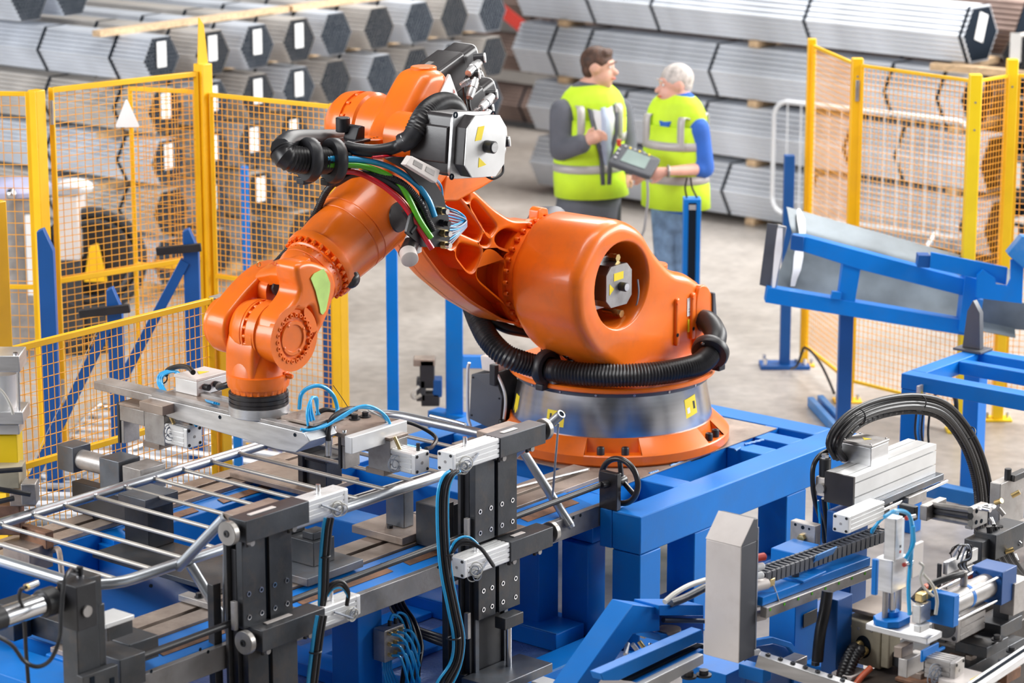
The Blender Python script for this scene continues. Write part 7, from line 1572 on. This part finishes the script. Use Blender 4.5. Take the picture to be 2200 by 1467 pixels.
m = mk(); m.torus(H(2120, 1090, b0_ - .04), (0, .2, 1), .03, .008, 20, 8); m.build('pipe_clamp', 'alu', sl_)
# dark assemblies at the right margin
mb_ = TH_('machine_bed', 'dark oily cast machine bed filling the lower right corner', 'machine bed', HZ(2050, 1480, .2))
nbx(mb_, 'bed_block', 'oil', 1960, 1520, .44, 150, 460, 230, .006); nbx(mb_, 'rear_block', 'oil', 2075, 1395, .56, 70, 260, 60, .006); nbx(mb_, 'rear_block', 'oil', 2090, 1300, .60, 50, 240, 110, .006)
nbx(mb_, 'bed_plate', 'rust', 2000, 1475, .455, 70, 190, 8)
rr = random.Random(12)
for k in range(16):
    x_0, y_0 = 1960 + rr.uniform(0, 210), 1330 + rr.uniform(0, 120); nbx(mb_, 'small_block', rr.choice(['dsteel', 'dsteel', 'alud', 'brown', 'bsteel', 'rust']), x_0, y_0, .47 + (1450 - y_0) * .0012 + rr.uniform(0, .04), rr.uniform(10, 34), rr.uniform(14, 44), rr.uniform(14, 40))
for k in range(12):
    q = H(1990 + rr.uniform(0, 190), 1340 + rr.uniform(0, 110), bq - .62); cylp(mb_, 'fitting', rr.choice(['brass', 'chrome', 'dsteel', 'alu']), q, q + Vector((rr.uniform(-.03, .03), -.03, rr.uniform(-.02, .03))), .009, n=10)
for k in range(5): nbx(mb_, 'side_bar', 'dsteel', 1900 + 40 * k, 1500 - 6 * k, .47, 18, 16, 26)
ra = TH_('tool_assembly', 'tall steel tool block with black knob and fittings at the right margin', 'fixture', HZ(2150, 1200, .7))
nbx(ra, 'grey_block', 'alud', 2150, 1040, 1.0, 20, 70, 100); a0_, a1_, b0_, b1_, z0_, z1_ = o_last[0]
q = HZ(2165, 1030, z1_); cylp(ra, 'black_knob', 'black', q, q + VZ * .045, .014, n=16); nbx(ra, 'black_frame', 'dsteel', 2180, 1022, z1_ + .02, 14, 40, 14); nbx(ra, 'lower_block', 'dsteel', 2140, 1150, .86, 40, 80, 55); nbx(ra, 'tool_block', 'dsteel', 2110, 1165, .84, 34, 40, 50)
rr = random.Random(5)
for k in range(16):
    q = H(2100 + rr.uniform(0, 95), 1045 + rr.uniform(0, 190), b0_ - .02 - rr.uniform(0, .1)); d_ = Vector((rr.uniform(-1, 1), -1, rr.uniform(-1, 1))); cylp(ra, 'fitting', rr.choice(['brass', 'alud', 'chrome', 'black']), q, q + d_.normalized() * .035, .010, n=10)
for k in range(7):
    x0 = 2125 + 6 * k; m = mk(); m.tube([H(x0, 1130, b0_ - .06), H(x0 + 8, 1180, b0_ - .07), H(x0 + 26, 1215, b0_ - .08), H(x0 + 70, 1245 + 4 * k, b0_ - .08)], .009 if k % 2 else .012, 8); m.build('black_cable', 'rubber', ra)
for k in range(5):
    m = mk(); m.tube([H(2040 + 8 * k, 1190 + 6 * k, b0_ - .1), H(2060 + 6 * k, 1170, b0_ - .12), H(2085, 1180 + 5 * k, b0_ - .12), H(2075 - 4 * k, 1215, b0_ - .1), H(2100, 1250, b0_ - .1)], .004, 6); m.build('thin_wire', 'hgrey' if k % 2 else 'rubber', ra)
pf = TH_('profile_cylinder', 'grooved silver cylinder body with black end plate under the cable tangle', 'cylinder', HZ(2040, 1250, .7)); nbx(pf, 'black_end', 'black', 2022, 1212, .82, 8, 3, 60); nbx(pf, 'cylinder_body', 'alu', 2035, 1208, .825, 8, 84, 28); nbx(pf, 'cylinder_body', 'alud', 2035, 1240, .77, 8, 74, 28)
m = mk(); m.torus(H(2052, 1190, bq - .5), (0, -1, .3), .03, .002, 24, 6); m.build('wire_ring', 'rubber', pf)
tb = TH_('tool_table', 'dark oily steel plates and blocks stepping down to the lower right corner', 'machine bed', HZ(2100, 1430, .3))
for i, (x, y, z, L_, R__, H_, mt) in enumerate(((2070, 1440, .52, 160, 170, 30, 'dsteel'), (2120, 1392, .60, 60, 60, 24, 'dsteel'), (2150, 1345, .64, 50, 60, 30, 'dsteel'), (2168, 1300, .70, 30, 40, 50, 'dsteel'), (2180, 1255, .80, 26, 40, 70, 'alud'), (2178, 1425, .56, 30, 44, 10, 'bsteel'))): nbx(tb, 'steel_block', mt, x, y, z, L_, R__, H_)
for (x, y, z) in ((2142, 1375, .61), (2174, 1400, .57)): q = HZ(x, y, z); m = mk(); m.lathe(q, (0, 0, 1), [(0, .022), (.006, .022), (.006, .013), (.02, .013), (.02, 0)], 14); m.build('cap_screw', 'dsteel', tb)
tg = TH_('air_tool_group', 'tangle of small cylinders, brass fittings and black cables at the lower margin', 'fixture', HZ(1980, 1450, .5))
nbx(tg, 'grey_block', 'alud', 1950, 1418, .62, 18, 44, 40); nbx(tg, 'tool_body', 'brown', 1938, 1392, .66, 16, 30, 24); q = HZ(2062, 1440, .6); cylbox(tg, q, (-.1, 1, 0), .12, .04, 'alud'); coil(tg, q + Vector((-.07, .06, .0)), .035, 9, 5, 'hgrey')
m = mk(); m.tube([H(1955, 1418, bq - .6), H(1985, 1405, bq - .6), H(1998, 1392, bq - .62), H(2012, 1392, bq - .64), H(2050, 1412, bq - .66), H(2110, 1440, bq - .68), H(2150, 1455, bq - .7)], .010, 10); m.build('black_cable', 'rubber', tg)
m = mk(); m.tube([H(2000, 1400, bq - .63), H(2040, 1425, bq - .66), H(2095, 1438, bq - .68), H(2120, 1462, bq - .7)], .008, 8); m.build('black_cable', 'rubber', tg)
for (x, y) in ((1958, 1405), (1966, 1410)): q = H(x, y, bq - .62); cylp(tg, 'brass_fitting', 'brass', q, q + Vector((.02, -.03, .01)), .009, n=10)
lbx = TH_('label_box', 'pale metal box with yellow label in the lower right corner', 'box', HZ(2080, 1470, .4)); nbx(lbx, 'housing', 'lgrey', 2085, 1475, .58, 62, 60, 40); q = HZ(2103, 1458, .5805); m = mk(); m.prism([Vector((q.x - .03, q.y - .01)), Vector((q.x + .05, q.y - .01)), Vector((q.x + .05, q.y + .02)), Vector((q.x - .03, q.y + .02))], .5806, .5812, 'z'); m.build('yellow_label', 'stick', lbx)
ar_ = TH_('corner_rail', 'bright slotted aluminium rail leaving the lower right corner', 'rail', HZ(2150, 1440, .5)); p0 = HZ(2090, 1478, .62); p1 = HZ(2215, 1395, .62); m = mk(); m.bar(p0, p1, .05, .03); m.build('rail_body', 'alu', ar_, bevel=.003); m = mk(); m.bar(p0 + VZ * .017, p1 + VZ * .017, .012, .003); m.build('rail_slot', 'dark', ar_)
# lower-left bit of the foreground: blue arms, control box
am = TH_('swing_boom', 'blue hinged boom reaching right to the control box', 'boom', HZ(1380, 1400, .3))
BF = bq + .12
def aslab(nm, mt, pts, b, d, par=am): m = mk(); m.prism(pz(pts, b), b, b + d, 'b'); return m.build(nm, mt, par, bevel=.003)
aslab('arm_plate', 'blue', [(1232, 1480), (1360, 1298), (1416, 1305), (1418, 1355), (1360, 1362), (1278, 1480)], BF, .10)
aslab('arm_plate', 'blue', [(1416, 1300), (1512, 1300), (1512, 1322), (1416, 1322)], BF - .02, .12); aslab('arm_plate', 'blue', [(1418, 1362), (1512, 1362), (1512, 1382), (1420, 1378)], BF - .02, .12)
aslab('back_web', 'dblue', [(1418, 1322), (1512, 1322), (1512, 1364), (1418, 1364)], BF + .05, .02)
cylp(am, 'threaded_rod', 'dsteel', H(1425, 1332, BF), H(1512, 1334, BF), .010); cylp(am, 'pivot_disc', 'brown', H(1438, 1356, BF - .0), H(1438, 1352, BF) + VZ * .004, .045, n=24)
aslab('cross_arm', 'blue', [(1290, 1447), (1508, 1352), (1512, 1374), (1330, 1462), (1296, 1462)], BF - .16, .05); aslab('dark_gap', 'dark', [(1340, 1462), (1512, 1384), (1512, 1394), (1362, 1464)], BF - .15, .03); aslab('lower_arm', 'blue', [(1365, 1466), (1512, 1394), (1512, 1412), (1400, 1467)], BF - .17, .04); aslab('white_profile', 'aluw', [(1360, 1480), (1512, 1405), (1512, 1425), (1415, 1480)], BF - .2, .03)
m = mk(); m.tube([H(1428, 1293, BF - .05), H(1450, 1275, BF - .05), H(1480, 1258, BF - .05), H(1515, 1246, BF - .05)], .011, 10); m.build('pale_cable', 'hclear', am); m = mk(); m.tube([H(1440, 1296, BF - .02), H(1470, 1285, BF - .02), H(1515, 1262, BF - .02)], .016, 12); m.build('dark_hose', 'dsteel', am)
rr = random.Random(3); tn = TH_('fitting_cluster', 'cluster of shiny fittings and tubes under the blue arm', 'fittings', HZ(1370, 1440, .3))
for k in range(14): q = H(1330 + rr.uniform(0, 70), 1375 + rr.uniform(0, 55), BF + .02 + rr.uniform(-.04, .04)); cylp(tn, 'fitting', rr.choice(['chrome', 'alu', 'brass', 'aluw', 'hclear']), q, q + Vector((rr.uniform(-.05, .05), -.02, rr.uniform(-.06, -.02))), .009, n=10)
nbx(tn, 'metal_cap', 'alud', 1385, 1355, .42, 10, 20, 18)
cx = TH_('control_box', 'tall pale grey control box with sloping top and push buttons on its right', 'control box', H(1570, 1430, BF - .3))
bC = BF - .42; c = H(1592, 1176, bC); s_ = FPX / depth_of(MAB @ c); hh = 255 / (.965 * s_); wb_ = 71 / (.772 * s_); wa = 40 / (.635 * s_)
zt_ = c.z; pr2 = [(0, zt_ - hh), (wb_, zt_ - hh), (wb_, zt_), (wb_ - .0, zt_), (0, zt_)]
m = mk(); m.bx(c.x, c.x + .004, c.y, c.y + wb_, zt_ - hh, zt_); m.build('front_panel', 'lgrey', cx, bevel=.002)
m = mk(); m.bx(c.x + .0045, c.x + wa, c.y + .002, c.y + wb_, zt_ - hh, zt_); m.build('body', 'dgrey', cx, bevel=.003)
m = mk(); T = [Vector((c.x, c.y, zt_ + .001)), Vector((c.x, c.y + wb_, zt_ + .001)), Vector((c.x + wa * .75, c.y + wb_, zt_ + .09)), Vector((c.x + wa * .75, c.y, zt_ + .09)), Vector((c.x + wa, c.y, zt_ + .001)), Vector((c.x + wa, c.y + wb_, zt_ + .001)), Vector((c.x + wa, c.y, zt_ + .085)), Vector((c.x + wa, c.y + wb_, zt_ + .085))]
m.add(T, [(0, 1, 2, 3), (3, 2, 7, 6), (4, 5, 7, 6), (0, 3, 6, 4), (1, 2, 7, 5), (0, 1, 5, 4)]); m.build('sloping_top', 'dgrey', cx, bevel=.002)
m = mk(); sl_n = Vector((-.09, 0, wa * .75)).normalized() * .004; m.add([T[0] + sl_n, T[1] + sl_n, T[2] + sl_n, T[3] + sl_n, T[0], T[1], T[2], T[3]], [(0, 1, 2, 3), (4, 5, 6, 7), (0, 1, 5, 4), (2, 3, 7, 6), (1, 2, 6, 5), (0, 3, 7, 4)]); m.build('sloping_panel', 'lgrey', cx)
m = mk(); m.bx(c.x + wa + .0005, c.x + wa + .008, c.y - .0, c.y + wb_, zt_ - hh * .95, zt_ + .05); pn = m.build('button_panel', 'hgrey', cx, bevel=.002)
for k, (dz, mt, r, L_) in enumerate(((.08, 'redb', .015, .03), (.115, 'white', .014, .026), (.15, 'white', .014, .024), (.19, 'lgrey', .022, .04), (.26, 'white', .014, .026), (.31, 'lgrey', .02, .034), (.45, 'white', .012, .02))):
    p0 = Vector((c.x + wa + .008, c.y + .03, zt_ - dz)); cylp(pn, 'push_button', mt, p0, p0 + Vector((L_ * 1.9, -.02, 0)), r, n=18, ch=.003)
p0 = Vector((c.x + wa + .085, c.y - .0, zt_ - .19)); m = mk(); m.box(p0 + Vector((.02, 0, 0)), (.03, .004, .03)); m.build('key_head', 'brass', pn, bevel=.002); m = mk(); m.bar(p0 + Vector((.02, -.005, -.01)), p0 + Vector((.05, -.02, -.10)), .01, .004); m.build('key_tag', 'lgrey', pn, bevel=.001)
# blue tray and link at the lower margin
tr_ = TH_('blue_tray', 'dark blue open tray with chamfered edge below the control box', 'tray', HZ(1660, 1440, .3))
aslab('tray_front', 'blue', [(1622, 1375), (1660, 1368), (1700, 1380), (1745, 1430), (1738, 1440), (1695, 1392), (1660, 1382), (1624, 1388)], BF - .3, .02, tr_); aslab('tray_back', 'dblue', [(1624, 1388), (1660, 1382), (1695, 1392), (1738, 1440), (1730, 1480), (1600, 1480), (1610, 1400)], BF - .26, .02, tr_)
nbx(tr_, 'tray_edge', 'blue', 1640, 1440, .45, 50, 20, 30); nbx(tr_, 'floor_beam', 'blue', 1560, 1450, .30, 90, 90, 60); nbx(tr_, 'floor_beam', 'dblue', 1820, 1330, .34, 90, 60, 60)
ms = TH_('metal_slide', 'bright machined slide bars with screws along the lower margin', 'slide', HZ(1700, 1440, .3))
p0 = H(1628, 1415, BF - .44); p1 = H(1850, 1490, BF - .80)
m = mk(); m.bar(p0, p1, .05, .05); m.build('slide_bar', 'alu', ms, bevel=.003)
for k in range(7): q = p0 + (p1 - p0) * (.1 + .12 * k) + VZ * .026; m = mk(); m.bolt(q, VZ, .010, .008, 10); m.build('cap_screw', 'dsteel', ms)
nbx(ms, 'slide_block', 'alud', 1700, 1425, .44, 26, 40, 20); nbx(ms, 'slide_block', 'lgrey', 1830, 1455, .45, 40, 40, 20)
for (x, y) in ((1480, 1455), (1512, 1452)): q = HZ(x, y, .4); m = mk(); m.lathe(q, (0, 0, 1), [(0, .03), (.008, .03), (.008, .018), (.025, .018), (.025, 0)], 16); m.build('big_nut', 'dsteel', ms)
# ================================================================== PEOPLE
def blob(name, mt, parent, caps, vox=.012, sm=4, label=None):
    m = MB()
    for c in caps:
        if len(c) == 4:
            p, q, r1, r2 = c; p = Vector(p); q = Vector(q); L = (q - p).length; n = max(1, int(L / (min(r1, r2) * .5)))
            m.sphere(p, r1, 12); m.sphere(q, r2, 12); m.lathe(p, q - p, [(0, r1), (L, r2)], 14)
        else:
            p, rx, ry, rz, yaw = c; o = len(m.v); m.sphere(Vector((0, 0, 0)), 1, 20); Rm = Matrix.Rotation(yaw, 3, 'Z')
            for i in range(o, len(m.v)): v = m.v[i]; m.v[i] = Vector(p) + Rm @ Vector((v.x * rx, v.y * ry, v.z * rz))
    o = m.build(name, mt, parent, label=label, smooth=180)
    md = o.modifiers.new('remesh', 'REMESH'); md.mode = 'VOXEL'; md.voxel_size = vox; md.use_smooth_shade = True
    if sm: s_ = o.modifiers.new('smooth', 'SMOOTH'); s_.iterations = sm; s_.factor = .6
    return o
def loft(name, mt, parent, rings, a0=0, a1=360, n=40, thick=.006, label=None):
    """rings: (centre, half width, half depth, facing angle); angle 90 = front"""
    m = MB(); full = abs(a1 - a0) >= 360; cnt = n if full else n + 1; vs = []; fs = []
    for (c, rx, ry, yw, *g) in rings:
        f = Vector((math.cos(yw), math.sin(yw), 0)); s_ = Vector((math.sin(yw), -math.cos(yw), 0)); gap = g[0] if g else 0
        for i in range(cnt):
            t = R(a0 + gap + (a1 - a0 - 2 * gap) * i / n); vs.append(Vector(c) + s_ * rx * math.cos(t) + f * ry * math.sin(t))
    for j in range(len(rings) - 1):
        for i in range(n):
            k = (i + 1) % cnt; fs.append((j * cnt + i, j * cnt + k, (j + 1) * cnt + k, (j + 1) * cnt + i))
    m.add(vs, fs); o = m.build(name, mt, parent, label=label, smooth=180)
    md = o.modifiers.new('thick', 'SOLIDIFY'); md.thickness = thick; md.offset = 1
    return o
def person(lab, fy, s_, head, neck, sh1, sh2, waist, hip, yaw, hyaw, arms, legs, hair, skin, jacket, jr, trous, vest_y, gap):
    Yp = P(1300, fy, 0).y
    Q = lambda x, y, d=0: PY(x, y, Yp + d)
    base = Q(waist[0], fy); t = thing('person', lab, 'person', (base.x, Yp, 0))
    f = Vector((math.cos(yaw), math.sin(yaw), 0)); sd = Vector((math.sin(yaw), -math.cos(yaw), 0))
    hf = Vector((math.cos(hyaw), math.sin(hyaw), 0)); hs = Vector((math.sin(hyaw), -math.cos(hyaw), 0))
    hc = Q(*head); nk = Q(*neck); wc = Q(*waist); hp = Q(*hip)
    ch = (nk + wc) / 2 + VZ * .08
    caps = [(hc + VZ * .03 - hf * .012, .082, .098, .10, hyaw - math.pi / 2), (hc - VZ * .045 + hf * .02, .062, .075, .075, hyaw - math.pi / 2), (hc - VZ * .095 + hf * .045, hc - VZ * .10 + hf * .055, .032, .028),
            (hc + hf * .085 + VZ * .0, hc + hf * .112 - VZ * .026, .011, .016), (hc + hf * .083 - VZ * .062, hc + hf * .088 - VZ * .062, .017, .015), (hc + hf * .078 + VZ * .03 + hs * .03, hc + hf * .078 + VZ * .03 - hs * .03, .016, .016),
            (hc - VZ * .06 - hf * .01, nk - VZ * .03, .056, .062), (ch, .15, .10, .24, yaw - math.pi / 2), (hp, .15, .11, .16, yaw - math.pi / 2)]
    for sg in (-1, 1): caps += [(hc + hs * sg * .08 - hf * .005 + VZ * .012, .012, .026, .034, hyaw - math.pi / 2)]
    hands = []
    for (S, E, W_, Hn, ang) in arms:
        S, E, W_, Hn = Q(*S), Q(*E), Q(*W_), Q(*Hn); d = (Hn - W_).normalized(); caps += [(S, E, .05, .042), (E, W_, .042, .028), (W_, W_ + d * .08, .028, .034)]
        up = d.cross(Vector((0, 1, 0))).normalized(); pal = W_ + d * .085; z_ = up
        for k in range(4):
            o = z_ * (-.03 + .02 * k); L = (.058, .068, .072, .062)[k]; k1 = pal + o + d * L * .55; k2 = k1 + (d * .6 + Vector((0, -.3, 0)) - z_ * ang).normalized() * L * .55
            caps += [(pal + o - d * .02, k1, .0095, .009), (k1, k2, .009, .0075)]
        tb_ = W_ + d * .03 + z_ * .028; caps += [(tb_, tb_ + d * .04 + z_ * .028, .012, .010), (tb_ + d * .04 + z_ * .028, tb_ + d * .07 + z_ * .03, .010, .008)]
    for (Hx, K, A_) in legs: caps += [(Q(*Hx), Q(*K), .075, .055), (Q(*K), Q(*A_), .055, .038)]
    blob('body', skin, t, caps, .009, 3)
    # hair
    hcap = [(hc + VZ * .045 - hf * .018, .088, .103, .092, hyaw - math.pi / 2), (hc + VZ * .0 - hf * .05, .075, .06, .075, hyaw - math.pi / 2)]
    if hair == 'hairb': hcap += [(hc + VZ * .095 + hf * .05, .06, .035, .03, hyaw - math.pi / 2)]
    blob('hair', hair, t, hcap, .008, 2)
    for sg in (-1, 1):
        e = hc + hf * .0815 + hs * sg * .032 + VZ * .012; m = MB(); m.sphere(e, .0085, 12); m.build('eye', 'white', t); m = MB(); m.sphere(e + hf * .0045, .005, 10); m.build('iris', 'ink', t)
        m = MB(); m.tube([hc + hf * .094 + hs * sg * .05 + VZ * .034, hc + hf * .101 + hs * sg * .032 + VZ * .04, hc + hf * .1 + hs * sg * .015 + VZ * .035], .0045, 6); m.build('eyebrow', hair, t)
    m = MB(); m.tube([hc + hf * .09 + hs * .024 - VZ * .058, hc + hf * .104 - VZ * .062, hc + hf * .09 - hs * .024 - VZ * .058], .004, 6); m.build('mouth', 'inkr', t)
    # torso clothing
    jc = [((nk + wc) / 2 + VZ * .1, .185 + jr, .105 + jr, .2, yaw - math.pi / 2), (wc + VZ * .05, .16 + jr, .105 + jr, .2, yaw - math.pi / 2), (hp + VZ * .03, .165 + jr, .11 + jr, .17, yaw - math.pi / 2), (Q(*sh1) - VZ * .03, Q(*sh2) - VZ * .03, .055 + jr, .055 + jr), (nk - VZ * .06, .075, .07, .07, yaw)]
    for (S, E, W_, Hn, ang), lw in zip(arms, (jacket[1], jacket[2])):
        S, E, W_ = Q(*S), Q(*E), Q(*W_); c_ = E + (W_ - E) * lw; jc += [(S, E, .062 + jr, .052 + jr), (E, c_, .052 + jr, .042 + jr)]
    blob('jacket' if jr > .01 else 'polo_shirt', jacket[0], t, jc, .011, 4)
    tc = [(hp - VZ * .06, .155, .115, .13, yaw - math.pi / 2)]
    for (Hx, K, A_) in legs: tc += [(Q(*Hx), Q(*K), .088, .068), (Q(*K), Q(*A_), .068, .055)]
    blob('trousers', trous, t, tc, .011, 3)
    for (Hx, K, A_) in legs: a_ = Q(*A_); a_.z = .0; m = MB(); m.sphere(a_ + f * .06 + VZ * .045, 1, 14, (.06, .06, .045)); m.v = [Vector((p.x, p.y, max(.001, p.z))) for p in m.v]; m.sphere(a_ + f * .13 + VZ * .035, 1, 14, (.05, .05, .035)); m.v = [Vector((p.x, p.y, max(.001, p.z))) for p in m.v]; m.build('shoe', 'black', t)
    # vest
    zt, zm, zb_ = nk.z - .045, wc.z, Q(waist[0], vest_y).z
    cx = lambda z: wc + (nk - wc) * max(0, (z - wc.z) / (nk.z - wc.z)) if z > wc.z else wc + (hp - wc) * (wc.z - z) / max(.01, wc.z - hp.z)
    rx0, ry0 = .20 + jr, .13 + jr
    def ring(z, rx, ry, g): c = cx(z); return (Vector((c.x, c.y, z)), rx, ry, yaw, g)
    rg = [ring(zb_, rx0 + .01, ry0 + .03, gap * .35), ring((zb_ + zm) / 2, rx0 + .005, ry0 + .03, gap * .3), ring(zm, rx0 - .01, ry0 + .02, gap * .3), ring(zm + .14, rx0 - .0, ry0 + .015, 0), ring(zm + .24, rx0 - .01, ry0 - .0, 0)]
    ve = loft('safety_vest', 'hiviz', t, rg, 90, 450, 48, .008)
    A_, B_ = Q(*sh1), Q(*sh2); mid = (A_ + B_) / 2; g_ = .014
    a1, b1 = mid + (A_ - mid) * .86 - VZ * .03, mid + (B_ - mid) * .86 - VZ * .03
    uc = (nk + wc) / 2
    blob('vest_upper', 'hiviz', ve, [(a1, b1, .058 + jr + g_, .058 + jr + g_), (uc + VZ * .1, .185 + jr + g_, .108 + jr + g_, .19, yaw - math.pi / 2), (uc - VZ * .02, .188 + jr, .118 + jr + g_, .17, yaw - math.pi / 2)], .010, 4)
    def interp(z):
        for a_, b_ in zip(rg[:-1], rg[1:]):
            if a_[0].z <= z <= b_[0].z + 1e-6:
                k = (z - a_[0].z) / max(1e-6, b_[0].z - a_[0].z); return (a_[0].lerp(b_[0], k), a_[1] + (b_[1] - a_[1]) * k + .009, a_[2] + (b_[2] - a_[2]) * k + .009, yaw, a_[4] + (b_[4] - a_[4]) * k)
        return rg[-1]
    for (za, zc) in ((zb_ + .16, zb_ + .21), (zm + .10, zm + .15)): loft('reflective_band', 'refl', ve, [interp(za), interp(zc)], 90, 450, 48, .003)
    for sg in (-1, 1):
        o = sd * sg * .125; tp = mid.copy(); tp.z = max(a1.z, b1.z) + .058 + jr + g_ - .002
        pts = spline([uc + o + f * (.128 + jr) - VZ * .06, uc + o + f * (.132 + jr) + VZ * .04, uc + o + f * (.118 + jr) + VZ * .14, Vector((tp.x, tp.y, tp.z - .012)) + o + f * .055, Vector((tp.x, tp.y, tp.z + .006)) + o, Vector((tp.x, tp.y, tp.z - .012)) + o - f * .055, uc + o - f * (.118 + jr) + VZ * .14, uc + o - f * (.132 + jr)], 4)
        strip('shoulder_stripe', 'refl', ve, pts, .024, 0, sd)
    return t, Q, f, sd, nk, wc, hc, hf
def strip(name, mt, par, pts, w_, off, wdir, taper=None):
    m = MB(); vs = []
    for i, p in enumerate(pts): ww = w_ * (taper[i] if taper else 1); vs += [p - wdir * ww, p + wdir * ww]
    m.add(vs, [(2 * i, 2 * i + 1, 2 * i + 3, 2 * i + 2) for i in range(len(pts) - 1)]); o = m.build(name, mt, par); md = o.modifiers.new('t', 'SOLIDIFY'); md.thickness = .006; return o
t1_, Q, f, sd, nk, wc, hc, hf = person('dark-haired worker in charcoal suit, tie and lime vest, pointing with one hand', 748, 353, (1287, 146, 0), (1278, 206, .02), (1208, 240, -.06), (1332, 232, .12), (1263, 335, 0), (1272, 425, 0), R(-70), R(-18),
    [((1208, 240, -.08), (1204, 322, -.14), (1254, 308, -.28), (1290, 290, -.30), .5), ((1332, 236, .12), (1345, 310, .10), (1345, 365, .02), (1340, 385, .0), .2)],
    [((1245, 440, 0), (1245, 590, 0), (1240, 735, 0)), ((1305, 440, .03), (1310, 590, .03), (1310, 738, .03))], 'hairb', 'skin', ('suit', .92, .9), .018, 'trous', 418, 16)
# suit skirt, shirt and tie
cv_ = lambda k, dz: nk + f * k - VZ * dz
strip('shirt_front', 'shirt', t1_, [cv_(.09, .0), cv_(.135, .06), cv_(.168, .12), cv_(.185, .2), cv_(.19, .3), cv_(.19, .36)], .062, 0, sd, [.8, 1.1, 1.05, .8, .45, .1])
strip('necktie', 'tie', t1_, [cv_(.10, .015), cv_(.145, .06), cv_(.178, .12), cv_(.195, .2), cv_(.2, .3), cv_(.199, .4)], .024, 0, sd, [.8, .7, 1, 1.2, 1.4, .4])
m = MB(); m.lathe(nk - VZ * .035, (.1, -.05, 1), [(0, .075), (.05, .064)], 24, False); cl = m.build('shirt_collar', 'shirt', t1_); md = cl.modifiers.new('t', 'SOLIDIFY'); md.thickness = .005
strip('lapel', 'suit', t1_, [cv_(.09, .0) - sd * .085, cv_(.15, .08) - sd * .085, cv_(.188, .2) - sd * .07, cv_(.195, .34) - sd * .03, cv_(.197, .52) - sd * .02], .014, 0, sd)
strip('lapel', 'suit', t1_, [cv_(.09, .0) + sd * .085, cv_(.15, .08) + sd * .085, cv_(.188, .2) + sd * .07, cv_(.195, .34) + sd * .03, cv_(.197, .52) + sd * .02], .014, 0, sd)
q1_ = [ (Q(1268, 410), .20, .15, R(-62), 12), (Q(1262, 450), .205, .155, R(-62), 14), (Q(1258, 492), .205, .155, R(-62), 20)]
loft('jacket_skirt', 'suit', t1_, q1_[::-1], 90, 450, 40, .008)
t2_, Q, f, sd, nk, wc, hc, hf = person('grey-haired worker in royal blue polo, jeans and lime vest, holding the pendant', 770, 358, (1449, 184, 0), (1456, 236, .0), (1418, 262, .1), (1500, 268, -.1), (1450, 350, 0), (1452, 440, 0), R(-128), R(-165),
    [((1500, 276, -.12), (1514, 362, -.12), (1432, 368, -.30), (1398, 372, -.32), .3), ((1415, 270, .12), (1400, 345, .0), (1388, 376, -.2), (1362, 376, -.3), .2)],
    [((1428, 450, 0), (1432, 600, 0), (1434, 752, 0)), ((1476, 450, -.02), (1478, 600, -.02), (1482, 755, -.02))], 'hairg', 'skin2', ('polo', .16, .3), .008, 'jeans', 442, 12)
strip('neck_opening', 'polo', t2_, [nk + f * .10 - VZ * .01, nk + f * .135 - VZ * .06, nk + f * .15 - VZ * .14], .05, 0, sd, [1.1, .8, .1]); m = MB(); m.lathe(nk - VZ * .03, (0, 0, 1), [(0, .078), (.035, .068)], 24, False); cl = m.build('polo_collar', 'polo', t2_); md = cl.modifiers.new('t', 'SOLIDIFY'); md.thickness = .005
wq = Q(1436, 368, -.30); m = MB(); m.torus(wq, Vector((1, .1, 0)), .032, .008, 20, 8); m.build('wristwatch', 'alud', t2_)
# teach pendant held between them
pc = Q(1366, 346, -.33); td = thing('teach_pendant', 'grey handheld control tablet with pale screen held by the older worker', 'tablet', pc)
ux = Vector((.93, -.2, -.30)).normalized(); uz = Vector((.05, -.62, .78)); uz = (uz - ux * uz.dot(ux)).normalized(); uy = uz.cross(ux)
F = lambda u, v, w_: pc + ux * u + uy * v + uz * w_
m = MB(); m.prism(rpoly([(-.15, -.09), (.12, -.09), (.135, .07), (-.12, .09)], .02), -.02, .015, F, 0, .006); m.build('case', 'dgrey', td)
m = MB(); m.prism(rpoly([(-.085, -.05), (.07, -.05), (.075, .05), (-.07, .055)], .006), .0155, .018, F); m.build('screen', 'screen', td)
for k in range(6): m = MB(); m.cyl(F(-.09 + .03 * k, .068, .015), F(-.09 + .03 * k, .068, .019), .007, n=8); m.build('key', 'stick' if k % 2 else 'grey', td)
for k in range(3): m = MB(); m.cyl(F(-.118, -.04 + .035 * k, .015), F(-.118, -.04 + .035 * k, .02), .009, n=10); m.build('key', 'grey', td)
m = MB(); m.cyl(F(-.13, .06, .01), F(-.14, .08, .04), .013, n=12); m.build('stop_button', 'inkr', td)
m = MB(); m.tube([F(.10, -.08, -.01), F(.14, -.12, -.15), F(.16, -.12, -.4), F(.18, -.1, -.7), pc * 1 + Vector((.3, .0, -.95))], .008, 8); m.build('pendant_cable', 'grey', td)
